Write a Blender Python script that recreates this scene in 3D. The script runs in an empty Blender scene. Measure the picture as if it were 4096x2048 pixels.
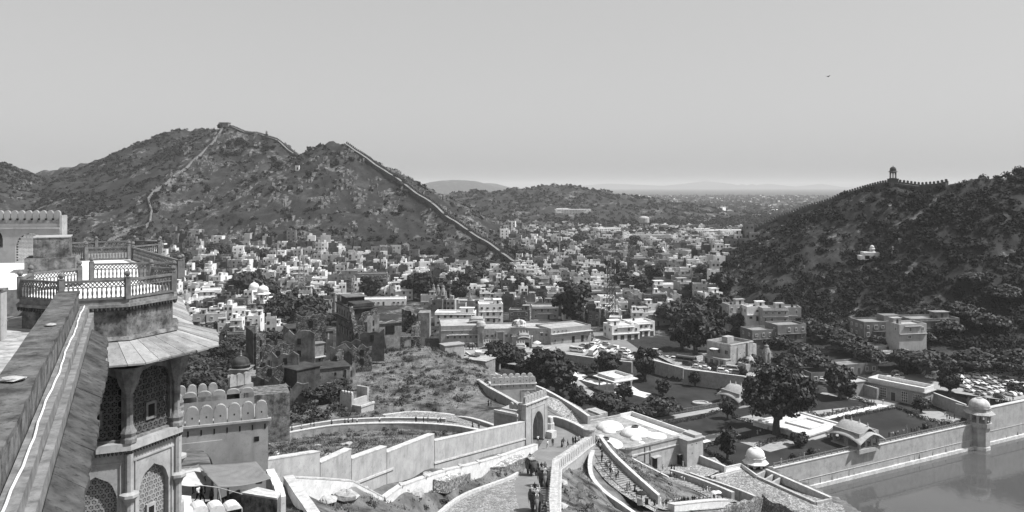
import bpy, math, random, re
import numpy as np
from mathutils import Vector, Matrix

# ------------------------------------------------------------------ camera, sky, sun, exposure
S = bpy.context.scene
COL = S.collection
CAM_Z = 85.0
FPX = 800.0                      # focal length in pixels of the 1024 wide frame
HOR = 186.0                      # image row of the horizon
cam_d = bpy.data.cameras.new('camera')
cam_d.sensor_width = 36.0
cam_d.lens = 36.0 * FPX / 1024.0
cam_d.shift_y = -(256.0 - HOR) / 1024.0
cam_d.clip_start = 0.1
cam_d.clip_end = 120000.0
cam = bpy.data.objects.new('camera', cam_d)
COL.objects.link(cam)
cam.location = (0, 0, CAM_Z)
cam.rotation_euler = (math.radians(90), 0, 0)
S.camera = cam

SUN_EL = math.radians(55)
SUN_AZ = math.radians(-7)       # angle from +X towards +Y (camera looks along +Y)
to_sun = Vector((math.cos(SUN_EL) * math.cos(SUN_AZ), math.cos(SUN_EL) * math.sin(SUN_AZ), math.sin(SUN_EL)))
W = bpy.data.worlds.new('World')
S.world = W
W.use_nodes = True
wn = W.node_tree
for n in list(wn.nodes):
    wn.nodes.remove(n)
sky = wn.nodes.new('ShaderNodeTexSky')
sky.sky_type = 'NISHITA'
sky.sun_disc = False
sky.sun_elevation = SUN_EL
sky.sun_rotation = math.radians(90) - SUN_AZ
sky.air_density = 1.0
sky.dust_density = 3.0
sky.ozone_density = 1.0
bw = wn.nodes.new('ShaderNodeRGBToBW')
bg = wn.nodes.new('ShaderNodeBackground')
bg.inputs['Strength'].default_value = 0.288
wo = wn.nodes.new('ShaderNodeOutputWorld')
wn.links.new(sky.outputs[0], bw.inputs[0])
tone = wn.nodes.new('ShaderNodeMath'); tone.operation = 'POWER'; tone.inputs[1].default_value = 0.31
wn.links.new(bw.outputs[0], tone.inputs[0])
wn.links.new(tone.outputs[0], bg.inputs[0])
wn.links.new(bg.outputs[0], wo.inputs[0])

sun_d = bpy.data.lights.new('sun', 'SUN')
sun_d.energy = 5.0
sun_d.angle = math.radians(0.5)
sun_d.color = (1, 1, 1)          # the photograph is black and white
sun = bpy.data.objects.new('sun', sun_d)
COL.objects.link(sun)
sun.location = (60, -20, 160)
sun.rotation_euler = to_sun.to_track_quat('Z', 'Y').to_euler()

S.view_settings.view_transform = 'Standard'
S.view_settings.look = 'None'
S.view_settings.exposure = 0.5
S.view_settings.gamma = 1.0
S.view_settings.use_curve_mapping = False
S.render.engine = 'CYCLES'
S.cycles.use_denoising = True
S.cycles.max_bounces = 5
S.cycles.diffuse_bounces = 2
S.cycles.glossy_bounces = 2
S.cycles.transmission_bounces = 3
S.cycles.volume_bounces = 1
S.cycles.transparent_max_bounces = 6
S.cycles.use_adaptive_sampling = True
S.cycles.adaptive_threshold = 0.02
S.render.use_persistent_data = False

rnd = random.Random(11)
nrs = np.random.RandomState(7)

def PZ(x, y, z):                 # point at height z seen at picture position x, y (1024 x 512)
    d = (CAM_Z - z) * FPX / (y - HOR)
    return Vector(((x - 512.0) / FPX * d, d, z))
def PD(x, y, d):                 # point at distance d seen at picture position x, y
    return Vector(((x - 512.0) / FPX * d, d, CAM_Z - (y - HOR) / FPX * d))
def pix(p):
    return 512 + FPX * p[0] / p[1], HOR + FPX * (CAM_Z - p[2]) / p[1]

# ------------------------------------------------------------------ noise
_perm = np.arange(256); np.random.RandomState(3).shuffle(_perm); _perm = np.concatenate([_perm] * 3)
_ga = np.random.RandomState(5).rand(256) * 2 * np.pi
def perlin(x, y):
    xi = np.floor(x).astype(np.int64); yi = np.floor(y).astype(np.int64)
    xf = x - xi; yf = y - yi
    xi &= 255; yi &= 255
    u = xf * xf * xf * (xf * (xf * 6 - 15) + 10); v = yf * yf * yf * (yf * (yf * 6 - 15) + 10)
    def g(ix, iy, dx, dy):
        a = _ga[_perm[_perm[ix & 255] + (iy & 255)]]
        return np.cos(a) * dx + np.sin(a) * dy
    a = g(xi, yi, xf, yf); b = g(xi + 1, yi, xf - 1, yf)
    c = g(xi, yi + 1, xf, yf - 1); d = g(xi + 1, yi + 1, xf - 1, yf - 1)
    return (a + u * (b - a)) + v * ((c + u * (d - c)) - (a + u * (b - a)))
def fbm(x, y, o=4, ridged=False):
    t = 0; amp = 1.0; tot = 0
    for i in range(o):
        n = perlin(x * 2 ** i + 17.3 * i, y * 2 ** i - 9.1 * i)
        t = t + amp * ((1 - 2 * np.abs(n)) if ridged else n); tot += amp; amp *= 0.5
    return t / tot

# ------------------------------------------------------------------ materials
MATS = {}
def nd(nt, t, **kw):
    n = nt.nodes.new(t)
    for k, v in kw.items():
        if k in n.inputs: n.inputs[k].default_value = v
        else: setattr(n, k, v)
    return n
def grey(v): return (v, v, v, 1)
def mat(name, a, b=None, scale=1.0, rough=0.9, bump=0.0, bscale=None, streak=0.0, spots=0.0, spec=0.15, detail=8, cells=0.0, cellscale=2.0, squash=None, streakscale=1.2, lo=0.35, hi=0.65):
    """grey procedural material: a..b mottled by noise, optional dark vertical rain streaks, dark mould spots, stone cells"""
    if name in MATS: return MATS[name]
    m = bpy.data.materials.new(name); m.use_nodes = True
    nt = m.node_tree; L = nt.links
    p = nt.nodes['Principled BSDF']
    p.inputs['Roughness'].default_value = rough
    p.inputs['Specular IOR Level'].default_value = spec
    geo = nd(nt, 'ShaderNodeNewGeometry')
    pos = geo.outputs['Position']
    if b is None: b = a
    a, b = a * 0.86, b * 0.86
    def noise(sc, det=detail, squash=None, rg=0.64):
        n = nd(nt, 'ShaderNodeTexNoise', Scale=sc, Detail=det, Roughness=rg)
        if squash:
            mp = nd(nt, 'ShaderNodeMapping'); mp.inputs['Scale'].default_value = squash
            L.new(pos, mp.inputs[0]); L.new(mp.outputs[0], n.inputs['Vector'])
        else: L.new(pos, n.inputs['Vector'])
        return n.outputs['Fac']
    def mixc(fac, c1, c2):
        mx = nd(nt, 'ShaderNodeMix', data_type='RGBA')
        if isinstance(fac, float): mx.inputs[0].default_value = fac
        else: L.new(fac, mx.inputs[0])
        for i, c in ((6, c1), (7, c2)):
            if isinstance(c, (float, int)): mx.inputs[i].default_value = grey(c)
            else: L.new(c, mx.inputs[i])
        return mx.outputs[2]
    def ramp(fac, x0, x1, y0=0.0, y1=1.0):
        mr = nd(nt, 'ShaderNodeMapRange'); mr.inputs[1].default_value = x0; mr.inputs[2].default_value = x1
        mr.inputs[3].default_value = y0; mr.inputs[4].default_value = y1
        L.new(fac, mr.inputs[0]); return mr.outputs[0]
    col = mixc(ramp(noise(scale, squash=squash), lo, hi), a, b)
    hgt = None
    if cells > 0:
        v = nd(nt, 'ShaderNodeTexVoronoi', feature='DISTANCE_TO_EDGE', Scale=cellscale); L.new(pos, v.inputs['Vector'])
        v2 = nd(nt, 'ShaderNodeTexVoronoi', Scale=cellscale); L.new(pos, v2.inputs['Vector'])
        bwn = nd(nt, 'ShaderNodeRGBToBW'); L.new(v2.outputs['Color'], bwn.inputs[0])
        mul = nd(nt, 'ShaderNodeMix', data_type='RGBA', blend_type='MULTIPLY'); mul.inputs[0].default_value = 1.0
        L.new(col, mul.inputs[6]); L.new(ramp(bwn.outputs[0], 0.1, 0.9, 1 - cells, 1 + cells * 0.4), mul.inputs[7])
        edge = ramp(v.outputs['Distance'], 0.02, 0.1)
        col = mixc(edge, a * 0.35, mul.outputs[2]); hgt = edge
    if streak > 0:
        f = ramp(noise(1.0, 4, squash=(streakscale, streakscale, streakscale * 0.12)), 0.52, 0.72, 0.0, streak)
        col = mixc(f, col, a * 0.22)
    if spots > 0:
        f = ramp(noise(scale * 3.7, 8, rg=0.7), 0.55, 0.62, 0.0, spots)
        col = mixc(f, col, a * 0.35)
    L.new(col, p.inputs['Base Color'])
    if bump > 0:
        bn = nd(nt, 'ShaderNodeBump', Distance=bump); bn.inputs['Strength'].default_value = 0.8
        h = hgt if hgt is not None else noise(bscale or scale * 3, 8)
        L.new(h, bn.inputs['Height']); L.new(bn.outputs[0], p.inputs['Normal'])
    MATS[name] = m
    return m

# ------------------------------------------------------------------ mesh building
class MB:
    def __init__(self): self.v = []; self.f = []; self.m = []
    def add(self, vs, fs, mi=0):
        o = len(self.v); self.v.extend([tuple(a) for a in vs]); self.f.extend([tuple(i + o for i in f) for f in fs]); self.m.extend([mi] * len(fs)); return self
    def box(self, c, s, rz=0.0, mi=0, taper=1.0):
        x, y, z = s[0] / 2, s[1] / 2, s[2] / 2; cs, sn = math.cos(rz), math.sin(rz); vs = []
        for k in (-1, 1):
            t = taper if k > 0 else 1.0
            for i, j in ((-1, -1), (1, -1), (1, 1), (-1, 1)):
                a, b = i * x * t, j * y * t
                vs.append((c[0] + a * cs - b * sn, c[1] + a * sn + b * cs, c[2] + k * z))
        return self.add(vs, [(3, 2, 1, 0), (4, 5, 6, 7), (0, 1, 5, 4), (1, 2, 6, 5), (2, 3, 7, 6), (3, 0, 4, 7)], mi)
    def prism(self, poly, z0, z1, mi=0, cap=True):       # poly: list of (x, y) counter clockwise; z0/z1 number or list
        n = len(poly); Z0 = z0 if isinstance(z0, (list, tuple)) else [z0] * n; Z1 = z1 if isinstance(z1, (list, tuple)) else [z1] * n
        vs = [(p[0], p[1], Z0[i]) for i, p in enumerate(poly)] + [(p[0], p[1], Z1[i]) for i, p in enumerate(poly)]
        fs = [(i, (i + 1) % n, n + (i + 1) % n, n + i) for i in range(n)]
        if cap: fs += [tuple(range(n - 1, -1, -1)), tuple(range(n, 2 * n))]
        return self.add(vs, fs, mi)
    def lathe(self, prof, n=12, c=(0, 0, 0), mi=0, sx=1.0, sy=1.0, rot=0.0):   # prof: (r, z)
        vs = []; fs = []
        for r, z in prof:
            for k in range(n):
                a = 2 * math.pi * k / n + rot
                vs.append((c[0] + r * sx * math.cos(a), c[1] + r * sy * math.sin(a), c[2] + z))
        for i in range(len(prof) - 1):
            for k in range(n):
                a, b = i * n + k, i * n + (k + 1) % n
                fs.append((a, b, b + n, a + n))
        fs.append(tuple(range(n - 1, -1, -1))); fs.append(tuple((len(prof) - 1) * n + k for k in range(n)))
        return self.add(vs, fs, mi)
    def tube(self, pts, r, n=6, mi=0):
        pts = [Vector(p) for p in pts]; R = r if isinstance(r, (list, tuple)) else [r] * len(pts); vs = []; fs = []
        for i, p in enumerate(pts):
            t = (pts[min(i + 1, len(pts) - 1)] - pts[max(i - 1, 0)])
            if t.length < 1e-9: t = Vector((0, 0, 1))
            t.normalize(); u = t.cross(Vector((0.31, 0.17, 0.93)))
            if u.length < 1e-3: u = t.cross(Vector((1, 0, 0)))
            u.normalize(); w = t.cross(u)
            for k in range(n):
                a = 2 * math.pi * k / n
                vs.append(p + (u * math.cos(a) + w * math.sin(a)) * R[i])
        for i in range(len(pts) - 1):
            for k in range(n):
                a, b = i * n + k, i * n + (k + 1) % n
                fs.append((a, b, b + n, a + n))
        fs.append(tuple(range(n - 1, -1, -1))); fs.append(tuple((len(pts) - 1) * n + k for k in range(n)))
        return self.add(vs, fs, mi)
    def ribbon(self, pts, w, z0, z1, mi=0):     # wall along pts (x, y[, ztop, zbot]) of thickness w
        n = len(pts); P = [Vector((p[0], p[1])) for p in pts]; L_ = []; R_ = []
        for i in range(n):
            a = P[max(i - 1, 0)]; b = P[min(i + 1, n - 1)]
            t = (b - a); t.normalize(); nn = Vector((-t.y, t.x))
            if 0 < i < n - 1:
                t1 = (P[i] - P[i - 1]).normalized(); k = max(0.5, abs(Vector((-t1.y, t1.x)).dot(nn))); hw = w / 2 / k
            else: hw = w / 2
            L_.append(P[i] + nn * hw); R_.append(P[i] - nn * hw)
        vs = []; fs = []
        for i in range(n):
            zt = pts[i][2] if len(pts[i]) > 2 else z1; zb = pts[i][3] if len(pts[i]) > 3 else z0
            vs += [(L_[i].x, L_[i].y, zb), (R_[i].x, R_[i].y, zb), (R_[i].x, R_[i].y, zt), (L_[i].x, L_[i].y, zt)]
        for i in range(n - 1):
            a, b = 4 * i, 4 * i + 4
            for k in range(4): fs.append((a + k, a + (k + 1) % 4, b + (k + 1) % 4, b + k))
        fs.append((3, 2, 1, 0)); fs.append(tuple(4 * (n - 1) + k for k in range(4)))
        return self.add(vs, fs, mi)
    def xf(self, M, start=0):
        for i in range(start, len(self.v)): self.v[i] = tuple(M @ Vector(self.v[i]))
        return self
    def mesh(self, name, mats, smooth=False):
        me = bpy.data.meshes.new(name)
        me.from_pydata(self.v, [], self.f)
        for mm in (mats if isinstance(mats, (list, tuple)) else [mats]): me.materials.append(mm)
        if any(self.m): me.polygons.foreach_set('material_index', self.m)
        if smooth: me.polygons.foreach_set('use_smooth', [True] * len(self.f))
        me.update()
        return me
    def build(self, name, mats, parent=None, smooth=False, **kw):
        return link(name, self.mesh(name, mats, smooth), parent, **kw)

def link(name, data, parent=None, label=None, cat=None, group=None, kind=None, loc=None, rz=None, scale=None):
    o = bpy.data.objects.new(name, data); COL.objects.link(o)
    if parent is not None: o.parent = parent
    if loc is not None: o.location = loc
    if rz is not None: o.rotation_euler = (0, 0, rz)
    if scale is not None: o.scale = scale if isinstance(scale, (tuple, list)) else (scale,) * 3
    if label: o['label'] = label
    if cat: o['category'] = cat
    if group: o['group'] = group
    if kind: o['kind'] = kind
    return o
def thing(name, label, cat, loc=(0, 0, 0), rz=0.0, group=None, scale=None):
    return link(name, None, None, label, cat, group, None, loc, rz, scale)
def from_np(name, V, F, mats, parent=None, smooth=False, mi=None, **kw):   # V (n,3), F (m,3 or 4)
    me = bpy.data.meshes.new(name); V = np.asarray(V, np.float32); F = np.asarray(F, np.int32); k = F.shape[1]
    me.vertices.add(len(V)); me.vertices.foreach_set('co', V.ravel())
    me.loops.add(F.size); me.loops.foreach_set('vertex_index', F.ravel())
    me.polygons.add(len(F)); me.polygons.foreach_set('loop_start', np.arange(0, F.size, k, dtype=np.int32))
    for mm in (mats if isinstance(mats, (list, tuple)) else [mats]): me.materials.append(mm)
    if mi is not None: me.polygons.foreach_set('material_index', np.asarray(mi, np.int32))
    me.polygons.foreach_set('use_smooth', np.full(len(F), smooth))
    me.update(calc_edges=True); me.validate()
    return link(name, me, parent, **kw)
# ------------------------------------------------------------------ terrain
# crests of the hills: picture x, picture y, distance; each with side slope
HILLS = [
 ('near',  0.56, [(332,142,950),(345,146,940),(360,157,925),(378,170,895),(400,183,860),(425,202,825),(450,219,790),(470,234,765),(490,249,740),(508,263,718),(516,272,705)]),
 ('nearb', 0.56, [(332,142,950),(320,147,965),(306,165,1000),(292,152,1020),(276,142,1040),(262,137,1055),(245,134,1065),(232,130,1075),(225,129,1080)]),
 ('spur',  0.52, [(225,129,1080),(212,146,1030),(200,156,1000),(182,172,955),(162,187,905),(148,199,870),(152,213,835),(150,222,800)]),
 ('back',  0.55, [(225,131,1090),(212,130,1180),(195,129,1210),(178,128,1220),(166,132,1230),(150,142,1250),(126,154,1300),(100,160,1350),(78,166,1400),(46,172,1420),(30,174,1400)]),
 ('left',  0.50, [(30,174,1400),(14,168,1250),(-8,162,1150),(-60,146,1050),(-130,130,1000)]),
 ('right', 0.60, [(702,284,608),(720,262,606),(745,240,600),(770,226,585),(800,217,560),(830,205,535),(860,194,508),(880,187,492),(893,185,480),(905,186,474),(935,187,462),(947,186,456),(962,180,452),(976,176,450),(990,175,450),(1024,173,450),(1080,158,455),(1160,140,460)]),
 ('rback', 0.45, [(745,244,610),(800,232,680),(860,215,720),(930,205,700),(1024,190,640),(1160,160,600)]),
 ('mid',   0.20, [(380,205,2150),(445,197,2050),(470,192,2000),(500,191,1950),(530,189,1920),(555,186,1900),(565,186,1900),(578,190,1900),(600,196,1880),(640,204,1830),(670,213,1770),(700,223,1700)]),
 ('far',   0.40, [(400,194.8,8000),(412,189.8,8000),(420,185.8,8000),(430,181.3,8000),(437,178.4,8000),(443,177.4,8000),(450,177.0,8000),(458,177.1,8000),(466,177.6,8000),(472,178.2,8000),(476,180.3,8000),(482,184.8,8100),(492,191.8,8200)]),
 ('far2',  0.40, [(466,185.2,9500),(478,181.4,9500),(484,180.2,9500),(491,180.4,9500),(498,182.7,9500),(512,186.7,9500)]),
 ('far3',  0.50, [(635,192.2,12500),(645,189.7,12500),(655,188.2,12500),(665,188.7,12500),(676,190.2,12500),(690,194.2,12500)]),
 ('plat',  0.45, [(500,186.6,23000),(560,185.6,23000),(600,183.6,23000),(630,183.1,23000),(660,182.6,23000),(690,181.6,23000),(715,180.9,23000),(728,181.2,23000),(737,183.8,23000),(760,183.6,24000),(800,183.2,24000),(840,184.1,24000),(900,184.6,24000),(1100,183.6,24000)]),
 ('plat2', 0.45, [(-300,183,25000),(100,186,25000),(500,188.2,24000)]),
]
# near ground: picture x, y, distance -> height follows
NEAR = [
 (530,530,95),(530,512,105),(532,474,130),(537,444,156),(520,450,150),(575,443,160),(590,440,163),(560,430,172),(548,420,180),
 (489,406,190),(505,408,185),(470,412,185),(510,403,200),(560,405,236),(580,426,224),(548,400,238),(571,413,232),
 (288,485,80),(350,486,90.5),(383,503,97),(401,490,101.5),(450,472,115),(499,461,132),(445,512,104),(470,492,116),(490,480,124),
 (300,512,70),(240,520,72),(225,505,78),(270,485,79),(330,512,84),(420,512,98),
 (269,440,165),(343,429,170),(426,428,172),(483,433,166),(400,424,174),(300,434,168),
 (300,452,128),(340,446,138),(380,444,142),(430,441,150),(330,460,110),
 (383,418,178),(413,412,182),(454,412,186),(440,395,200),(470,390,205),(487,395,205),(420,375,222),(450,365,230),(470,362,232),(440,350,245),(420,345,250),(400,350,245),(395,375,218),(390,395,200),(370,410,186),(485,380,215),
 (360,385,205),(345,405,190),(320,412,184),(290,418,178),(340,372,222),(350,352,240),(330,360,232),
 (575,490,120),(600,512,118),(565,470,135),(585,462,150),(570,512,104),(600,490,135),(620,512,134),(597,448,159),(605,470,150),
 (640,505,141),(655,508,140),(690,506,150),(725,505,163),(640,470,172),(665,490,160),(700,492,175),(615,455,178),(680,483,188),(670,478,196),
 (600,440,200),
]
NEARZ = [ # world x, y, z
 (40,205,11.5),(50,198,11),(62,190,9.4),(78,200,9.2),(70,215,8.6),(60,180,12),(75,172,9),(90,185,-2),(110,190,-3),(60,160,14),(50,148,19),(80,140,6),
 (120,200,-3),(100,210,-3),(140,240,-3),(180,250,-3),(200,200,-3),(150,180,-3),(110,160,-3),(200,280,-1),
 (90,240,8.6),(110,255,8.6),(140,270,9),(60,235,8.6),(40,245,8.8),(30,262,8.8),(70,270,8.8),(100,290,9),(20,280,9),(50,300,9),(80,300,9),(130,300,9),(150,280,9),(170,290,12),(200,300,12),
 (0,300,10),(20,330,9.4),(60,330,10),(-20,330,11),(-40,340,11),(-60,340,12),(100,330,12),(140,330,13),(180,340,15),(220,330,16),(10,262,13),(-8,270,16),
 (-60,300,13),(-80,330,13),(-100,340,14),(-120,300,15),(-160,300,16),(-90,250,20),(-70,265,22),(-50,270,22),(-40,290,18),(-120,240,20),(-160,220,20),
 (-60,205,30),(-75,215,28.5),(-50,200,31),(-90,190,29),(-66,235,26),(-110,170,30),(-70,170,30),(-55,180,31),(-100,130,38),(-60,120,42),(-70,90,50),(-60,60,56),(-40,50,58),(-30,60,57),(-22,55,57),(-100,60,55),(0,60,50),(0,40,54),(-10,30,58),(20,60,45),(40,60,36),(15,90,42.5),(30,100,36),(50,110,26),(70,110,14),(90,120,2),(60,130,20),
 (-26,76,56),(-30,70,57),(-20,90,51),(-250,250,25),(-250,150,40),(-250,60,55),(250,100,-3),(250,200,-3),(120,100,-3),(250,320,20),(300,400,22),
]
GARDEN_POLY = [(24,222),(30,214),(69.5,217.5),(151,260),(190,283),(135,284),(112,292),(90,318),(60,330),(18,352),(-4,346),(10,285)]


# ------------------------------------------------------------------ roads, paths and level pads that the ground is cut to
def zroad(d): return float(np.interp(d, [80, 105, 130, 156, 180, 240], [46.0, 42.3, 38.2, 34.8, 33.4, 33.0]))
def PR(x, y):
    d = 130.0
    for _ in range(40): d = 0.5 * d + 0.5 * (CAM_Z - zroad(d)) * FPX / (y - HOR)
    return Vector(((x - 512) / FPX * d, d, zroad(d)))
ROAD_ST = [(530,425,519,551),(512,445,519,551),(503,456,518,552),(495,470,516,553),(487,491,515,553.5),(480,510,515,554),(474,521,522,555),(466,525,526,556),(455,531,532,565),(447,538,539,578),(442,541,542,590),(436,546,547,584),(430,548,549,572),(424,548,549,561),(418,548,548.5,551)]
RAMP = [PD(*p) for p in [(236,447,160),(262,441,164),(276,437,166),(310,431,169),(343,426.5,171),(390,424,173),(430,424.5,173),(455,426.5,172),(478,430,168),(497,434,164)]]
RAMP2 = [PD(*p) for p in [(497,434,164),(484,427,172),(470,422,177),(452,418,182),(420,414.5,185),(385,416,183)]]
STAIR = [PD(*p) for p in [(594,441,162),(597,448,158),(602,457,153),(610,470,148),(622,483,144),(640,497,141),(658,508,140)]]
QUEUE = [PD(*p) for p in [(652,506,140),(690,507,150),(726,504,165)]]
QUEUE2 = [PD(*p) for p in [(728,502,167),(715,495,175),(700,488,182),(685,482,189),(672,477,196)]]
LOWER = [PD(*p) for p in [(505,386,262),(530,392,248),(548,399,238),(565,408,233),(582,424,225)]]
STRIPS = [(RAMP, 2.3), (RAMP2, 2.2), (STAIR, 2.3), (QUEUE, 2.2), (QUEUE2, 1.9), (LOWER, 4.5)]
GZ = 8.0
LAKE = [(69,217.6),(80,192),(84,150),(84,60),(400,60),(400,386),(155,262.6)]
GARDEN = [(26,226),(55,217),(69,217.6),(155,262.6),(170,271),(152,286),(133,296),(112,300),(88,299),(66.5,314),(52,345),(14,352),(0,330),(14,270)]
COURT = [(32,216),(36,205),(40.5,199.5),(50,203),(56,209),(55,217),(46,217)]
TPAD = [(52,197),(50,186),(66,177),(82,178),(80,193),(69,217),(58,212)]
PARK = [(67,316),(87,301),(112,301.5),(100,345),(60,346)]
LOT = [(152,288),(170,273),(260,318),(246,326),(150,312),(140,302)]
PADS = [(LAKE, -3.0), (GARDEN, GZ), (TPAD, 9.6), (COURT, 11.4), (PARK, 13.0), (LOT, 11.6)]

def crest_world(c): return [tuple(PD(*p)) for p in c]
HW = [(n, s, np.array(crest_world(c))) for n, s, c in HILLS]
_cp = np.array([tuple(PD(*p)) for p in NEAR] + NEARZ)
_n = len(_cp)
_d = np.hypot(_cp[:, None, 0] - _cp[None, :, 0], _cp[:, None, 1] - _cp[None, :, 1])
_A = np.zeros((_n + 3, _n + 3)); _A[:_n, :_n] = -_d + np.eye(_n) * -0.6
_A[:_n, _n] = 1; _A[:_n, _n + 1:] = _cp[:, :2]; _A[_n, :_n] = 1; _A[_n + 1:, :_n] = _cp[:, :2].T
_w = np.linalg.solve(_A, np.concatenate([_cp[:, 2], np.zeros(3)]))
def near_h(x, y):
    out = np.full(x.shape, _w[_n]) + _w[_n + 1] * x + _w[_n + 2] * y
    for i in range(_n): out -= _w[i] * np.hypot(x - _cp[i, 0], y - _cp[i, 1])
    return out
def sstep(a, b, x):
    t = np.clip((x - a) / (b - a), 0, 1); return t * t * (3 - 2 * t)
def hill_h(x, y, detail=True):
    best = np.full(x.shape, -50.0)
    for n, s, C in HW:
        hb = np.full(x.shape, -50.0)
        for i in range(len(C) - 1):
            a, b = C[i], C[i + 1]; ab = b[:2] - a[:2]; l2 = (ab ** 2).sum()
            t = np.clip(((x - a[0]) * ab[0] + (y - a[1]) * ab[1]) / l2, 0, 1)
            d = np.hypot(x - a[0] - t * ab[0], y - a[1] - t * ab[1])
            hb = np.maximum(hb, a[2] + t * (b[2] - a[2]) - s * d * (1 - 0.18 * np.clip(d / 300.0, 0, 1)))
        best = np.maximum(best, hb)
    return best
def floor_h(x, y):
    f = 12 + 8 * sstep(500, 800, y) * sstep(50, -250, x) + 1.5 * fbm(x / 120.0, y / 120.0, 2)
    return f - 7 * sstep(1100, 2200, y)
def terrain(x, y):
    x = np.asarray(x, float); y = np.asarray(y, float)
    r = np.hypot(x, y)
    near = near_h(x, y)
    w = sstep(330, 430, y + 0.25 * np.abs(x))
    base = near * (1 - w) + floor_h(x, y) * w
    hh = hill_h(x, y)
    far = sstep(500, 3000, r) * (1 - 0.75 * sstep(5000, 8000, r))
    amp = np.clip((hh - base) / 40.0, 0, 1)
    below = np.clip(hh - base, 0, 60)
    rid = fbm(x / 75.0, y / 75.0, 4, True) - 0.55 + 0.35 * (fbm(x / 24.0 + 3, y / 24.0, 3, True) - 0.6) * sstep(1500, 1000, r)
    crest = np.clip((hh - base) / 12.0, 0, 1)
    hh2 = hh + crest * (rid * 9.0 * (1 + 2.5 * far)) * (1 - 0.8 * sstep(4000, 7000, r)) - crest * 0.8
    hh2 = hh2 + crest * (1.4 + 5 * far) * fbm(x / (9.0 + 60 * far), y / (9.0 + 60 * far), 4)
    # keep the crest lines themselves: noise fades towards them
    k = 6.0
    h = np.where(hh > -40, np.logaddexp(base / k, hh2 / k) * k, base)
    lo = 0.35 * fbm(x / 6.0, y / 6.0, 4) * sstep(60, 90, r) * (1 - sstep(330, 400, y))
    h = h + lo
    for poly, z in PADS:
        h = np.where(in_poly(x, y, poly), z - 0.1, h)
    roadx = [(PR(a, r), PR(c, r)) for r, a, b, c in ROAD_ST]
    ys = np.array([p[0].y for p in roadx]); o = np.argsort(ys)
    xl = np.interp(y, ys[o], np.array([p[0].x for p in roadx])[o]); xr = np.interp(y, ys[o], np.array([p[1].x for p in roadx])[o]); zr = np.interp(y, ys[o], np.array([p[0].z for p in roadx])[o])
    ww = (1 - sstep(0.6, 3.0, np.maximum(xl - x, x - xr))) * (y > ys.min()) * (y < ys.max() + 1)
    h = h * (1 - ww) + (zr - 0.18) * ww
    for pts, hw in STRIPS:
        bd = np.full(x.shape, 1e9); bz = np.zeros(x.shape)
        for a, b in zip(pts[:-1], pts[1:]):
            ab = b - a; l2 = ab.x ** 2 + ab.y ** 2
            t = np.clip(((x - a.x) * ab.x + (y - a.y) * ab.y) / l2, 0, 1)
            d = np.hypot(x - a.x - t * ab.x, y - a.y - t * ab.y)
            bz = np.where(d < bd, a.z + t * ab.z, bz); bd = np.minimum(bd, d)
        ww = 1 - sstep(hw + 0.4, hw + 3.5, bd)
        h = h * (1 - ww) + (bz - 0.18) * ww
    return h
# crest noise would move the skyline: build a correction so that crests keep their drawn height
def build_terrain():
    th = np.concatenate([np.linspace(-64, -37, 40, endpoint=False), np.linspace(-37, 37, 500, endpoint=False), np.linspace(37, 64, 41)]) * math.pi / 180
    r = np.concatenate([np.linspace(20, 80, 40, endpoint=False), np.linspace(80, 480, 225, endpoint=False), np.linspace(480, 1300, 250, endpoint=False), np.linspace(1300, 2400, 90, endpoint=False), np.geomspace(2400, 36000, 130)])
    T, R = np.meshgrid(th, r)
    X = R * np.sin(T); Y = R * np.cos(T)
    Z = terrain(X, Y)
    # garden, courtyard and pavement areas are level
    return X, Y, Z, th, r
def in_poly(x, y, poly):
    c = np.zeros(np.shape(x), bool); n = len(poly)
    for i in range(n):
        x1, y1 = poly[i]; x2, y2 = poly[(i + 1) % n]
        c ^= ((y1 > y) != (y2 > y)) & (x < (x2 - x1) * (y - y1) / (y2 - y1 + 1e-12) + x1)
    return c

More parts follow.
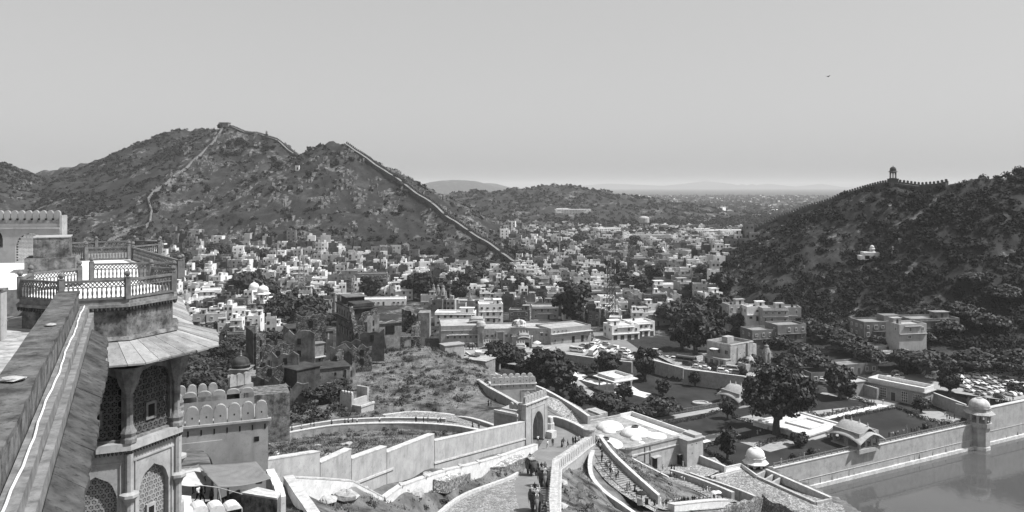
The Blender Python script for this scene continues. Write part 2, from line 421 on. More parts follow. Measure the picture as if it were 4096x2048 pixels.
def ground_material():
    m = bpy.data.materials.new('ground_earth'); m.use_nodes = True; nt = m.node_tree; L = nt.links
    p = nt.nodes['Principled BSDF']; p.inputs['Roughness'].default_value = 0.95; p.inputs['Specular IOR Level'].default_value = 0.1
    geo = nd(nt, 'ShaderNodeNewGeometry'); pos = geo.outputs['Position']
    def noise(sc, det=6, rg=0.6):
        n = nd(nt, 'ShaderNodeTexNoise', Scale=sc, Detail=det, Roughness=rg); L.new(pos, n.inputs['Vector']); return n.outputs['Fac']
    def ramp(f, a, b, c=0.0, d=1.0):
        mr = nd(nt, 'ShaderNodeMapRange'); mr.inputs[1].default_value = a; mr.inputs[2].default_value = b; mr.inputs[3].default_value = c; mr.inputs[4].default_value = d
        L.new(f, mr.inputs[0]); return mr.outputs[0]
    def mix(f, a, b):
        mx = nd(nt, 'ShaderNodeMix', data_type='RGBA'); L.new(f, mx.inputs[0])
        for i, c in ((6, a), (7, b)):
            if isinstance(c, float): mx.inputs[i].default_value = grey(c)
            else: L.new(c, mx.inputs[i])
        return mx.outputs[2]
    def mul(a, b):
        q = nd(nt, 'ShaderNodeMath', operation='MULTIPLY'); L.new(a, q.inputs[0]); L.new(b, q.inputs[1]); return q.outputs[0]
    soil = mix(ramp(noise(0.035), 0.35, 0.65), 0.020, 0.052)
    grass = mix(ramp(noise(0.6, 8, 0.7), 0.35, 0.65), 0.013, 0.036)
    c = mix(ramp(noise(0.09, 8, 0.65), 0.42, 0.58), soil, grass)
    rock = mix(ramp(noise(0.9, 8, 0.75), 0.35, 0.65), 0.06, 0.25)
    # streaks of bare rock run down the slopes
    rmask = mul(ramp(noise(0.028, 7, 0.7), 0.54, 0.60), ramp(noise(0.22, 6, 0.7), 0.44, 0.56))
    c = mix(rmask, c, rock)
    sx = nd(nt, 'ShaderNodeSeparateXYZ'); L.new(pos, sx.inputs[0])
    straw = mix(ramp(noise(0.25, 8, 0.7), 0.35, 0.65), 0.07, 0.21)       # dry, stony ground round the fort
    c = mix(mul(ramp(sx.outputs[1], 300.0, 250.0), ramp(noise(0.12, 6, 0.7), 0.38, 0.52)), c, straw)
    L.new(c, p.inputs['Base Color'])
    b = nd(nt, 'ShaderNodeBump', Distance=0.5); b.inputs['Strength'].default_value = 0.7
    L.new(noise(1.3, 9, 0.75), b.inputs['Height']); L.new(b.outputs[0], p.inputs['Normal'])
    return m
TX, TY, TZ, GTH, GR = build_terrain()
nr_, nt_ = TX.shape
idx = np.arange(nr_ * nt_).reshape(nr_, nt_)
Fq = np.stack([idx[:-1, :-1].ravel(), idx[:-1, 1:].ravel(), idx[1:, 1:].ravel(), idx[1:, :-1].ravel()], 1)[:, ::-1]
from_np('terrain', np.stack([TX.ravel(), TY.ravel(), TZ.ravel()], 1), Fq, ground_material(), smooth=True, kind='structure')

def terrain_fast(x, y):
    x = np.asarray(x, float); y = np.asarray(y, float)
    fi = np.interp(np.arctan2(x, y), GTH, np.arange(len(GTH))); fj = np.interp(np.hypot(x, y), GR, np.arange(len(GR)))
    i = np.clip(fi.astype(int), 0, len(GTH) - 2); j = np.clip(fj.astype(int), 0, len(GR) - 2); a = fi - i; b = fj - j
    return (TZ[j, i] * (1 - a) + TZ[j, i + 1] * a) * (1 - b) + (TZ[j + 1, i] * (1 - a) + TZ[j + 1, i + 1] * a) * b
terrain = terrain_fast
def ground(x, y): return float(terrain_fast(x, y))

# ------------------------------------------------------------------ haze: one closed box of thin air round everything
def haze_box():
    m = bpy.data.materials.new('haze_air'); m.use_nodes = True; nt = m.node_tree
    nt.nodes.remove(nt.nodes['Principled BSDF'])
    v = nd(nt, 'ShaderNodeVolumePrincipled'); v.inputs['Color'].default_value = (0.76, 0.76, 0.76, 1); v.inputs['Density'].default_value = 0.8e-4; v.inputs['Anisotropy'].default_value = 0.0
    nt.links.new(v.outputs[0], nt.nodes['Material Output'].inputs['Volume'])
    lo, hi = float(TZ.min()) - 2.0, float(TZ.max()) + 12.0
    MB().box((0, 0, (lo + hi) / 2), (80000, 80000, hi - lo)).build('haze', m, kind='stuff')
haze_box()
# ------------------------------------------------------------------ palette
PL = mat('plaster_pale', 0.32, 0.45, 0.5, bump=0.02, streak=0.25, spots=0.25)
PLD = mat('plaster_worn', 0.30, 0.46, 0.6, bump=0.02, streak=0.45, spots=0.4)
PLW = mat('limewash_white', 0.56, 0.74, 0.8, bump=0.01, spots=0.3)
PLG = mat('plaster_grey', 0.26, 0.36, 0.7, bump=0.02, streak=0.3, spots=0.3)
COPING = mat('coping_white', 0.40, 0.64, 1.3, spots=0.5, bump=0.02)
STONE = mat('stone_blocks', 0.34, 0.58, 2.0, bump=0.05, spots=0.5)
RUBBLE = mat('rubble_stone', 0.22, 0.40, 1.0, bump=0.12, cells=0.6, cellscale=2.2)
COBBLE = mat('cobbles', 0.28, 0.44, 0.4, bump=0.05, cells=0.5, cellscale=3.2)
COBBLEW = mat('white_rubble', 0.5, 0.75, 0.8, bump=0.12, cells=0.7, cellscale=2.4)
ASPH = mat('ramp_dust', 0.17, 0.24, 0.25, bump=0.02, spots=0.2)
PAVE = mat('paving', 0.32, 0.44, 0.6, bump=0.02, cells=0.3, cellscale=1.4)
PAVEW = mat('paving_rough', 0.26, 0.44, 0.5, bump=0.04, cells=0.55, cellscale=1.7)
LAWN = mat('lawn', 0.017, 0.046, 0.09, bump=0.03, bscale=3, spots=0.25, lo=0.3, hi=0.7)
PATHM = mat('garden_path', 0.26, 0.36, 0.5, spots=0.25)
DARK = mat('painted_dark_inside', 0.012, 0.02, 1.0)  # near-black colour paints the darkness of unlit interiors and openings
WOODD = mat('dark_wood', 0.05, 0.08, 2.0)
METAL = mat('weathered_metal', 0.16, 0.26, 2.0, rough=0.6)
LEAFD = mat('leaf_dark', 0.009, 0.050, 0.32, spec=0.2, rough=0.6)
LEAFM = mat('leaf_mid', 0.012, 0.060, 0.3, spec=0.25, rough=0.6)
LEAFG = mat('leaf_grey', 0.026, 0.065, 0.6, spec=0.2, rough=0.7)
DRY = mat('dry_grass', 0.12, 0.30, 0.5)
BARK = mat('bark', 0.05, 0.09, 3.0, bump=0.03)

# ------------------------------------------------------------------ shape helpers
def arch_curve(w, spring, rise, kind='point', n=10):
    pts = []
    for i in range(n + 1):
        t = -1 + 2 * i / n
        if kind == 'round': z = spring + rise * math.sqrt(max(0, 1 - t * t))
        elif kind == 'flat': z = spring + rise
        else:
            z = spring + rise * (max(0.0, 1 - abs(t) ** 1.7) ** 0.62)
            if kind == 'cusp': z -= 0.10 * rise * abs(math.sin(t * math.pi * 3.5)) * (1 - 0.4 * abs(t))
        pts.append((t * w / 2, z))
    return pts
def archwall(mb, w, h, opens, depth, x0=0.0, y0=0.0, z0=0.0, mi=0, n=10):
    """wall x0..x0+w, y0..y0+depth, z0..z0+h with arched openings (cx, ow, spring, rise, kind[, sill])"""
    opens = sorted(opens); cur = 0.0
    for o in opens:
        cx, ow, sp, ri, kd = o[:5]; sill = o[5] if len(o) > 5 else 0.0
        a, b = cx - ow / 2, cx + ow / 2
        if a - cur > 1e-4: mb.box((x0 + (cur + a) / 2, y0 + depth / 2, z0 + h / 2), (a - cur, depth, h), mi=mi)
        c = arch_curve(ow, sp, ri, kd, n)
        for (xa, za), (xb, zb) in zip(c[:-1], c[1:]):
            X0, X1 = x0 + cx + xa, x0 + cx + xb
            vs = [(X0, y0, z0 + za), (X1, y0, z0 + zb), (X1, y0 + depth, z0 + zb), (X0, y0 + depth, z0 + za), (X0, y0, z0 + h), (X1, y0, z0 + h), (X1, y0 + depth, z0 + h), (X0, y0 + depth, z0 + h)]
            mb.add(vs, [(3, 2, 1, 0), (4, 5, 6, 7), (0, 1, 5, 4), (2, 3, 7, 6)], mi)
        if sill > 0: mb.box((x0 + cx, y0 + depth / 2, z0 + sill / 2), (ow, depth, sill), mi=mi)
        cur = b
    if w - cur > 1e-4: mb.box((x0 + (cur + w) / 2, y0 + depth / 2, z0 + h / 2), (w - cur, depth, h), mi=mi)
    return mb
_mm = {}
def merlon_mesh(m, kind='round'):
    k = (m.name, kind)
    if k not in _mm:
        prof = [(-0.46, 0), (0.46, 0), (0.46, 0.55)]
        for i in range(1, 8):
            a = math.pi * i / 8
            prof.append((0.46 * math.cos(a), 0.55 + 0.45 * math.sin(a) ** 0.85))
        prof.append((-0.46, 0.55))
        n = len(prof); mb = MB()
        vs = [(x, -0.5, z) for x, z in prof] + [(x, 0.5, z) for x, z in prof]
        mb.add(vs, [tuple(range(n)), tuple(range(2 * n - 1, n - 1, -1))] + [(i, n + i, n + (i + 1) % n, (i + 1) % n) for i in range(n)])
        _mm[k] = mb.mesh('merlon', m)
    return _mm[k]
_ub = {}
def ubox(m, name='block'):
    k = (m.name, name)
    if k not in _ub: _ub[k] = MB().box((0, 0, 0), (1, 1, 1)).mesh(name, m)
    return _ub[k]
def part_box(name, m, parent, c, s, rz=0.0):
    return link(name, ubox(m, name), parent, loc=c, rz=rz, scale=s)
def merlons(parent, pts, pitch, h, th, m, loophole=None, fill=1.0):
    """merlons standing along polyline pts (x, y, z) in the parent's space"""
    for a, b in zip(pts[:-1], pts[1:]):
        a, b = Vector(a), Vector(b); d = b - a; L = math.hypot(d.x, d.y); n = max(1, round(L / pitch)); ang = math.atan2(d.y, d.x)
        for i in range(n):
            p = a + d * ((i + 0.5) / n)
            o = link('merlon', merlon_mesh(m), parent, loc=p, rz=ang, scale=(L / n * fill, th, h))
            if loophole:
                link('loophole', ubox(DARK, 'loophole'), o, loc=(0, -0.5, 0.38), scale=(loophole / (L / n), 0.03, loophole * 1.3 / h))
def sample(pts, step):
    out = []
    for a, b in zip(pts[:-1], pts[1:]):
        n = max(1, int((Vector(b) - Vector(a)).length / step))
        out += [Vector(a).lerp(Vector(b), i / n) for i in range(n)]
    return out + [Vector(pts[-1])]
def smooth_path(pts, n=6):
    P = [Vector(p) for p in pts]; out = []
    for i in range(len(P) - 1):
        p0, p1, p2, p3 = P[max(i - 1, 0)], P[i], P[i + 1], P[min(i + 2, len(P) - 1)]
        for k in range(n):
            t = k / n
            out.append(0.5 * ((2 * p1) + (p2 - p0) * t + (2 * p0 - 5 * p1 + 4 * p2 - p3) * t * t + (3 * p1 - p0 - 3 * p2 + p3) * t ** 3))
    return out + [P[-1]]
def offset_path(pts, d):
    out = []
    for i, p in enumerate(pts):
        a = pts[max(i - 1, 0)]; b = pts[min(i + 1, len(pts) - 1)]; t = Vector((b[0] - a[0], b[1] - a[1])); t.normalize()
        out.append(Vector((p[0] - t.y * d, p[1] + t.x * d, p[2])))
    return out
def parapet(name, label, pts, th, m, cap=None, drop=2.5, cat='wall', group=None, capw=1.1):
    """free standing wall whose top follows pts"""
    r = thing(name, label, cat, tuple(pts[0]) if 0 else (0, 0, 0), group=group)
    MB().ribbon([(p[0], p[1], p[2], p[2] - drop) for p in pts], th, 0, 0).build('wall_face', m, r)
    if cap: MB().ribbon([(p[0], p[1], p[2] + 0.16, p[2] + 0.003) for p in pts], th * capw, 0, 0).build('coping', cap, r)
    return r
def sheet(name, left, right, m, up=0.0, kind='structure', **kw):
    vs = []; fs = []
    for a, b in zip(left, right):
        vs += [(a[0], a[1], a[2] + up), (b[0], b[1], b[2] + up)]
    for i in range(len(left) - 1):
        fs.append((2 * i, 2 * i + 1, 2 * i + 3, 2 * i + 2))
    mb = MB(); mb.add(vs, fs)
    return mb.build(name, m, kind=kind, **kw)
def flat(name, poly, z, m, kind='structure', **kw):
    mb = MB(); n = len(poly); mb.add([(p[0], p[1], z) for p in poly], [tuple(range(n))]); return mb.build(name, m, kind=kind, **kw)
def pzpoly(pts, z): return [tuple(PZ(x, y, z))[:2] for x, y in pts]

# leafy masses --------------------------------------------------------------
def leaf_quads(C, N, size, rs, flat_=0.0):
    """quads at centres C with normals about N"""
    n = len(C); nn = N + rs.normal(0, 0.55, (n, 3)); nn /= np.linalg.norm(nn, axis=1)[:, None] + 1e-9
    a = np.cross(nn, rs.normal(0, 1, (n, 3))); a /= np.linalg.norm(a, axis=1)[:, None] + 1e-9
    b = np.cross(nn, a); s = (size * (0.6 + 0.8 * rs.rand(n)))[:, None]
    V = np.stack([C - a * s - b * s * 0.6, C + a * s - b * s * 0.6, C + a * s * 0.8 + b * s * 0.6, C - a * s * 0.8 + b * s * 0.6], 1).reshape(-1, 3)
    return V, np.arange(4 * n).reshape(n, 4)
def crown_points(n_clump, per, rx, rz, rs, clump_r, shape='round'):
    C = []; ph = rs.rand() * 6.28
    while len(C) < n_clump:
        p = rs.uniform(-1, 1, 3); r = np.linalg.norm(p)
        if r > 1 or r < 0.35: continue
        if shape == 'flat' and (p[2] < -0.25): continue
        az = math.atan2(p[1], p[0]); C.append(p * np.array([rx, rx, rz]) * (0.86 + 0.26 * math.sin(3 * az + ph) * math.cos(2.2 * p[2] + ph)))
    C = np.array(C); pts = []; nor = []
    for c in C:
        k = int(per * (0.6 + 0.8 * rs.rand())); d = rs.normal(0, 1, (k, 3)); d /= np.linalg.norm(d, axis=1)[:, None]
        rr = clump_r * (0.55 + 0.75 * rs.rand())
        q = c + d * rr * (0.55 + 0.45 * rs.rand(k))[:, None] * np.array([1.15, 1.15, 0.75])
        pts.append(q); nor.append(d * 0.7 + c / (np.linalg.norm(c) + 1e-6) * 0.4 + np.array([0, 0, 0.35]))
    return np.concatenate(pts), np.concatenate(nor)
def np_mesh(name, V, F, m, smooth=False):
    o = from_np(name, V, F, m, smooth=smooth); me = o.data; bpy.data.objects.remove(o); return me
TREE = {}
def tree_proto(key, n_clump, per, rx, rz, trunk_h, seed, leaf=0.05, shape='round', m=None, lean=0.0):
    """unit-ish tree: crown diameter about 2*rx at height trunk_h + rz; returns (trunk mesh, crown mesh)"""
    rs = np.random.RandomState(seed)
    P, N = crown_points(n_clump, per, rx, rz, rs, (0.27 if key != 'big' else 0.2) * rx if shape != 'flat' else 0.24 * rx, shape)
    P[:, 2] += trunk_h + rz * 0.85
    V, F = leaf_quads(P, N, leaf, rs)
    crown = np_mesh('crown', V, F, m or LEAFD)
    tb = MB(); top = Vector((lean, 0, trunk_h + rz * 0.5))
    tb.tube([(0, 0, -0.08), (lean * 0.3, 0.01, trunk_h * 0.5), (lean * 0.6, 0, trunk_h), top], [0.085, 0.06, 0.05, 0.03], 7)
    for k in range(6):
        a = 2 * math.pi * k / 6 + rs.rand(); st = Vector((lean * 0.6, 0, trunk_h * (0.75 + 0.3 * rs.rand())))
        e = Vector((math.cos(a) * rx * 0.75, math.sin(a) * rx * 0.75, trunk_h + rz * (0.5 + 0.7 * rs.rand())))
        tb.tube([st, st.lerp(e, 0.5) + Vector((0, 0, -0.05)), e], [0.04, 0.028, 0.012], 5)
    TREE[key] = (tb.mesh('trunk', BARK), crown)
tree_proto('a', 44, 60, 0.50, 0.44, 0.26, 1)
tree_proto('b', 44, 60, 0.46, 0.50, 0.22, 2)
tree_proto('c', 46, 48, 0.54, 0.34, 0.26, 3, m=LEAFM)
tree_proto('d', 46, 48, 0.56, 0.30, 0.22, 4, shape='flat', m=LEAFG)
tree_proto('e', 60, 40, 0.62, 0.26, 0.26, 5, shape='flat', m=LEAFM)
tree_proto('big', 120, 84, 0.62, 0.40, 0.30, 6, leaf=0.026, lean=0.03)
tree_proto('bush', 40, 46, 0.50, 0.40, 0.03, 8, m=LEAFM, leaf=0.06)
tree_proto('ball', 70, 46, 0.50, 0.46, 0.03, 9, m=LEAFM, leaf=0.045)
def tree(name, key, loc, h, label, cat='tree', group=None, rz=None, w=1.0):
    t, c = TREE[key]
    r = thing(name, label, cat, loc, rnd.uniform(0, 6.28) if rz is None else rz, group)
    link('trunk', t, r, scale=(h * w, h * w, h)); link('crown', c, r, scale=(h * w, h * w, h))
    return r
def hedge(label, pts, w, h, m=None, seed=0, dens=16, size=0.16, name='hedge', group='clipped hedges of the garden'):
    rs = np.random.RandomState(seed); C = []; N = []
    for a, b in zip(pts[:-1], pts[1:]):
        a, b = Vector(a), Vector(b); d = (b - a); L = d.length; d.normalize(); nx, ny = -d.y, d.x
        n = int(L * (2 * h + w) * dens); t = rs.rand(n) * L; u = rs.rand(n) * (2 * h + w)
        lump = 1 + 0.22 * np.sin(t * 1.1 + rs.rand() * 6) + 0.12 * np.sin(t * 2.7)
        off = np.where(u < h, -w / 2, np.where(u < h + w, u - h - w / 2, w / 2)) * lump; zz = np.where(u < h, u, np.where(u < h + w, h, 2 * h + w - u)) * lump
        C.append(np.stack([a.x + d.x * t + nx * off, a.y + d.y * t + ny * off, a.z + zz], 1))
        sgn = np.where(u < h, -1, np.where(u < h + w, 0, 1)); N.append(np.stack([nx * sgn, ny * sgn, 0.4 + (sgn == 0) * 1.0], 1))
    V, F = leaf_quads(np.concatenate(C), np.concatenate(N), size, rs)
    return from_np(name, V, F, m or LEAFM, label=label, cat='hedge', group=group)

# domes and pavilions -------------------------------------------------------
def dome_prof(R, H):
    p = []
    for i in range(9):
        a = math.pi / 2 * i / 8
        r = R * (math.cos(a) ** 0.85) * (1.0 + 0.06 * math.sin(2 * a)); p.append((max(r, 0.02 * R), H * math.sin(a)))
    return p
def finial(mb, c, s, mi=0):
    mb.lathe([(0.16 * s, 0), (0.22 * s, 0.12 * s), (0.07 * s, 0.25 * s), (0.16 * s, 0.42 * s), (0.05 * s, 0.58 * s), (0.09 * s, 0.7 * s), (0.01 * s, 1.0 * s)], 8, c, mi)
def chhatri(name, label, loc, R, colh, domeh, m, md, base=0.4, n=8, cat='pavilion', rz=0.0, eave=1.35, group=None, cusp=True, solid=None):
    r = thing(name, label, cat, loc, rz, group)
    MB().lathe([(R * 1.12, -1.0), (R * 1.12, base * 0.8), (R * 1.04, base)], n, rot=math.pi / n).build('plinth', m, r)
    side = 2 * R * math.sin(math.pi / n)
    ar = MB(); archwall(ar, side, colh, [(side / 2, side * 0.66, colh * 0.55, colh * 0.3, 'cusp' if cusp else 'round')], R * 0.13)
    am = ar.mesh('arch_bay', m)
    for k in range(n):
        a = 2 * math.pi * k / n + math.pi / n; b = a + 2 * math.pi / n
        p = Vector((R * math.cos(a), R * math.sin(a), base)); ang = math.atan2(R * math.sin(b) - p.y, R * math.cos(b) - p.x)
        link('arch_bay', am, r, loc=p, rz=ang)
    zt = base + colh
    MB().lathe([(R * 1.03, zt), (R * eave, zt - R * 0.10), (R * eave, zt - R * 0.05), (R * 1.02, zt + R * 0.16), (R * 0.98, zt + R * 0.16)], n, rot=math.pi / n).build('eave', m, r)
    MB().lathe([(R * 0.98, zt + R * 0.16), (R * 0.98, zt + R * 0.42), (R * 1.04, zt + R * 0.44), (R * 1.04, zt + R * 0.52), (R * 0.9, zt + R * 0.54)], n, rot=math.pi / n).build('drum', m, r)
    d = MB(); d.lathe([(q[0], q[1] + zt + R * 0.54) for q in dome_prof(R * 0.93, domeh)], 20); db = d.build('dome', md, r, smooth=True)
    f = MB(); f.lathe([(R * 0.26, 0), (R * 0.30, 0.05 * R), (R * 0.1, 0.12 * R)], 12, (0, 0, zt + R * 0.54 + domeh * 0.97)); finial(f, (0, 0, zt + R * 0.54 + domeh), R * 0.5); f.build('finial', m, db)
    return r
def bangla(name, label, loc, rz, U, V, colh, rise, droop, m, mroof, dark, n_u=3, n_v=2):
    """pavilion with a curved, drooping roof; ridge along local x"""
    r = thing(name, label, 'pavilion', loc, rz)
    MB().box((0, 0, -0.3), (2 * U + 0.8, 2 * V + 0.8, 1.2)).build('plinth', m, r)
    h = colh + rise * 0.35
    for s in (-1, 1):
        mb = MB(); w = 2 * U; archwall(mb, w, h, [(w * (k + 0.5) / n_u, w / n_u * 0.72, colh * 0.5, colh * 0.22, 'cusp', 0.35) for k in range(n_u)], 0.4, -U, (-V if s < 0 else V - 0.4), 0.3); mb.build('arcade', dark, r)
        mb = MB(); w = 2 * V - 0.8; archwall(mb, w, h, [(w * (k + 0.5) / n_v, w / n_v * 0.7, colh * 0.5, colh * 0.22, 'cusp', 0.35) for k in range(n_v)], 0.4); mb.xf(Matrix.Translation((s * (U - 0.2) + 0.2, -V + 0.4, 0.3)) @ Matrix.Rotation(math.pi / 2, 4, 'Z')); mb.build('arcade', dark, r)
    def shell(name, ou, ov, z0, th, mm, hh):
        nu, nv = 16, 14; vs = []; fs = []
        for k in range(2):
            for i in range(nu + 1):
                for j in range(nv + 1):
                    u = -1 + 2 * i / nu; v = -1 + 2 * j / nv
                    z = z0 + hh * (1 - abs(v) ** 1.7) - droop * (abs(u) ** 2.2) * (0.35 + 0.65 * abs(v)) - (th if k else 0)
                    vs.append((u * ou, v * ov, z))
        o = (nu + 1) * (nv + 1)
        for i in range(nu):
            for j in range(nv):
                a = i * (nv + 1) + j; b = a + nv + 1
                fs += [(a, b, b + 1, a + 1), (o + a + 1, o + b + 1, o + b, o + a)]
        for i in range(nu):
            for j in (0, nv):
                a = i * (nv + 1) + j; b = a + nv + 1; fs.append((a, b, o + b, o + a) if j == nv else (b, a, o + a, o + b))
        for j in range(nv):
            for i in (0, nu):
                a = i * (nv + 1) + j; fs.append((a, a + 1, o + a + 1, o + a) if i == 0 else (a + 1, a, o + a, o + a + 1))
        return MB().add(vs, fs).build(name, mm, r, smooth=True)
    shell('eave', U * 1.32, V * 1.36, colh - 0.1, 0.18, m, rise * 0.62)
    rf = shell('roof_vault', U * 1.03, V * 1.03, colh + rise * 0.22, 0.5, mroof, rise)
    for k in range(4):
        u = -0.9 + 0.6 * k
        f = MB(); finial(f, (u * U, 0, colh + rise * 1.2 - droop * abs(u) ** 2.2 * 0.35), 1.3); f.build('finial', COPING, rf)
    return r

# ------------------------------------------------------------------ roads and paths
ro_l = [PR(a, y) for y, a, b, c in ROAD_ST]; ro_b = [PR(b, y) for y, a, b, c in ROAD_ST]; ro_r = [PR(c, y) for y, a, b, c in ROAD_ST]
sheet('cobble_apron', ro_l[:7], ro_b[:7], COBBLE, 0.0)
sheet('ramp_road', ro_b, ro_r, ASPH, 0.0)
def path_sheet(name, pts, hw, m, up=0.0):
    P = smooth_path(pts, 5); return sheet(name, offset_path(P, hw), offset_path(P, -hw), m, up)
path_sheet('upper_walk', RAMP, 2.4, COBBLE); path_sheet('upper_walk', RAMP2, 2.3, COBBLE, 0.005)
path_sheet('stair_path', STAIR, 2.4, COBBLE)
path_sheet('queue_path', QUEUE, 2.3, PAVE, 0.006); path_sheet('queue_path', QUEUE2, 2.0, PAVE)
path_sheet('lower_road', LOWER, 4.6, PAVE)
# kerb of the cobbled apron
kp = [ro_l[i] + Vector((-0.25, 0, 0)) for i in range(7)]
parapet('kerb', 'low curved pale kerb edging the cobbled apron of the ramp', [p + Vector((0, 0, 0.45)) for p in smooth_path(kp, 3)], 0.5, COPING, None, 1.6, cat='kerb')
# broad steps of the stair path, each a slab
SP = smooth_path(STAIR, 7)
st = thing('stone_steps', 'long curving flight of broad stone steps below the merloned curtain wall', 'steps')
stepm = MB().box((0, 0, -0.35), (0.5, 3.4, 0.7)).mesh('step', mat('step_stone', 0.22, 0.36, 1.2, bump=0.03, spots=0.4))
for i in range(1, len(SP) - 1):
    t = SP[i + 1] - SP[i - 1]
    link('step', stepm, st, loc=SP[i] + Vector((-t.y, t.x, 0)).normalized() * 0.6 + Vector((0, 0, 0.17)), rz=math.atan2(t.y, t.x))
st2 = thing('stone_steps', 'short flight of stone steps climbing out of the queue beside the courtyard wall', 'steps')
Q2 = smooth_path(QUEUE2, 4)
for i in range(2, len(Q2) - 1):
    t = Q2[i + 1] - Q2[i - 1]; link('step', stepm, st2, loc=Q2[i] + Vector((0, 0, 0.12)), rz=math.atan2(t.y, t.x))
# walls of the stair path
parapet('path_wall', 'tall curving wall with white coping between the stair path and the grassy bank', [p + Vector((0, 0, 1.3)) for p in smooth_path([PD(601,444,160), PD(612,459,153), PD(626,473,147.5), PD(641,487,144), PD(659,503,141)], 5)], 0.6, PL, COPING, 3.4, group='walls of the stair path')
parapet('path_wall', 'low winding wall on the outer side of the stair path', [p + Vector((0, 0, 0.75)) for p in smooth_path([PD(593,455,152), PD(590,466,146), PD(592,481,140.5), PD(604,496,136), PD(622,509,133), PD(640,522,131)], 5)], 0.7, PLD, COPING, 3.0, group='walls of the stair path')
parapet('queue_wall', 'thick white parapet curving in front of the queue of visitors', [p + Vector((0, 0, 1.1)) for p in smooth_path([PD(671,511,140), PD(690,508.5,147), PD(712,506,156), PD(727,505.5,162)], 4)], 1.3, PLW, COPING, 3.8)
parapet('queue_wall', 'grey wall with sloping top behind the queue, below the paved terrace', [p + Vector((0, 0, 1.35)) for p in smooth_path([PD(671,475.5,198), PD(688,481,191), PD(703,486.5,184), PD(718,492.5,177), PD(733,499,170.5)], 4)], 0.7, PL, COPING, 3.2)
parapet('queue_wall', 'long low wall dividing the upper terrace from the queue steps', [p + Vector((0, 0, 1.0)) for p in smooth_path([PD(690,477,200), PD(705,482.5,194), PD(720,487.5,187), PD(738,494,180), PD(755,501,173)], 4)], 0.6, PLD, COPING, 3.2)
# walls of the upper walk
parapet('walk_parapet', 'long bowed white-topped parapet in front of the upper walk', [p + Vector((0, 0, -0.1)) for p in smooth_path([PD(262,438.5,160), PD(276,435,162.5), PD(310,428.5,166), PD(343,424.2,168), PD(390,422.8,170), PD(426,423.3,170), PD(455,425.5,168.5), PD(470,428,166), PD(483,430.5,163.5)], 4)], 0.8, PLD, COPING, 3.6, group='parapets of the upper walk')
parapet('walk_parapet', 'plain wall behind the visitors on the upper walk', [p + Vector((0, 0, 1.2)) for p in smooth_path([PD(276,436.5,169), PD(310,430,172), PD(343,425.5,174.5), PD(390,423.5,176.5), PD(430,424,176.5), PD(446,424.5,176)], 4)], 0.6, PL, COPING, 3.0, group='parapets of the upper walk')
parapet('walk_parapet', 'rounded upper wall with whitewashed top against the scrubby knoll', [p + Vector((0, 0, 1.3)) for p in smooth_path([PD(383,421,184), PD(398,419,186), PD(413,417.5,187.5), PD(440,419,186.5), PD(454,421,184.5)], 5)], 0.7, PLG, COPING, 3.0, group='parapets of the upper walk')
parapet('walk_parapet', 'wall beside the steps that run down to the great gate', [p + Vector((0, 0, 1.3)) for p in smooth_path([PD(459,422.5,183), PD(470,424,179), PD(484,428,174), PD(500,434,168)], 5)], 0.7, PLG, COPING, 3.0, group='parapets of the upper walk')

# stepped curtain wall from the gatehouse to the great gate
def stepped_wall():
    r = thing('stepped_wall', 'tall pale wall stepping down the slope from the gatehouse to the great gate', 'wall')
    A = Vector((-25.3, 78.5)); B = Vector((2.2, 155.0))
    def at_px(x):                                    # point of the line A-B seen in column x
        k = (x - 512) / FPX; t = (k * A.y - A.x) / ((B.x - A.x) - k * (B.y - A.y)); return A + (B - A) * t
    segs = [(254, 461.5, 316.5, 451.5), (317, 463.0, 348, 449.0), (348.5, 459.0, 383.5, 446.5), (384, 452.5, 431.5, 434.0), (432, 441.0, 526.5, 421.0)]
    for x0, y0, x1, y1 in segs:
        a, b = at_px(x0), at_px(x1)
        za = CAM_Z - (y0 - HOR) / FPX * a.y; zb = CAM_Z - (y1 - HOR) / FPX * b.y
        n = 5; pts = []
        for i in range(n + 1):
            p = a.lerp(b, i / n); pts.append((p.x, p.y, za + (zb - za) * i / n, min(za, zb) - 9.0))
        s = MB().ribbon(pts, 0.9, 0, 0).build('wall_bay', PL, r)
        MB().ribbon([(p[0], p[1], p[2] + 0.12, p[2] + 0.004) for p in pts], 1.0, 0, 0).build('coping', COPING, s)
    # thin ledges on the face
    for x0, y0, x1, y1 in ((348, 483, 390, 467), (431, 462, 526, 437)):
        a, b = at_px(x0), at_px(x1); za = CAM_Z - (y0 - HOR) / FPX * a.y; zb = CAM_Z - (y1 - HOR) / FPX * b.y
        off = Vector((0.94, -0.34)) * 0.36
        MB().ribbon([(a.x + off.x, a.y + off.y, za, za - 0.25), (b.x + off.x, b.y + off.y, zb, zb - 0.25)], 0.5, 0, 0).build('ledge', COPING, r)
stepped_wall()
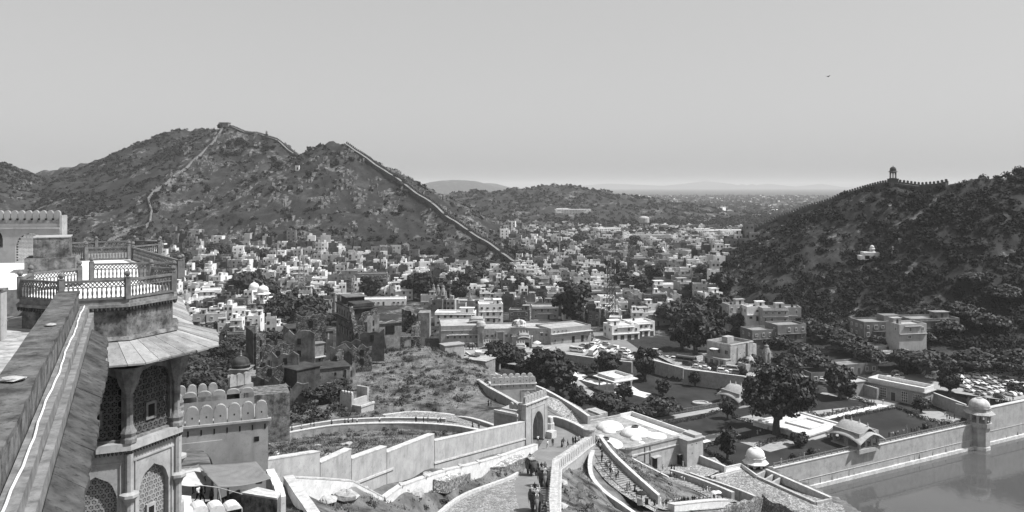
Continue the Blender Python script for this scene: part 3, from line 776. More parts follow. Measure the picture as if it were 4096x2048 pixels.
# lower zigzag wall
def on_slope(p): return Vector((p.x, p.y, ground(p.x, p.y)))
zz = [PD(288,483,80), PD(320,484,86), PD(350.6,486,90.5), PD(368,495,93.5), PD(383,503,97), PD(392,496,99), PD(401,490,101.5), PD(425,481,107), PD(450,473,115), PD(475,467,123), PD(499,460,132), PD(520,452.5,142), PD(536,447.5,150)]
zr = parapet('zigzag_wall', 'white zigzag wall climbing the grassy bank to the foot of the great gate', [p + Vector((0, 0, 0.55)) for p in zz], 0.75, PLW, COPING, 3.0)
for x, y, d in ((401,490,101.5),(425,481,107),(444,475,113),(460,470.5,118),(478,466,124),(499,460,132)):
    p = PD(x, y, d); part_box('drain_stone', STONE, zr, p + Vector((0.1, -0.1, 0.78)), (0.5, 1.1, 0.16), 0.4)
zb = parapet('zigzag_wall', 'short white wall running down towards the awning terrace', [p + Vector((0, 0, 0.6)) for p in [PD(288,483,80), PD(293,490,77), PD(300,501,73.5), PD(308,512,70.5), PD(317,526,67)]], 0.9, PLW, COPING, 3.0)
# cobbled bank between the zigzag wall and the apron
def bank():
    up = [PD(432,483,110), PD(450,476,116), PD(475,470,124), PD(499,463,133), PD(520,456,143), PD(530,452.5,150)]
    lo = [PD(433,488,108.5), PD(445,490,110), PD(470,480,121), PD(480,474.5,127), PD(505,474,129), PD(522,465,138)]
    rows = []
    for k in range(7):
        rows.append([u.lerp(l, k / 6) for u, l in zip(up, lo)])
    vs = [tuple(p + Vector((0, 0, 1.15))) for r_ in rows for p in r_]; n = len(up)
    fs = [(i * n + j, (i + 1) * n + j, (i + 1) * n + j + 1, i * n + j + 1) for i in range(6) for j in range(n - 1)]
    MB().add(vs, fs).build('cobbled_bank', COBBLEW, kind='structure')
    parapet('bank_edge', 'ragged stone edge below the bank of white rubble', [p + Vector((0, 0, 1.12)) for p in lo], 0.4, RUBBLE, None, 1.6, cat='edging')
bank()

# ------------------------------------------------------------------ great gate
def great_gate():
    a = PR(526, 445); b = PR(547.5, 437.5); rz = math.atan2(b.y - a.y, b.x - a.x); Wd = math.hypot(b.x - a.x, b.y - a.y)
    r = thing('great_gate', 'tall pale arched gate with merlons where the ramp passes through', 'gate', (a.x, a.y, 34.6), rz)
    Hh = 8.0
    mb = MB(); archwall(mb, Wd, Hh, [(Wd * 0.56, 3.7, 3.6, 2.4, 'point')], 1.1); mb.build('front', PL, r)
    mb = MB(); archwall(mb, Wd, Hh - 1.2, [(Wd * 0.56, 2.7, 3.2, 1.7, 'point')], 1.0, 0, 1.104); mb.build('inner_arch', PLG, r)
    for s, nm in ((0, 1), (1, 1)):
        MB().box((0.5 if s == 0 else Wd - 0.5, 4.4, Hh / 2 - 1.0), (1.0, 4.6, Hh - 2.0)).build('side_wall', PLG, r)
    MB().box((-0.55, 4.2, Hh / 2 - 1.0 - 1.2), (1.05, 5.6, Hh - 2.0 + 2.4)).build('side_block', PLG, r)
    MB().box((Wd / 2, 4.4, Hh - 1.86), (Wd - 2.0, 4.6, 0.28)).build('vault_roof', PLD, r)
    MB().ribbon([(-1.05, 6.9, Hh - 1.6, Hh - 2.1), (-1.05, 1.2, Hh - 1.6, Hh - 2.1)], 0.4, 0, 0).build('roof_edge', COPING, r)
    MB().box((Wd / 2, 0.52, Hh + 0.12), (Wd + 0.5, 1.5, 0.22)).build('cornice', COPING, r)
    MB().box((Wd * 0.56, 0.0, 7.0), (4.6, 0.14, 0.14)).build('panel_moulding', PL, r)
    for k in (-1, 1): part_box('panel_moulding', PL, r, (Wd * 0.56 + k * 2.3, 0.0, 3.7), (0.16, 0.16, 6.7))
    merlons(r, [(0, 0.45, Hh + 0.2), (Wd, 0.45, Hh + 0.2)], 1.12, 1.5, 0.5, PL, 0.16)
    merlons(r, [(0.1, 1.0, Hh - 1.0), (0.1, 4.0, Hh - 1.2)], 1.1, 1.3, 0.4, PLG)
    for k in range(6): part_box('drip_slot', DARK, r, (0.6 + k * (Wd - 1.2) / 5, -0.006, Hh - 0.32), (0.13, 0.03, 0.4))
    MB().box((Wd + 0.3, -0.6, 0.6), (1.8, 1.6, 1.4)).build('side_bench', COPING, r)
    MB().lathe([(0.9, 0), (0.9, 2.4), (0.7, 2.6), (0.62, 3.6), (0.5, 3.8)], 8, (Wd + 1.5, 0.4, 0.0)).build('corner_buttress', COPING, r)
    return r
great_gate()
parapet('road_parapet', 'dark stained wall bending along the road beyond the great gate', [p + Vector((0, 0, 1.5)) for p in smooth_path([PR(549,424), PR(557,424.5), PR(567,427.5), PR(578,432.5), PR(588,438.5)], 4)], 0.8, PLG, COPING, 4.2)
tower = thing('end_bollard', 'squat round masonry bollard closing the dark road parapet', 'bollard', tuple(PR(589, 442)))
MB().lathe([(1.1, -2), (1.1, 2.3), (1.25, 2.4), (1.25, 2.7), (0.2, 2.8)], 12).build('drum', PLD, tower)

# merloned curtain wall on the right of the ramp
def curtain():
    r = thing('curtain_wall', 'merloned curtain wall along the right edge of the elephant ramp', 'wall')
    pts = [Vector((4.9, 78, 47.6)), Vector((4.95, 90, 46.4)), Vector((5.4, 104, 44.2)), Vector((6.3, 118, 42.0)), Vector((7.2, 131, 40.0)), Vector((10.2, 141, 38.2)), Vector((13.2, 151, 36.6)), Vector((15.4, 157, 35.8))]
    for a, b in zip(pts[:-1], pts[1:]):
        MB().ribbon([(a.x, a.y, a.z - 1.2, a.z - 9), (b.x, b.y, b.z - 1.2, b.z - 9)], 1.7, 0, 0).build('wall_bay', PL, r)
        part = MB().ribbon([(a.x + 0.75, a.y, a.z - 1.3, a.z - 1.5), (b.x + 0.75, b.y, b.z - 1.3, b.z - 1.5)], 0.5, 0, 0).build('ledge', COPING, r)
    merlons(r, [p + Vector((0, 0, -1.2)) for p in pts], 1.55, 1.5, 1.15, STONE, fill=0.84)
    part_box('end_block', PL, r, (15.6, 157.6, 33.4), (1.4, 1.2, 5.0), 1.2)
curtain()
# second merloned gate beyond, and its side wall
def second_gate():
    a = PD(491, 385.5, 205); b = PD(536, 384, 207); d = b - a; Wd = math.hypot(d.x, d.y); rz = math.atan2(d.y, d.x)
    r = thing('lower_gate', 'second gate with two rows of merlons below the knoll', 'gate', (a.x, a.y, a.z - 6.0), rz)
    mb = MB(); archwall(mb, Wd, 6.0, [(Wd * 0.83, 2.6, 2.6, 1.6, 'point')], 4.0); mb.build('body', PL, r)
    MB().box((Wd / 2, 2.0, 6.1), (Wd + 0.4, 4.5, 0.2)).build('cornice', COPING, r)
    merlons(r, [(0, 0.3, 6.2), (Wd, 0.3, 6.2)], 1.75, 1.75, 0.6, PL, 0.22)
    merlons(r, [(0, 3.7, 6.2), (Wd, 3.7, 6.2)], 1.75, 1.75, 0.6, PLD)
    for k in range(7): part_box('drip_slot', DARK, r, (0.8 + k * (Wd - 1.6) / 6, -0.006, 5.6), (0.16, 0.03, 0.5))
    for k in (-1, 1): part_box('panel_moulding', PLD, r, (Wd * 0.83 + k * 1.9, -0.03, 2.2), (0.16, 0.12, 4.4))
    part_box('panel_moulding', PLD, r, (Wd * 0.83, -0.03, 4.48), (3.96, 0.12, 0.16))
second_gate()
parapet('descent_wall', 'straight wall sloping down from the knoll to the lower gate', [PD(478,380,212), PD(490,388,204), PD(505,396,196), PD(517,403,190)], 0.8, PLG, STONE, 4.0)
parapet('lower_parapet', 'long white-topped parapet beside the garden trees on the lower road', [p + Vector((0, 0, 0.2)) for p in smooth_path([PD(466,361.5,268), PD(480,366,263), PD(497,375,256), PD(515,381,250), PD(537,387,245), PD(552,394,241), PD(566,402,236), PD(578,409.5,230), PD(589,417,224)], 3)], 0.8, PL, COPING, 4.5)
# small block house on the upper walk
def walk_gate():
    a = PD(340, 419, 186); b = PD(352, 418, 185)
    r = thing('walk_gate', 'small flat-roofed gatehouse with crenels on the upper walk', 'gate', (a.x, a.y, a.z - 0.4), -0.55)
    mb = MB(); archwall(mb, 3.6, 6.2, [(1.8, 2.0, 2.6, 1.2, 'point')], 0.7); mb.build('front', PLD, r)
    MB().box((3.3, 3.2, 2.6), (0.6, 5.0, 5.2)).build('side_wall', PL, r)
    MB().box((4.9, 2.6, 1.9), (2.6, 4.4, 3.8)).build('side_room', PL, r)
    MB().box((4.9, 2.6, 3.88), (2.9, 4.7, 0.14)).build('roof_slab', PLG, r)
    MB().box((1.9, 5.6, 3.8), (3.4, 0.5, 6.6)).build('back_wall', PLD, r)
    merlons(r, [(0, 0.35, 6.2), (3.6, 0.35, 6.2)], 0.9, 0.9, 0.5, PL, 0.15)
    part_box('roof_edge', COPING, r, (6.1, 2.6, 4.1), (0.35, 4.7, 0.4)); part_box('roof_edge', COPING, r, (4.9, 0.4, 4.06), (2.9, 0.35, 0.3))
walk_gate()

# ------------------------------------------------------------------ lake, garden
WATER = mat('lake_water', 0.07, 0.09, 0.02, rough=0.03, spec=0.5)
_nt = WATER.node_tree; _p = _nt.nodes['Principled BSDF']
_b = nd(_nt, 'ShaderNodeBump', Distance=0.03); _b.inputs['Strength'].default_value = 0.35
_n2 = nd(_nt, 'ShaderNodeTexNoise', Scale=0.9, Detail=3.0); _g = nd(_nt, 'ShaderNodeNewGeometry')
_nt.links.new(_g.outputs['Position'], _n2.inputs['Vector']); _nt.links.new(_n2.outputs['Fac'], _b.inputs['Height']); _nt.links.new(_b.outputs[0], _p.inputs['Normal'])
flat('lake', [(66, 219), (60, 60), (420, 60), (420, 395)], 0.0, WATER)
flat('garden_lawn', GARDEN, GZ, LAWN)
flat('forecourt', COURT, 11.42, PAVE)
flat('car_park', PARK, 13.02, PAVE)
flat('car_park', LOT, 11.62, PATHM)
LW0 = Vector((69, 217.6)); LW1 = Vector((150.5, 260.2)); LD = (LW1 - LW0).normalized(); LN = Vector((LD.y, -LD.x))
def lakewall(name, label, a, b, zt, m, ledge_z):
    r = thing(name, label, 'wall')
    L = (b - a).length; c = (a + b) / 2; ang = math.atan2(b.y - a.y, b.x - a.x)
    part_box('wall_face', m, r, (c.x, c.y, (zt - 4) / 2), (L, 1.2, zt + 4), ang)
    part_box('coping', COPING, r, (c.x, c.y, zt + 0.1), (L, 1.5, 0.19), ang)
    p = c + LN * 0.62; part_box('footing', mat('footing_pale', 0.45, 0.75, 0.5, spots=0.5, bump=0.04), r, (p.x, p.y, -1.2), (L, 1.3, 4.4), ang)
    p = c + LN * 0.62; part_box('ledge', COPING, r, (p.x, p.y, ledge_z), (L, 0.2, 0.12), ang)
    return r, ang
r1, LANG = lakewall('lake_wall', 'long pale retaining wall rising from the lake below the garden railing', LW0, LW1, GZ - 0.1, PL, 3.0)
r2, _ = lakewall('lake_wall', 'higher pale wall rising from the lake beyond the domed corner tower', LW1 + LD * 2.6, LW1 + LD * 90, 11.9, PL, 4.4)
for k, t in enumerate((28, 36)):
    p = LW1 + LD * t + LN * 0.61; part_box('niche', DARK, r2, (p.x, p.y, 9.0), (0.9, 0.12, 1.5), LANG)
part_box('wall_return', PLG, r2, (*(LW1 + LD * 2.4 - LN * -0.0 - LN * 4.0), 9.9), (0.7, 8.0, 4.4), LANG)
# railing on the lake wall
def railing(label, pts, h, m, panel=2.4, name='railing', group='garden railings'):
    r = thing(name, label, 'railing', group=group)
    for a, b in zip(pts[:-1], pts[1:]):
        a, b = Vector(a), Vector(b); d = b - a; L = d.length; n = max(1, round(L / panel)); ang = math.atan2(d.y, d.x)
        for i in range(n + 1): part_box('post', m, r, a + d * (i / n) + Vector((0, 0, h / 2)), (0.22, 0.22, h + 0.15), ang)
        for i in range(n):
            q = a + d * ((i + 0.5) / n)
            pm = _ub.get(('panel', m.name, round(L / n, 1), h))
            if pm is None:
                mb = MB(); w = L / n - 0.2
                mb.box((0, 0, h - 0.06), (w, 0.09, 0.12)).box((0, 0, 0.14), (w, 0.09, 0.1))
                for k in range(7): mb.box((-w / 2 + w * (k + 0.5) / 7, 0, h / 2), (0.07, 0.06, h - 0.3))
                pm = mb.mesh('railing_panel', m); _ub[('panel', m.name, round(L / n, 1), h)] = pm
            link('railing_panel', pm, r, loc=q, rz=ang)
    return r
g3 = lambda v, z=GZ: Vector((v.x, v.y, z))
railing('railing on the lake wall between the white domed kiosk and the curved-roof pavilion', [g3(LW0 + LD * 3, GZ + 0.06), g3(LW0 + LD * 33, GZ + 0.06)], 1.15, METAL)
railing('railing on the lake wall between the curved-roof pavilion and the corner tower', [g3(LW0 + LD * 46, GZ + 0.06), g3(LW0 + LD * 90, GZ + 0.06)], 1.15, METAL)
# corner tower in the lake
tp = LW1 + LD * 0.6 + LN * 1.2
tw = thing('corner_tower', 'octagonal domed tower standing in the lake at the wall corner', 'tower', (tp.x, tp.y, 0), LANG)
MB().lathe([(3.1, -4), (3.1, 0.9), (3.0, 1.0), (3.0, 7.2), (3.4, 7.6), (3.4, 8.3)], 8, rot=math.pi / 8).build('shaft', PL, tw)
MB().lathe([(3.16, -3), (3.16, 0.95), (3.0, 1.15)], 8, rot=math.pi / 8).build('waterline_band', mat('footing_pale', 0.5), tw)
chhatri('tower_pavilion', 'white-domed octagonal pavilion crowning the corner tower above the lake', (tp.x, tp.y, 8.32), 3.25, 3.0, 2.7, PLD, mat('dome_mottled', 0.42, 0.66, 0.8, spots=0.35, streak=0.2), base=0.5, eave=1.42, rz=LANG)
# white kiosk at the near corner
chhatri('kiosk', 'white octagonal kiosk with swelling dome at the near garden corner', (65.6, 215.6, GZ + 0.2), 2.6, 2.1, 2.3, PLW, mat('dome_white', 0.6, 0.82, 1.0, spots=0.4), base=0.5, eave=1.35)
# curved-roof pavilions
bp = LW0 + LD * 39.5 - LN * 3.2
ROOFST = mat('roof_stone', 0.33, 0.45, 1.4, spots=0.3, bump=0.02)
bangla('pavilion', 'large pavilion with drooping curved roof standing on the lake wall', (bp.x, bp.y, GZ), LANG - math.pi / 2, 4.7, 4.2, 3.7, 2.5, 1.5, PL, ROOFST, PLG, 2, 3)
p2 = PZ(739, 405.5, GZ)
bangla('pavilion', 'drooping curved-roof pavilion half hidden by the great garden tree', tuple(p2 + Vector((0.5, 2.5, 0))), LANG - math.pi / 2, 4.5, 4.0, 3.7, 2.4, 1.4, PL, ROOFST, PLG, 2, 3)
# white flat pavilion in the upper garden
def white_pavilion():
    A, B, C_, D_ = [PZ(*q) for q in ((612.4, 385.3, 11.6), (638, 382.3, 11.6), (617.5, 374.5, 11.6), (593.5, 378.7, 11.6))]
    c = (A + B + C_ + D_) / 4; ang = math.atan2(B.y - A.y, B.x - A.x)
    w = ((B - A).length + (C_ - D_).length) / 2; d = ((D_ - A).length + (C_ - B).length) / 2
    r = thing('flat_pavilion', 'white open pavilion with flat parapeted roof on the upper lawn', 'pavilion', (c.x, c.y, GZ), ang + 0.15, scale=(1, 1, 1.3))
    MB().box((0, 0, 0.15), (w - 0.5, d - 0.5, 0.5)).build('plinth', PLW, r)
    for sx in (-1, 1):
        for sy in (-1, 0, 1):
            MB().lathe([(0.4, 0.4), (0.32, 0.8), (0.26, 2.4), (0.45, 2.9), (0.6, 3.3)], 8, (sx * (w / 2 - 1.8), sy * (d / 2 - 1.8), 0)).build('column', PLW, r)
    for s in (-1, 1):
        part_box('beam', PLW, r, (0, s * (d / 2 - 1.8), 3.25), (w - 3.2, 0.6, 0.5)); part_box('beam', PLW, r, (s * (w / 2 - 1.8), 0, 3.2), (0.6, d - 4.3, 0.5))
    MB().box((0, 0, 3.62), (w, d, 0.22)).build('roof_slab', PLW, r)
    for s in (-1, 1):
        part_box('roof_parapet', PLW, r, (0, s * (d / 2 - 1.5), 4.15), (w - 2.6, 0.35, 0.82)); part_box('roof_parapet', PLW, r, (s * (w / 2 - 1.5), 0, 4.14), (0.35, d - 3.4, 0.8))
white_pavilion()
# garden paths, channels, platform (all on the level garden)
def gp(name, pts, up, m): return flat(name, pzpoly(pts, GZ), GZ + up, m)
gp('garden_path', [(618,424.5),(722,406.5),(725,409.5),(622,428.5)], 0.02, PATHM)
gp('garden_path', [(735,418.5),(752,414.5),(828,436),(815,440)], 0.02, PATHM)
gp('garden_path', [(803,412),(890,403),(897,406.5),(812,421.5)], 0.016, PATHM)
gp('garden_path', [(812,421.5),(825,418),(852,428),(838,437)], 0.024, PATHM)
gp('garden_path', [(702,436),(745,427.5),(752,430),(706,440)], 0.02, PATHM)
gp('garden_path', [(735,440.5),(770,434),(800,444),(770,452)], 0.02, PATHM)
gp('garden_path', [(831,388.5),(868,393),(900,403),(888,406),(820,393.5)], 0.012, PATHM)
gp('garden_path', [(912,411),(965,411.5),(958,424),(925,420)], 0.012, PATHM)
gp('garden_path', [(545,365),(563,368),(600,397),(584,399)], 0.012, PATHM)
gp('water_channel', [(824,417.4),(880,404.2),(890,405.8),(829.5,419)], 0.05, PLW)
gp('water_channel', [(700,441),(738,433.5),(742,435.2),(704,443)], 0.05, PLW)
gp('water_channel', [(750,422.2),(758,420.4),(815,438),(808,440.2)], 0.05, PLW)
gp('water_channel', [(560,371.5),(574,371),(588,376),(582,380),(563,379)], 0.05, PLW)
gp('water_channel', [(582,380.5),(588,378),(652,394),(645,398)], 0.045, PLW)
gp('water_channel', [(600,392),(632,386),(640,391),(612,400)], 0.04, PLW)
gp('bare_earth', [(683,366),(652,365),(668,377),(684,379)], 0.02, mat('bare_earth', 0.22, 0.34, 0.3, spots=0.3))
def platform():
    q = [PZ(x, y, GZ + 1.3) for x, y in ((753,421.5),(800,412.5),(845,425.5),(808,436.5))]
    r = thing('marble_platform', 'white marble platform with sunken basin behind the great garden tree', 'platform')
    poly = [(p.x, p.y) for p in q]; MB().prism(poly, GZ - 0.5, GZ + 1.2).build('base', PLW, r)
    c = Vector((sum(p[0] for p in poly) / 4, sum(p[1] for p in poly) / 4))
    for i in range(4):
        a, b = Vector(poly[i]), Vector(poly[(i + 1) % 4]); a2, b2 = c + (a - c) * 0.98, c + (b - c) * 0.98
        MB().ribbon([(a2.x, a2.y, GZ + 1.62, GZ + 1.2), (b2.x, b2.y, GZ + 1.62, GZ + 1.2)], 0.9, 0, 0).build('rim', mat('rim_stone', 0.45, 0.7, 0.7, spots=0.4), r)
    inn = [tuple(c + (Vector(p) - c) * 0.45 + Vector((2, 0))) for p in poly]
    for i in range(4):
        a, b = inn[i], inn[(i + 1) % 4]; MB().ribbon([(a[0], a[1], GZ + 1.75, GZ + 1.2), (b[0], b[1], GZ + 1.75, GZ + 1.2)], 0.6, 0, 0).build('basin_rim', PLW, r)
    for k in range(3): part_box('step', PLW, r, (*PZ(822, 434.5, GZ)[:2], GZ + 0.2 + 0.3 * k), (3 - 0.7 * k, 1.6 - 0.35 * k, 0.32), LANG)
platform()
fm = MB().lathe([(0.12, 0), (0.1, 0.35), (0.16, 0.42), (0.05, 0.6)], 6).mesh('nozzle', METAL)
for k in range(9):
    p = PZ(830, 417.2, GZ).lerp(PZ(883, 405.2, GZ), k / 8)
    link('fountain_nozzle', fm, None, loc=p + Vector((0, 0, 0.05)), label='small metal fountain nozzle in the long white channel by the lawn', cat='fountain', group='fountain nozzles in the long channel')
bs = thing('round_basin', 'small pale oval basin in the middle of the upper lawn', 'basin', tuple(PZ(700.5, 404, GZ)))
MB().lathe([(2.4, -0.2), (2.4, 0.7), (1.9, 0.7), (1.9, 0.35), (0.1, 0.35)], 18, sx=1.2).build('bowl', PLD, bs)
MB().box((2.9, -0.6, 0.1), (2.0, 1.2, 0.7)).build('spout_step', PLD, bs)
railing('grey railing fence along the path between the upper and lower lawns', [PZ(618,423,GZ), PZ(722,405.5,GZ)], 1.2, METAL, 2.6)
railing('short railing by the far lawn next to the parked cars', [PZ(802,391.5,GZ), PZ(831,385,GZ)], 1.3, METAL, 2.6)
hz_ = [([(663,425.5),(702,418),(720,411.5)], 'hedge along the near side of the upper railing path'),
 ([(702,447.5),(750,437.5)], 'hedge beside the white channel near the domed bath house'),
 ([(733,417.5),(768,428),(770,430)], 'hedge at the edge of the path by the curved-roof pavilion'),
 ([(806,394),(828,388.5)], 'thick pale hedge bordering the far lawn'),
 ([(831,390),(875,406)], 'low hedge between the far lawn and the white hall'),
 ([(808,413),(820,417.2),(872,405.5)], 'hedge along the front of the far lawn'),
 ([(838,420),(895,408)], 'hedge on the near side of the long white channel'),
 ([(897,408),(925,420),(958,425.5)], 'dark hedge curving to the corner tower'),
 ([(690,443),(720,459),(742,470)], 'hedge by the near lawn behind the white kiosk'),
 ([(756,447.5),(784,437)], 'short hedge under the great garden tree')]
for i, (pp, lb) in enumerate(hz_): hedge(lb, [PZ(x, y, GZ) for x, y in pp], 1.1, 0.9, seed=20 + i, m=(LEAFG if i == 3 else LEAFM))
# retaining walls and the road above the upper garden
def retain(label, pts, zt, m, th=1.0, drop=7.0, name='retaining_wall'):
    return parapet(name, label, [Vector((p[0], p[1], zt)) for p in pts], th, m, COPING, drop)
retain('tall plain wall holding up the car terrace above the lawn', [tuple(PZ(684, 369, 13.9))[:2], tuple(PZ(744.5, 376.5, 13.9))[:2]], 13.9, PLG)
retain('low road wall above the lawn behind the dense garden trees', [tuple(PZ(632, 360, 13.0))[:2], tuple(PZ(651.6, 360.3, 13.0))[:2], tuple(PZ(684, 368.2, 13.4))[:2]], 13.3, PLD)
retain('far garden wall below the street of parked cars', [tuple(PZ(566, 354.5, 12.2))[:2], tuple(PZ(606, 360, 12.2))[:2], tuple(PZ(632, 362, 12.5))[:2]], 12.4, PLG)
retain('side wall of the car terrace by the curved-roof pavilion', [tuple(PZ(744.5, 377, 13.9))[:2], (112, 312), (112, 330)], 13.7, PLG)
retain('low wall of the car lot beside the white hall', [tuple(PZ(934, 395, 11.6))[:2], tuple(PZ(966, 407, 11.6))[:2]], 12.3, PLG, 0.6, 5)
# white hall
def white_hall():
    a = PZ(868, 395.5, GZ); b = PZ(924.5, 407.5, GZ); d = b - a; Wd = math.hypot(d.x, d.y); ang = math.atan2(d.y, d.x)
    r = thing('garden_hall', 'long low hall with white parapet and tall arched windows', 'building', (a.x, a.y, GZ), ang)
    D = 7.5; H = 5.0
    MB().box((Wd / 2, D / 2, H / 2 - 0.5), (Wd, D, H + 1.0)).build('walls', PLG, r)
    MB().box((Wd / 2, D / 2, H + 0.1), (Wd + 1.4, D + 1.4, 0.22)).build('eave', PL, r)
    MB().box((Wd / 2, D / 2, H + 0.32), (Wd - 0.6, D - 0.6, 0.2)).build('roof_slab', PLW, r)
    for s in (0, 1):
        part_box('roof_parapet', PLW, r, (Wd / 2, 0.2 + s * (D - 0.4), H + 0.95), (Wd, 0.4, 1.5)); part_box('roof_parapet', PLW, r, (0.2 + s * (Wd - 0.4), D / 2, H + 0.94), (0.4, D - 0.8, 1.48))
    def bigwin(x, y, rz):
        w = link('window', ubox(mat('glass_dark', 0.03, 0.05, 1.0, rough=0.1, spec=0.5), 'window'), r, loc=(x, y, 2.3), rz=rz, scale=(2.2, 0.06, 3.6))
        for k in range(4): part_box('glazing_bar', PLW, w, (-0.5 + k / 3, -0.6, 0), (0.06, 0.8, 1.02))
        for k in range(5): part_box('glazing_bar', PLW, w, (0, -0.9, -0.5 + k / 4), (1.0, 0.8, 0.035))
    for f in (0.10, 0.28, 0.66, 0.86): bigwin(Wd * f, -0.03, 0)
    bigwin(Wd + 0.03, D * 0.5, math.pi / 2)
    dr = part_box('door', WOODD, r, (Wd * 0.46, -0.04, 1.5), (1.5, 0.1, 3.0)); part_box('door_surround', PL, dr, (0, 0.35, 0.03), (1.35, 0.6, 1.08))
    a2 = PZ(831, 390.5, GZ); b2 = PZ(850.5, 397, GZ); d2 = b2 - a2
    r2 = thing('side_block', 'plain flat-roofed block joined to the white hall behind two slim trees', 'building', (a2.x, a2.y, GZ), math.atan2(d2.y, d2.x))
    w2 = math.hypot(d2.x, d2.y)
    MB().box((w2 / 2, 4, 2.3), (w2, 8, 5.6)).build('walls', PLG, r2); MB().box((w2 / 2, 4, 5.2), (w2 + 0.4, 8.4, 0.2)).build('roof_slab', PL, r2)
    for s in (0, 1): part_box('roof_parapet', PLD, r2, (w2 / 2, 0.2 + 7.6 * s, 5.6), (w2, 0.3, 0.6))
    MB().box((w2 + 3.2, 6.5, 1.8), (6.4, 1.0, 4.6)).build('link_wall', PLG, r2)
white_hall()

# ------------------------------------------------------------------ bath house with domes
def bath_house():
    a = PZ(631.5, 449, 18.3); b = PZ(679, 437.5, 18.3); d = b - a; L = math.hypot(d.x, d.y); ang = math.atan2(d.y, d.x)
    r = thing('bath_house', 'flat-roofed bath house with whitewashed domes above the forecourt', 'building', (a.x, a.y, 11.3), ang)
    D = 24.0; H = 7.0; X0 = -0.0
    rt = mat('roof_mottled', 0.20, 0.40, 0.5, spots=0.6, bump=0.02)
    poly = [(0, 0), (L, 0), (L, D * 0.98), (L * 0.28, D), (-L * 0.62, D * 0.92), (-L * 0.62, D * 0.42), (-L * 0.30, D * 0.22), (-1.5, 0.6)]
    MB().prism(poly, -5, H - 0.05).build('walls', PL, r)
    MB().prism([(p[0] * 1.0, p[1]) for p in poly], H - 0.05, H).build('roof_surface', rt, r)
    for i in range(len(poly)):
        p, q = poly[i], poly[(i + 1) % len(poly)]
        if i in (0, 4, 5, 7, 2): MB().ribbon([(p[0], p[1], H + 0.5, H - 0.02), (q[0], q[1], H + 0.5, H - 0.02)], 0.5, 0, 0).build('roof_parapet', PLD, r)
    part_box('string_course', COPING, r, (L / 2, -0.12, H - 1.7), (L, 0.25, 0.25)); part_box('string_course', COPING, r, (1.0, -0.12, H - 2.0), (2, 0.2, 0.2))
    dw = mat('dome_white', 0.6)
    def dm(x, y, R, h, hole=False, n=16):
        o = MB().lathe([(R, 0)] + [(R * math.cos(t), 0.8 * h * math.sin(t)) for t in [0.25, 0.5, 0.75, 1.0, 1.25, 1.45]], n, (x, y, H - 0.04)).build('dome', dw, r, smooth=True)
        if hole: MB().lathe([(R * 0.22, 0), (R * 0.24, 0.5), (R * 0.17, 0.5), (R * 0.17, 0.1), (0.02, 0.1)], 12, (x, y, H + h * 0.74)).build('skylight', mat('skylight_rim', 0.10, 0.16, 2), o)
    dm(-3.5, 6.0, 4.6, 1.9, True); dm(9.0, 8.5, 4.0, 2.5, True); dm(7.0, 16.5, 3.8, 2.3); dm(12.3, 4.0, 2.9, 1.1); dm(-7.0, 15.0, 2.2, 0.8, True); dm(-9.5, 10.5, 1.7, 0.6, True)
    dm(4.5, 14.0, 1.9, 1.3); dm(11.5, 6.2, 1.6, 1.2); dm(6.2, 5.2, 1.6, 1.0); dm(0.5, 12.5, 0.8, 0.3); dm(5.5, 2.3, 0.9, 0.4)
    MB().box((-3.5, 17.5, H + 0.12), (4.2, 3.2, 0.3)).build('roof_platform', dw, r); MB().lathe([(0.8, 0), (0.8, 0.5), (0.6, 0.5), (0.1, 0.3)], 10, (-3.5, 17.5, H + 0.2)).build('skylight', mat('skylight_rim', 0.1), r)
    # long white roof trough
    W0 = L + 0.02
    MB().box((W0 + 2.6, D * 0.5 + 1.0, H / 2 - 2.4), (5.2, D - 2.0, H + 3.2)).build('wing_walls', PL, r)
    MB().box((W0 + 2.6, D * 0.5 + 1.0, H - 0.72), (5.2, D - 2.0, 0.12)).build('wing_roof', PLW, r)
    for s in (0, 1): part_box('wing_parapet', PLW, r, (W0 + 0.2 + 4.8 * s, D * 0.5 + 1.0, H - 0.1 if s else H - 0.55), (0.42, D - 2.0, 1.2 if s else 0.3))
    part_box('wing_parapet', PLW, r, (W0 + 2.6, D + 0.0, H - 0.1), (4.4, 0.4, 1.2)); 
    MB().box((W0 + 2.8, -0.6, H / 2 - 2.0), (6.0, 5.0, H + 3.8)).build('corner_block', PL, r)
    MB().box((W0 + 3.0, -0.6, H - 0.02), (6.8, 5.8, 0.16)).build('corner_eave', PLD, r)
    part_box('corner_parapet', PL, r, (W0 + 4.4, -0.6, H + 0.4), (2.6, 4.4, 0.7))
    for k, (x, z) in enumerate(((0.7, 5.6), (2.4, 5.7), (0.8, 3.4))): part_box('vent', DARK, r, (W0 + x + 0.9, -3.11, z), (0.35, 0.05, 0.2))
    for x, w in ((L * 0.48, 1.7),):
        dr = part_box('door', DARK, r, (x, -0.02, 2.0), (w, 0.12, 3.2)); part_box('awning', PL, dr, (0, -5.5, 0.54), (1.6, 11.0, 0.05))
    dr = part_box('door', DARK, r, (L * 0.2, -0.02, 1.7), (0.9, 0.1, 2.4))
    for x in (L * 0.27, L * 0.38): part_box('downpipe', METAL, r, (x, -0.1, 3.4), (0.22, 0.2, 6.8))
    dr = part_box('door', DARK, r, (W0 - 0.6, -0.6, 1.6), (0.14, 2.2, 3.0)); part_box('awning', PLG, dr, (-5, 0, 0.58), (10, 1.3, 0.06))
    for k in range(3): part_box('sign_panel', mat('sign_grey', 0.12, 0.2, 2), r, (W0 + 5.81, -1.2 + k * 0.1, 4.6 - k * 1.4), (0.05, 1.0, 1.1))
    part_box('sign_board', PLW, r, (W0 + 5.86, 0.9, 2.4), (0.06, 1.4, 1.6))
    return r
bath_house()
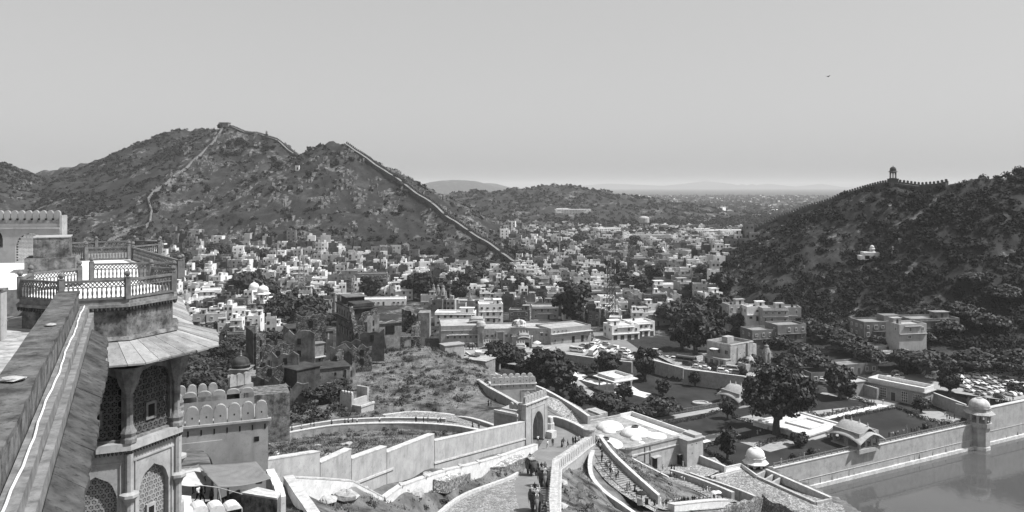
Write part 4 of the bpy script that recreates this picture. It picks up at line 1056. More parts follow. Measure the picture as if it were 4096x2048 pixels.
parapet('court_wall', 'plain wall closing the forecourt beside the bath house', [Vector((48.8, 213.5, 13.6)), Vector((55, 206.5, 12.6))], 0.7, PL, COPING, 4.5)
parapet('court_wall', 'long parapet between the forecourt and the grassy bank', [PD(632,458.5,199), PD(648,467,197.5), PD(662,474,197), PD(674,480,196)], 0.6, PL, COPING, 4.0)
def bath_annex():
    r = thing('annex', 'small flat-roofed annex with sunken roof beside the domed bath house', 'building', tuple(PZ(583, 433, 15)), 0.55)
    MB().box((3.6, 3.4, 0.0), (7.2, 6.8, 7.0)).build('walls', PLD, r)
    MB().box((3.6, 3.4, 3.55), (6.4, 6.0, 0.08)).build('roof_surface', mat('roof_dark', 0.10, 0.16, 1.0), r)
    for c, s in (((3.6, 0.2, 3.8), (7.2, 0.4, 0.6)), ((3.6, 6.6, 3.8), (7.2, 0.4, 0.6)), ((0.2, 3.4, 3.8), (0.4, 6.0, 0.58)), ((7.0, 3.4, 3.8), (0.4, 6.0, 0.58))): part_box('roof_parapet', PL, r, c, s)
    for x, z in ((1.4, 1.6), (3.6, 1.2)):
        w = part_box('window', DARK, r, (x, -0.02, z), (0.7, 0.06, 0.7)); part_box('window_hood', PLD, w, (0, -5, 0.8), (1.7, 10, 0.2))
    part_box('door', DARK, r, (4.4, -0.02, -1.2), (1.0, 0.08, 1.9))
    MB().box((8.9, 5.2, 0.6), (3.4, 6.0, 6.4)).build('stair_block', PLD, r)
bath_annex()
# paved lakeside terrace with troughs
TERR = pzpoly([(690,483),(741,466),(757,477),(800,493),(842,505),(850,520),(740,520),(712,497)], 10.4)
_terr_levels = MB().prism(TERR, 4.0, 10.4).build('terrace_paving', PAVEW, kind='structure')
def trough():
    r = thing('water_troughs', 'row of long stone troughs along the lakeside edge of the terrace', 'trough')
    A = PZ(766, 471.5, 10.6); B = PZ(831, 500, 10.6); E = PZ(756, 476.5, 10.6); F = PZ(816, 503.5, 10.6)
    for a, b, h, w in ((A, B, 0.9, 0.8), (E, F, 0.55, 0.8), (E, A, 0.6, 0.6), (F, B, 0.6, 0.6), (E.lerp(F, 0.16), A.lerp(B, 0.13), 0.5, 0.5), (E.lerp(F, 0.28), A.lerp(B, 0.25), 0.5, 0.5)):
        MB().ribbon([(a.x, a.y, 10.4 + h, 9.0), (b.x, b.y, 10.4 + h, 9.0)], w, 0, 0).build('trough_wall', COPING if h > 0.6 else PLD, r)
    parapet('terrace_parapet', 'parapet with white top behind the chain of shallow roof basins', [Vector((p.x, p.y, 11.1)) for p in (PZ(676,478,11), PZ(741,464.5,11), PZ(757,476,11))], 0.5, PLW, COPING, 2.0)
    parapet('terrace_parapet', 'inner white kerb of the shallow roof basins', [Vector((p.x, p.y, 10.9)) for p in (PZ(692,482,10.8), PZ(741,469.5,10.8))], 0.5, PLW, COPING, 1.6)
    fl = flat('basin_floor', pzpoly([(679,479.5),(740,466),(740,469),(692,481.5)], 10.45), 10.46, PLW)
    c = thing('stall_canopy', 'dark flat canopy over a table by the terrace steps', 'canopy', tuple(PZ(692, 478.5, 10.5)), 0.5)
    part_box('roof_sheet', METAL, c, (0, 0, 1.7), (3.4, 2.4, 0.08))
    for sx in (-1, 1):
        for sy in (-1, 1): part_box('pole', METAL, c, (sx * 1.5, sy * 1.0, 0.85), (0.08, 0.08, 1.7))
    part_box('counter', WOODD, c, (0, 0, 0.45), (2.4, 1.0, 0.9))
    c = thing('stall_canopy', 'low dark sunshade lying over the white roof basin', 'canopy', tuple(PZ(719, 471, 10.5)), 0.3)
    part_box('roof_sheet', METAL, c, (0, 0, 0.9), (3.4, 1.8, 0.08))
    for sx in (-1, 1):
        for sy in (-1, 1): part_box('pole', METAL, c, (sx * 1.5, sy * 0.8, 0.45), (0.08, 0.08, 0.9))
trough()
def front_ruin():
    q = [PD(728, 506, 150), PD(763, 496.5, 158), PD(812, 520, 150), PD(700, 530, 138)]
    r = thing('ruined_block', 'roofless rubble ruin at the foot of the terrace', 'ruin')
    a, b, c, d = q
    for k, (p, s, dz) in enumerate(((a, b, 0), (b, c, 0.3), (d, a, 0.2))):
        pts = []
        for i in range(9):
            e = p.lerp(s, i / 8); pts.append((e.x, e.y, e.z + dz + 0.35 * math.sin(i * 2.1 + k) + rnd.uniform(-0.2, 0.2), e.z - 7))
        MB().ribbon(pts, 0.9, 0, 0).build('broken_wall', RUBBLE, r)
    for t in (0.3, 0.7):
        e = d.lerp(a, t); part_box('doorway', DARK, r, (e.x + 0.2, e.y - 0.5, e.z - 2), (1.2, 0.5, 2.2), 0.7)
front_ruin()
# ------------------------------------------------------------------ scrub and far woods (uncountable)
def scatter(name, X, Y, R, per, m, leaf=0.3, flat_=0.62, seed=1, sink=0.1, kind='stuff', label=None, lift=0.0):
    """bushes of radius R at X, Y: per leaf quads each"""
    rs = np.random.RandomState(seed); Z = terrain(X, Y); n = len(X)
    d = rs.normal(0, 1, (n * per, 3)); d /= np.linalg.norm(d, axis=1)[:, None]; d[:, 2] = np.abs(d[:, 2]) * 1.1 - 0.15
    Rr = np.repeat(R, per); C = np.stack([np.repeat(X, per), np.repeat(Y, per), np.repeat(Z + R * (0.25 - sink) + lift * R, per)], 1)
    lob = 0.45 + 0.6 * rs.rand(n * per)
    C = C + d * (Rr * lob)[:, None] * np.array([1.0, 1.0, flat_ * 1.25])
    V, F = leaf_quads(C, d * 0.8 + np.array([0, 0, 0.4]), Rr * leaf, rs)
    return from_np(name, V, F, m, kind=kind, label=label)
HILLLEAF = mat('scrub_leaf', 0.010, 0.026, 0.05, spec=0.1, rough=0.8)
HILLLEAF2 = mat('scrub_leaf_pale', 0.018, 0.05, 0.03, spec=0.1, rough=0.8)
def hill_points(n, x0, x1, y0, y1, seed, minrise, pred=None):
    rs = np.random.RandomState(seed); X = rs.uniform(x0, x1, n); Y = rs.uniform(y0, y1, n)
    ok = hill_h(X, Y) > floor_h(X, Y) + minrise
    if pred is not None: ok &= pred(X, Y)
    return X[ok], Y[ok]
def px_of(X, Y):
    Z = terrain(X, Y); return 512 + FPX * X / Y, HOR + FPX * (CAM_Z - Z) / Y
# right hill: dense thorn wood, thinner over the rocky shoulder
X, Y = hill_points(11000, 60, 420, 300, 640, 5, 1.0)
pxx, pyy = px_of(X, Y)
dens = np.clip(0.35 + 0.65 * sstep(820, 900, pxx + (pyy - 240) * 1.2), 0.3, 1) * np.clip(0.78 + 1.8 * fbm(X / 40, Y / 40, 3), 0.12, 1)
k = (nrs.rand(len(X)) < dens) & (pxx < 1110)
X, Y = X[k], Y[k]
scatter('thorn_wood', X, Y, nrs.uniform(1.3, 3.6, len(X)), 60, HILLLEAF, 0.19, 0.7, 2, lift=0.2)
X, Y = hill_points(16000, 60, 420, 300, 640, 55, 1.0)
pxx, pyy = px_of(X, Y); k = (pxx < 1080) & (nrs.rand(len(X)) < np.clip(0.7 + fbm(X / 25, Y / 25, 3), 0.2, 1)); X, Y = X[k][:5000], Y[k][:5000]
scatter('hill_scrub', X, Y, nrs.uniform(0.4, 1.4, len(X)), 14, HILLLEAF2, 0.3, 0.8, 56)
# left hills
X, Y = hill_points(56000, -760, 90, 560, 1300, 6, 1.0)
pxx, pyy = px_of(X, Y)
dens = np.where(pxx < 150 + 0.35 * (230 - pyy), 0.9, 0.30 + 0.30 * sstep(190, 150, pyy)) * np.clip(0.6 + 3.0 * fbm(X / 45, Y / 45, 3), 0.03, 1) + 0.35 * sstep(232, 246, pyy)
k = (nrs.rand(len(X)) < dens) & (pxx > -60); X, Y = X[k][:15500], Y[k][:15500]
scatter('hill_scrub', X, Y, 0.55 + 3.0 * nrs.rand(len(X)) ** 2.2, 15, HILLLEAF, 0.34, 0.7, 3)
# rock faces breaking through the slopes
def crags(name, X, Y, R, seed):
    rs = np.random.RandomState(seed); Z = terrain(X, Y); n = len(X); B = np.array([(-1, -1, -1), (1, -1, -1), (1, 1, -1), (-1, 1, -1), (-1, -1, 1), (1, -1, 1), (1, 1, 1), (-1, 1, 1)], float)
    V = B[None] * np.array([0.55, 0.55, 0.8]) * rs.uniform(0.5, 1.3, (n, 8, 3)); a = rs.rand(n) * 6.28; c, s = np.cos(a)[:, None], np.sin(a)[:, None]
    x = V[:, :, 0] * c - V[:, :, 1] * s; y = V[:, :, 0] * s + V[:, :, 1] * c + 0.35 * V[:, :, 2]
    V = np.stack([x, y, V[:, :, 2]], 2) * R[:, None, None] + np.stack([X, Y, Z], 1)[:, None]
    F = (np.array([(3, 2, 1, 0), (4, 5, 6, 7), (0, 1, 5, 4), (1, 2, 6, 5), (2, 3, 7, 6), (3, 0, 4, 7)])[None] + 8 * np.arange(n)[:, None, None]).reshape(-1, 4)
    from_np(name, V.reshape(-1, 3), F, mat('crag_rock', 0.05, 0.21, 0.4, bump=0.3, spots=0.4), kind='stuff')
X, Y = hill_points(60000, -420, 420, 360, 1120, 15, 6.0); pxx, pyy = px_of(X, Y)
k = (fbm(X / 38 + 9, Y / 70, 4, True) > np.where(pxx < 530, 0.77, 0.74)) & (((pxx < 530) & (pxx > 175)) | ((pxx < 900) & (pyy < 285))); X, Y = X[k][:4200], Y[k][:4200]
crags('rock_outcrop', X, Y, np.where(X < 40, 0.6 + 3.4 * nrs.rand(len(X)) ** 2.2, 0.3 + 1.3 * nrs.rand(len(X)) ** 2), 16)
# middle hill and valley woods beyond the town
X, Y = hill_points(9000, -250, 520, 1450, 2050, 7, 1.0)
k = nrs.rand(len(X)) < np.clip(0.35 + 1.4 * fbm(X / 90, Y / 90, 3), 0.04, 1); X, Y = X[k][:3000], Y[k][:3000]
scatter('far_scrub', X, Y, nrs.uniform(2, 5, len(X)), 8, HILLLEAF, 0.5, 0.7, 4)
rs = np.random.RandomState(8); Y = 1150 + 5200 * rs.rand(5200) ** 2.2; X = Y * rs.uniform(-0.10, 0.46, 5200)
k = hill_h(X, Y) < floor_h(X, Y) + 4; X, Y = X[k], Y[k]
scatter('valley_wood', X, Y, nrs.uniform(3.5, 8, len(X)) * (1 + Y / 6000), 9, HILLLEAF, 0.5, 0.7, 5)
# scrub and dry grass on the knoll and banks near the walls
def near_pts(n, polypx, seed, r0, r1):
    rs = np.random.RandomState(seed); a = np.array(polypx, float)
    X = rs.uniform(-130, 60, n * 12); Y = rs.uniform(66, 345, n * 12); px_, py_ = px_of(X, Y)
    k = in_poly(px_, py_, polypx); X, Y = X[k][:n], Y[k][:n]; return X, Y, rs.uniform(r0, r1, len(X))
KNOLL = [(345,405),(368,362),(395,340),(430,338),(470,352),(488,372),(486,390),(455,410),(400,412),(360,420)]
X, Y, R = near_pts(340, KNOLL, 11, 0.3, 1.3)
scatter('knoll_scrub', X, Y, R, 90, LEAFG, 0.13, 0.75, 6)
KN2 = [(262,400),(345,380),(350,412),(330,425),(270,432)]
X, Y, R = near_pts(220, KN2, 12, 0.8, 2.4)
scatter('knoll_scrub', X, Y, R, 110, LEAFD, 0.13, 0.8, 7)
X, Y, R = near_pts(260, [(178,335),(252,328),(288,348),(268,402),(200,402),(178,398)], 13, 1.0, 3.0)
scatter('thorn_thicket', X, Y, R, 130, LEAFD, 0.12, 0.8, 9)
def tufts(name, X, Y, h, m, seed, per=6):
    rs = np.random.RandomState(seed); Z = terrain(X, Y); n = len(X) * per
    bx = np.repeat(X, per) + rs.normal(0, 0.22, n); by = np.repeat(Y, per) + rs.normal(0, 0.22, n); bz = np.repeat(Z, per) - 0.05
    hh = np.repeat(h, per) * rs.uniform(0.5, 1.2, n); a = rs.rand(n) * 6.283; w = 0.05 + 0.05 * rs.rand(n); lx = rs.normal(0, 0.3, n) * hh; ly = rs.normal(0, 0.3, n) * hh
    V = np.stack([np.stack([bx - np.cos(a) * w, by - np.sin(a) * w, bz], 1), np.stack([bx + np.cos(a) * w, by + np.sin(a) * w, bz], 1), np.stack([bx + lx, by + ly, bz + hh], 1)], 1).reshape(-1, 3)
    return from_np(name, V, np.arange(3 * n).reshape(n, 3), m, kind='stuff')
gx = []
for poly, n, sd in (([(262,440),(345,428),(470,432),(500,438),(430,446),(380,452),(330,462),(262,475)], 5200, 21), ([(300,484),(350,484),(383,500),(400,488),(500,460),(530,448),(520,470),(440,512),(330,512)], 4200, 22), ([(556,470),(592,455),(590,490),(620,515),(556,515)], 2600, 23), ([(607,450),(640,458),(672,485),(700,500),(664,504)], 2600, 24), (KNOLL, 9000, 25), ([(270,484),(300,486),(300,512),(284,512)], 600, 26)):
    X, Y, R = near_pts(n, poly, sd, 0.15, 0.55); gx.append((X, Y, R))
X = np.concatenate([g[0] for g in gx]); Y = np.concatenate([g[1] for g in gx]); R = np.concatenate([g[2] for g in gx])
k = nrs.rand(len(X)) < 0.5
tufts('dry_grass', X[k], Y[k], R[k], DRY, 31); tufts('green_grass', X[~k], Y[~k], R[~k] * 0.9, mat('grass_blade', 0.05, 0.13, 0.4), 32)
k = nrs.rand(len(X)) < 0.05
scatter('bank_scrub', X[k], Y[k], nrs.uniform(0.25, 0.8, k.sum()), 40, LEAFG, 0.2, 0.8, 33)
# boulders on the banks, each its own rock
ROCKM = mat('pale_rock', 0.26, 0.46, 1.2, bump=0.08, spots=0.4)
def rock_mesh(seed):
    rs = np.random.RandomState(seed); mb = MB(); mb.lathe([(0.02, -0.5), (0.7, -0.3), (1.0, 0.1), (0.75, 0.5), (0.3, 0.75), (0.02, 0.8)], 8)
    mb.v = [(x * (0.75 + 0.5 * rs.rand()) + 0.2 * z, y * (0.75 + 0.5 * rs.rand()), z * (0.8 + 0.4 * rs.rand())) for x, y, z in mb.v]; return mb.mesh('rock', ROCKM)
ROCKS = [rock_mesh(i) for i in range(4)]
for i, (x, y, s, lb) in enumerate([(345,440,1.6,'largest pale boulder in the grass dip below the upper walk'),(349,437.5,1.1,'upright boulder just behind the largest one in the grass dip'),(318,441,1.0,'small boulder near the middle of the grass dip'),(372,448,1.0,'pale stone beside the highest step of the stepped wall'),(326,453,1.2,'flat boulder behind the notch of the stepped wall'),
   (415,500,2.2,'jagged outcrop at the broken end of the white rubble bank'),(322,500,2.4,'sloping outcrop in the bank below the zigzag wall'),(345,506,2.6,'long pale rock slab at the bottom of the bank'),(360,498,1.8,'rock slab under the bend of the zigzag wall'),(561,483,1.8,'pale boulder against the foot of the curtain wall'),(560,500,2.0,'long boulder low beside the curtain wall'),(428,469,1.3,'rock cluster above the zigzag wall'),(400,477,1.2,'rocks at the foot of the stepped wall')]):
    d = {0:140,1:146,2:143,3:128,4:118,5:104,6:86,7:88,8:95,9:124,10:108,11:112,12:104}[i]
    X_ = (x - 512) / FPX * d; z = ground(X_, d)
    link('rock', ROCKS[i % 4], None, loc=(X_, d, z), rz=i * 1.7, scale=(s * 0.75, s * 0.6, s * 0.35), label=lb, cat='rock', group='boulders on the grassy banks')

# ------------------------------------------------------------------ hill fortifications
FORT = mat('fort_stone', 0.055, 0.11, 0.3, spots=0.3, bump=0.03)
FORTL = mat('fort_stone_pale', 0.16, 0.26, 0.3, spots=0.3)
FORTW = mat('wall_walk', 0.15, 0.24, 0.3)
def hill_wall(name, label, pts, th, h, m, side, pitch, mh, walk=True, step=7.0):
    """wall following the ground along pts; parapet with merlons on the given side (+1 left of travel)"""
    P = sample([Vector((p[0], p[1], 0)) for p in pts], step)
    zs = terrain(np.array([p.x for p in P]), np.array([p.y for p in P]))
    zs = np.convolve(np.pad(zs, 1, 'edge'), [0.25, 0.5, 0.25], 'valid')
    r = thing(name, label, 'wall')
    T = [Vector((p.x, p.y, z + h)) for p, z in zip(P, zs)]
    MB().ribbon([(p.x, p.y, p.z, p.z - h - 5) for p in T], th, 0, 0).build('wall_face', m, r)
    if walk:
        MB().ribbon([(p.x, p.y, p.z + 0.05, p.z + 0.01) for p in T], th * 0.98, 0, 0).build('wall_walk', FORTW, r)
        Q = offset_path(T, side * (th / 2 - 0.25))
        MB().ribbon([(p.x, p.y, p.z + 1.0, p.z - 2) for p in Q], 0.5, 0, 0).build('parapet', m, r)
        merlons(r, [p + Vector((0, 0, 1.0)) for p in Q], pitch, mh, 0.5, m, fill=0.66)
    else: merlons(r, T, pitch, mh, 0.6, m, fill=0.66)
    return r, T
def crest(name): return [c for n, s, c in HW if n == name][0]
w1, T1 = hill_wall('hill_wall', 'long dark fortress wall descending the ridge of the pointed hill to the town', crest('near')[1:], 4.0, 3.2, FORT, 1, 3.0, 1.7)
w2, T2 = hill_wall('hill_wall', 'fortress wall along the saddle between the two hilltops', crest('nearb')[1:], 3.0, 2.4, FORT, -1, 2.6, 1.2)
sp_ = crest('spur'); 
w3, T3 = hill_wall('hill_wall', 'pale zigzag fortress wall climbing to the higher summit', sp_, 1.6, 2.2, FORTL, 1, 3.0, 1.0, walk=False)
lw = [PD(150,219,800), PD(146,222,792), PD(135,218,800), PD(118,219.5,790), PD(110,221,780), PD(100,230,740), PD(103,238,720)]
w4, T4 = hill_wall('hill_wall', 'low pale wall wandering along the foot of the far left slope', lw, 1.4, 2.4, FORTL, 1, 3.0, 0.9, walk=False)
w5, T5 = hill_wall('hill_wall', 'dark crenellated wall climbing the near right-hand hill to the lookout', crest('right')[1:12], 3.0, 2.4, FORT, 1, 2.2, 1.4)
def nearest_top(T, x):
    return min(T, key=lambda p: abs(pix(p)[0] - x))
p = nearest_top(T5, 893)
lt = thing('stone_platform', 'square stone base under the lookout pavilion on the near right-hand hill', 'tower', (p.x, p.y, p.z - 3)); MB().lathe([(3.4, -2), (3.2, 5.0), (3.5, 5.1), (3.5, 5.6)], 4, rot=math.pi / 4).build('masonry', FORT, lt)
chhatri('lookout', 'tall domed lookout pavilion on the crest of the near right-hand hill', (p.x, p.y, p.z + 2.6), 1.9, 3.8, 1.9, FORT, FORT, base=0.4, eave=1.45)
p = nearest_top(T5, 746)
lt = thing('watchtower', 'small dark watchtower low on the right-hand hill wall', 'tower', (p.x, p.y, p.z - 4)); MB().lathe([(3.0, -3), (2.7, 6.5), (3.0, 6.6), (3.0, 7.4)], 8).build('masonry', FORT, lt)
MB().lathe([(1.6, 7.4), (1.6, 9.6), (2.2, 9.7), (1.7, 10.2), (1.5, 11.2), (0.3, 12.2)], 8).build('cupola', FORT, lt)
def watch(T, x, label, s=1.0):
    p = nearest_top(T, x); r = thing('watchtower', label, 'tower', (p.x, p.y, p.z), group='watchtowers on the hill walls')
    MB().box((0, 0, 1.5 * s), (4.2 * s, 4.2 * s, 6 * s)).build('base', FORT, r)
    MB().lathe([(1.7 * s, 4.4 * s), (1.7 * s, 7 * s), (2.3 * s, 7.1 * s), (1.7 * s, 7.6 * s), (1.6 * s, 8.4 * s), (1.0 * s, 9.4 * s), (0.1, 10.4 * s)], 8).build('cupola', FORTL, r)
watch(T1, 403, 'slender domed watchtower halfway down the long ridge wall'); watch(T2, 266, 'small watchtower on the wall just right of the higher summit', 0.8)
watch(T1, 445, 'squat gate tower on the ridge wall below the domed one', 0.7); watch(T1, 468, 'lower gate tower on the ridge wall', 0.7); watch(T1, 500, 'last gate tower of the ridge wall above the town', 0.8)
p = nearest_top(T2, 228)
sm = thing('summit_fort', 'small square fort on the higher hilltop', 'fort', (p.x, p.y, p.z - 2)); MB().box((0, 0, 2.5), (12, 9, 7)).build('walls', FORTL, sm); MB().box((0, 0, 6.2), (13.5, 10.5, 0.4)).build('roof', FORT, sm)
p = PD(555, 184.5, 1898); st_ = thing('hilltop_shrine', 'tiny shrine on top of the middle hill', 'shrine', (p.x, p.y, ground(p.x, p.y))); MB().box((0, 0, 2), (7, 6, 5)).build('walls', PL, st_); MB().lathe([(2.2, 4.4), (2.0, 7), (1.2, 9), (0.1, 11)], 8).build('spire', PL, st_)
p = PD(872, 231, 430); zz_ = ground(p.x, p.y); sh = chhatri('hillside_shrine', 'small white domed shrine among the trees of the right-hand hill', (p.x, p.y, zz_ + 2.4), 1.2, 1.4, 1.2, PLW, PLW, base=0.3)
sh2 = thing('shrine_terrace', 'white stepped terrace of the hillside shrine', 'terrace', (p.x - 1.5, p.y - 1, zz_)); MB().box((0, 0, 0.6), (8, 6, 3.6)).build('block', PLW, sh2); MB().box((-4, -1, -0.4), (5, 4, 2.2)).build('lower_block', PLW, sh2)
p = PD(297.5, 226.5, 890); sh3 = thing('hermit_hut', 'tiny white hut alone on the slope of the pointed hill', 'hut', (p.x, p.y, ground(p.x, p.y))); MB().box((0, 0, 2), (4, 4, 6)).build('walls', PLW, sh3); part_box('doorway', DARK, sh3, (0.4, -2.02, 1.6), (1.4, 0.08, 2.6))

# ------------------------------------------------------------------ town houses
TONE = {'white': mat('house_white', 0.68, 0.80, 0.25, spots=0.25, streak=0.2), 'cream': mat('house_cream', 0.34, 0.46, 0.25, spots=0.25, streak=0.3), 'grey': mat('house_grey', 0.13, 0.23, 0.25, spots=0.25, streak=0.35), 'brown': mat('house_brown', 0.045, 0.10, 0.25, spots=0.3, streak=0.3)}
ROOFS = {'white': mat('roof_lime', 0.55, 0.75, 0.2, spots=0.4), 'cream': mat('roof_dust', 0.28, 0.46, 0.2, spots=0.45), 'grey': mat('roof_grey', 0.17, 0.32, 0.2, spots=0.45), 'brown': mat('roof_brown', 0.10, 0.20, 0.2, spots=0.4)}
PANE = mat('window_pane', 0.02, 0.035, 0.5, rough=0.3, spec=0.4)
TANK = mat('tank_black', 0.02, 0.03, 1.0, rough=0.5)
def ring_mesh(m):
    k = ('ring', m.name)
    if k not in _ub:
        mb = MB()
        for c, s in (((0, -0.485, 0), (1, 0.03, 1)), ((0, 0.485, 0), (1, 0.03, 1)), ((-0.485, 0, 0), (0.03, 0.94, 1)), ((0.485, 0, 0), (0.03, 0.94, 1))): mb.box(c, s)
        _ub[k] = mb.mesh('roof_parapet', m)
    return _ub[k]
def window_mesh(m):
    k = ('window', m.name)
    if k not in _ub:
        mb = MB(); mb.box((0, 0.0, 0), (1.0, 0.16, 1.0), mi=1)
        for c, s in (((-0.54, -0.04, 0), (0.10, 0.26, 1.2)), ((0.54, -0.04, 0), (0.10, 0.26, 1.2)), ((0, -0.04, -0.55), (0.98, 0.28, 0.1)), ((0, -0.04, 0.55), (0.98, 0.26, 0.1)), ((0, -0.05, 0), (0.06, 0.2, 1.0))): mb.box(c, s)
        _ub[k] = mb.mesh('window', [m, PANE])
    return _ub[k]
TANKM = MB().lathe([(0.55, 0), (0.55, 0.9), (0.45, 1.05), (0.2, 1.15), (0.2, 1.3), (0.02, 1.3)], 10).mesh('water_tank', TANK)
HOUSES = []     # (root, look, X, Y, size)
def house(loc, w, d, st, rz, tone, label=None, hut=True, tanks=1, shop=False, name='house', windows=True, band=True, seed=0, arc=False, group=None, fh=3.1):
    rr = random.Random(seed); m = TONE[tone]; h = st * fh
    r = thing(name, label or 'house', 'house', loc, rz, group)
    base = 6.0
    link('walls', ubox(m, 'walls'), r, loc=(0, 0, (h - base) / 2), scale=(w, d, h + base))
    link('roof_surface', ubox(ROOFS[tone], 'roof_surface'), r, loc=(0, 0, h + 0.04), scale=(w * 0.985, d * 0.985, 0.07))
    link('roof_parapet', ring_mesh(m), r, loc=(0, 0, h + 0.42), scale=(w * 1.0 + 0.02, d * 1.0 + 0.02, 0.85))
    wm = window_mesh(TONE['white'] if tone in ('cream', 'grey') else TONE['cream'])
    if windows:
        for f in range(st):
            z = f * fh + 1.7; n = max(1, int(w / 3.0))
            for i in range(n):
                if rr.random() < 0.12: continue
                x = -w / 2 + w * (i + 0.5) / n
                if f == 0 and (shop or i == n // 2): link('door', ubox(WOODD, 'door'), r, loc=(x, -d / 2 - 0.02, 1.15), scale=(1.9 if shop else 1.1, 0.12, 2.3))
                else: link('window', wm, r, loc=(x + rr.uniform(-0.3, 0.3), -d / 2 - 0.02, z), scale=(rr.uniform(0.7, 1.3), 1.0, rr.choice((0.9, 1.2, 1.5))))
            n = max(1, int(d / 3.6)); sd = 1 if loc[0] < 40 else -1
            for i in range(n):
                if rr.random() < 0.45: continue
                link('window', wm, r, loc=(sd * (w / 2 + 0.02), -d / 2 + d * (i + 0.5) / n, z), rz=sd * math.pi / 2, scale=(1.0, 1.0, 1.25))
    if band:
        for f in range(1, st + (1 if rr.random() < 0.5 else 0)): link('sun_ledge', ubox(m, 'sun_ledge'), r, loc=(0, -d / 2 - 0.3, f * fh - 0.12), scale=(w * rr.choice((1.0, 0.62)), 0.75, 0.13))
    if hut:
        hw, hd = w * rr.uniform(0.28, 0.42), d * rr.uniform(0.3, 0.5); hx, hy = rr.choice((-1, 1)) * (w - hw) * 0.42, (d - hd) * rr.uniform(0.0, 0.42)
        o = link('roof_hut', ubox(m, 'roof_hut'), r, loc=(hx, hy, h + 1.32), scale=(hw, hd, 2.5)); link('doorway', ubox(PANE, 'doorway'), o, loc=(0, -0.5, -0.08), scale=(1.0 / hw, 0.03, 0.75))
        if rr.random() < 0.5: link('hut_roof', ubox(ROOFS[tone], 'hut_roof'), r, loc=(hx, hy, h + 2.64), scale=(hw * 1.2, hd * 1.2, 0.14))
    for t in range(tanks): link('water_tank', TANKM, r, loc=(rr.uniform(-0.35, 0.35) * w, rr.uniform(-0.1, 0.35) * d, h + 0.08 if not hut else h + 0.08), scale=rr.uniform(0.8, 1.1))
    look = (tone, st, hut, tanks)
    if label is None: HOUSES.append((r, look, loc[0], loc[1], w))
    return r
OCC = []
def occ(x, y, r): OCC.append((x, y, r))
def free(x, y, r):
    for a, b, q in OCC:
        if (a - x) ** 2 + (b - y) ** 2 < (q + r) ** 2: return False
    return True
WORDS = {1: 'one-storey', 2: 'two-storey', 3: 'three-storey', 4: 'four-storey'}
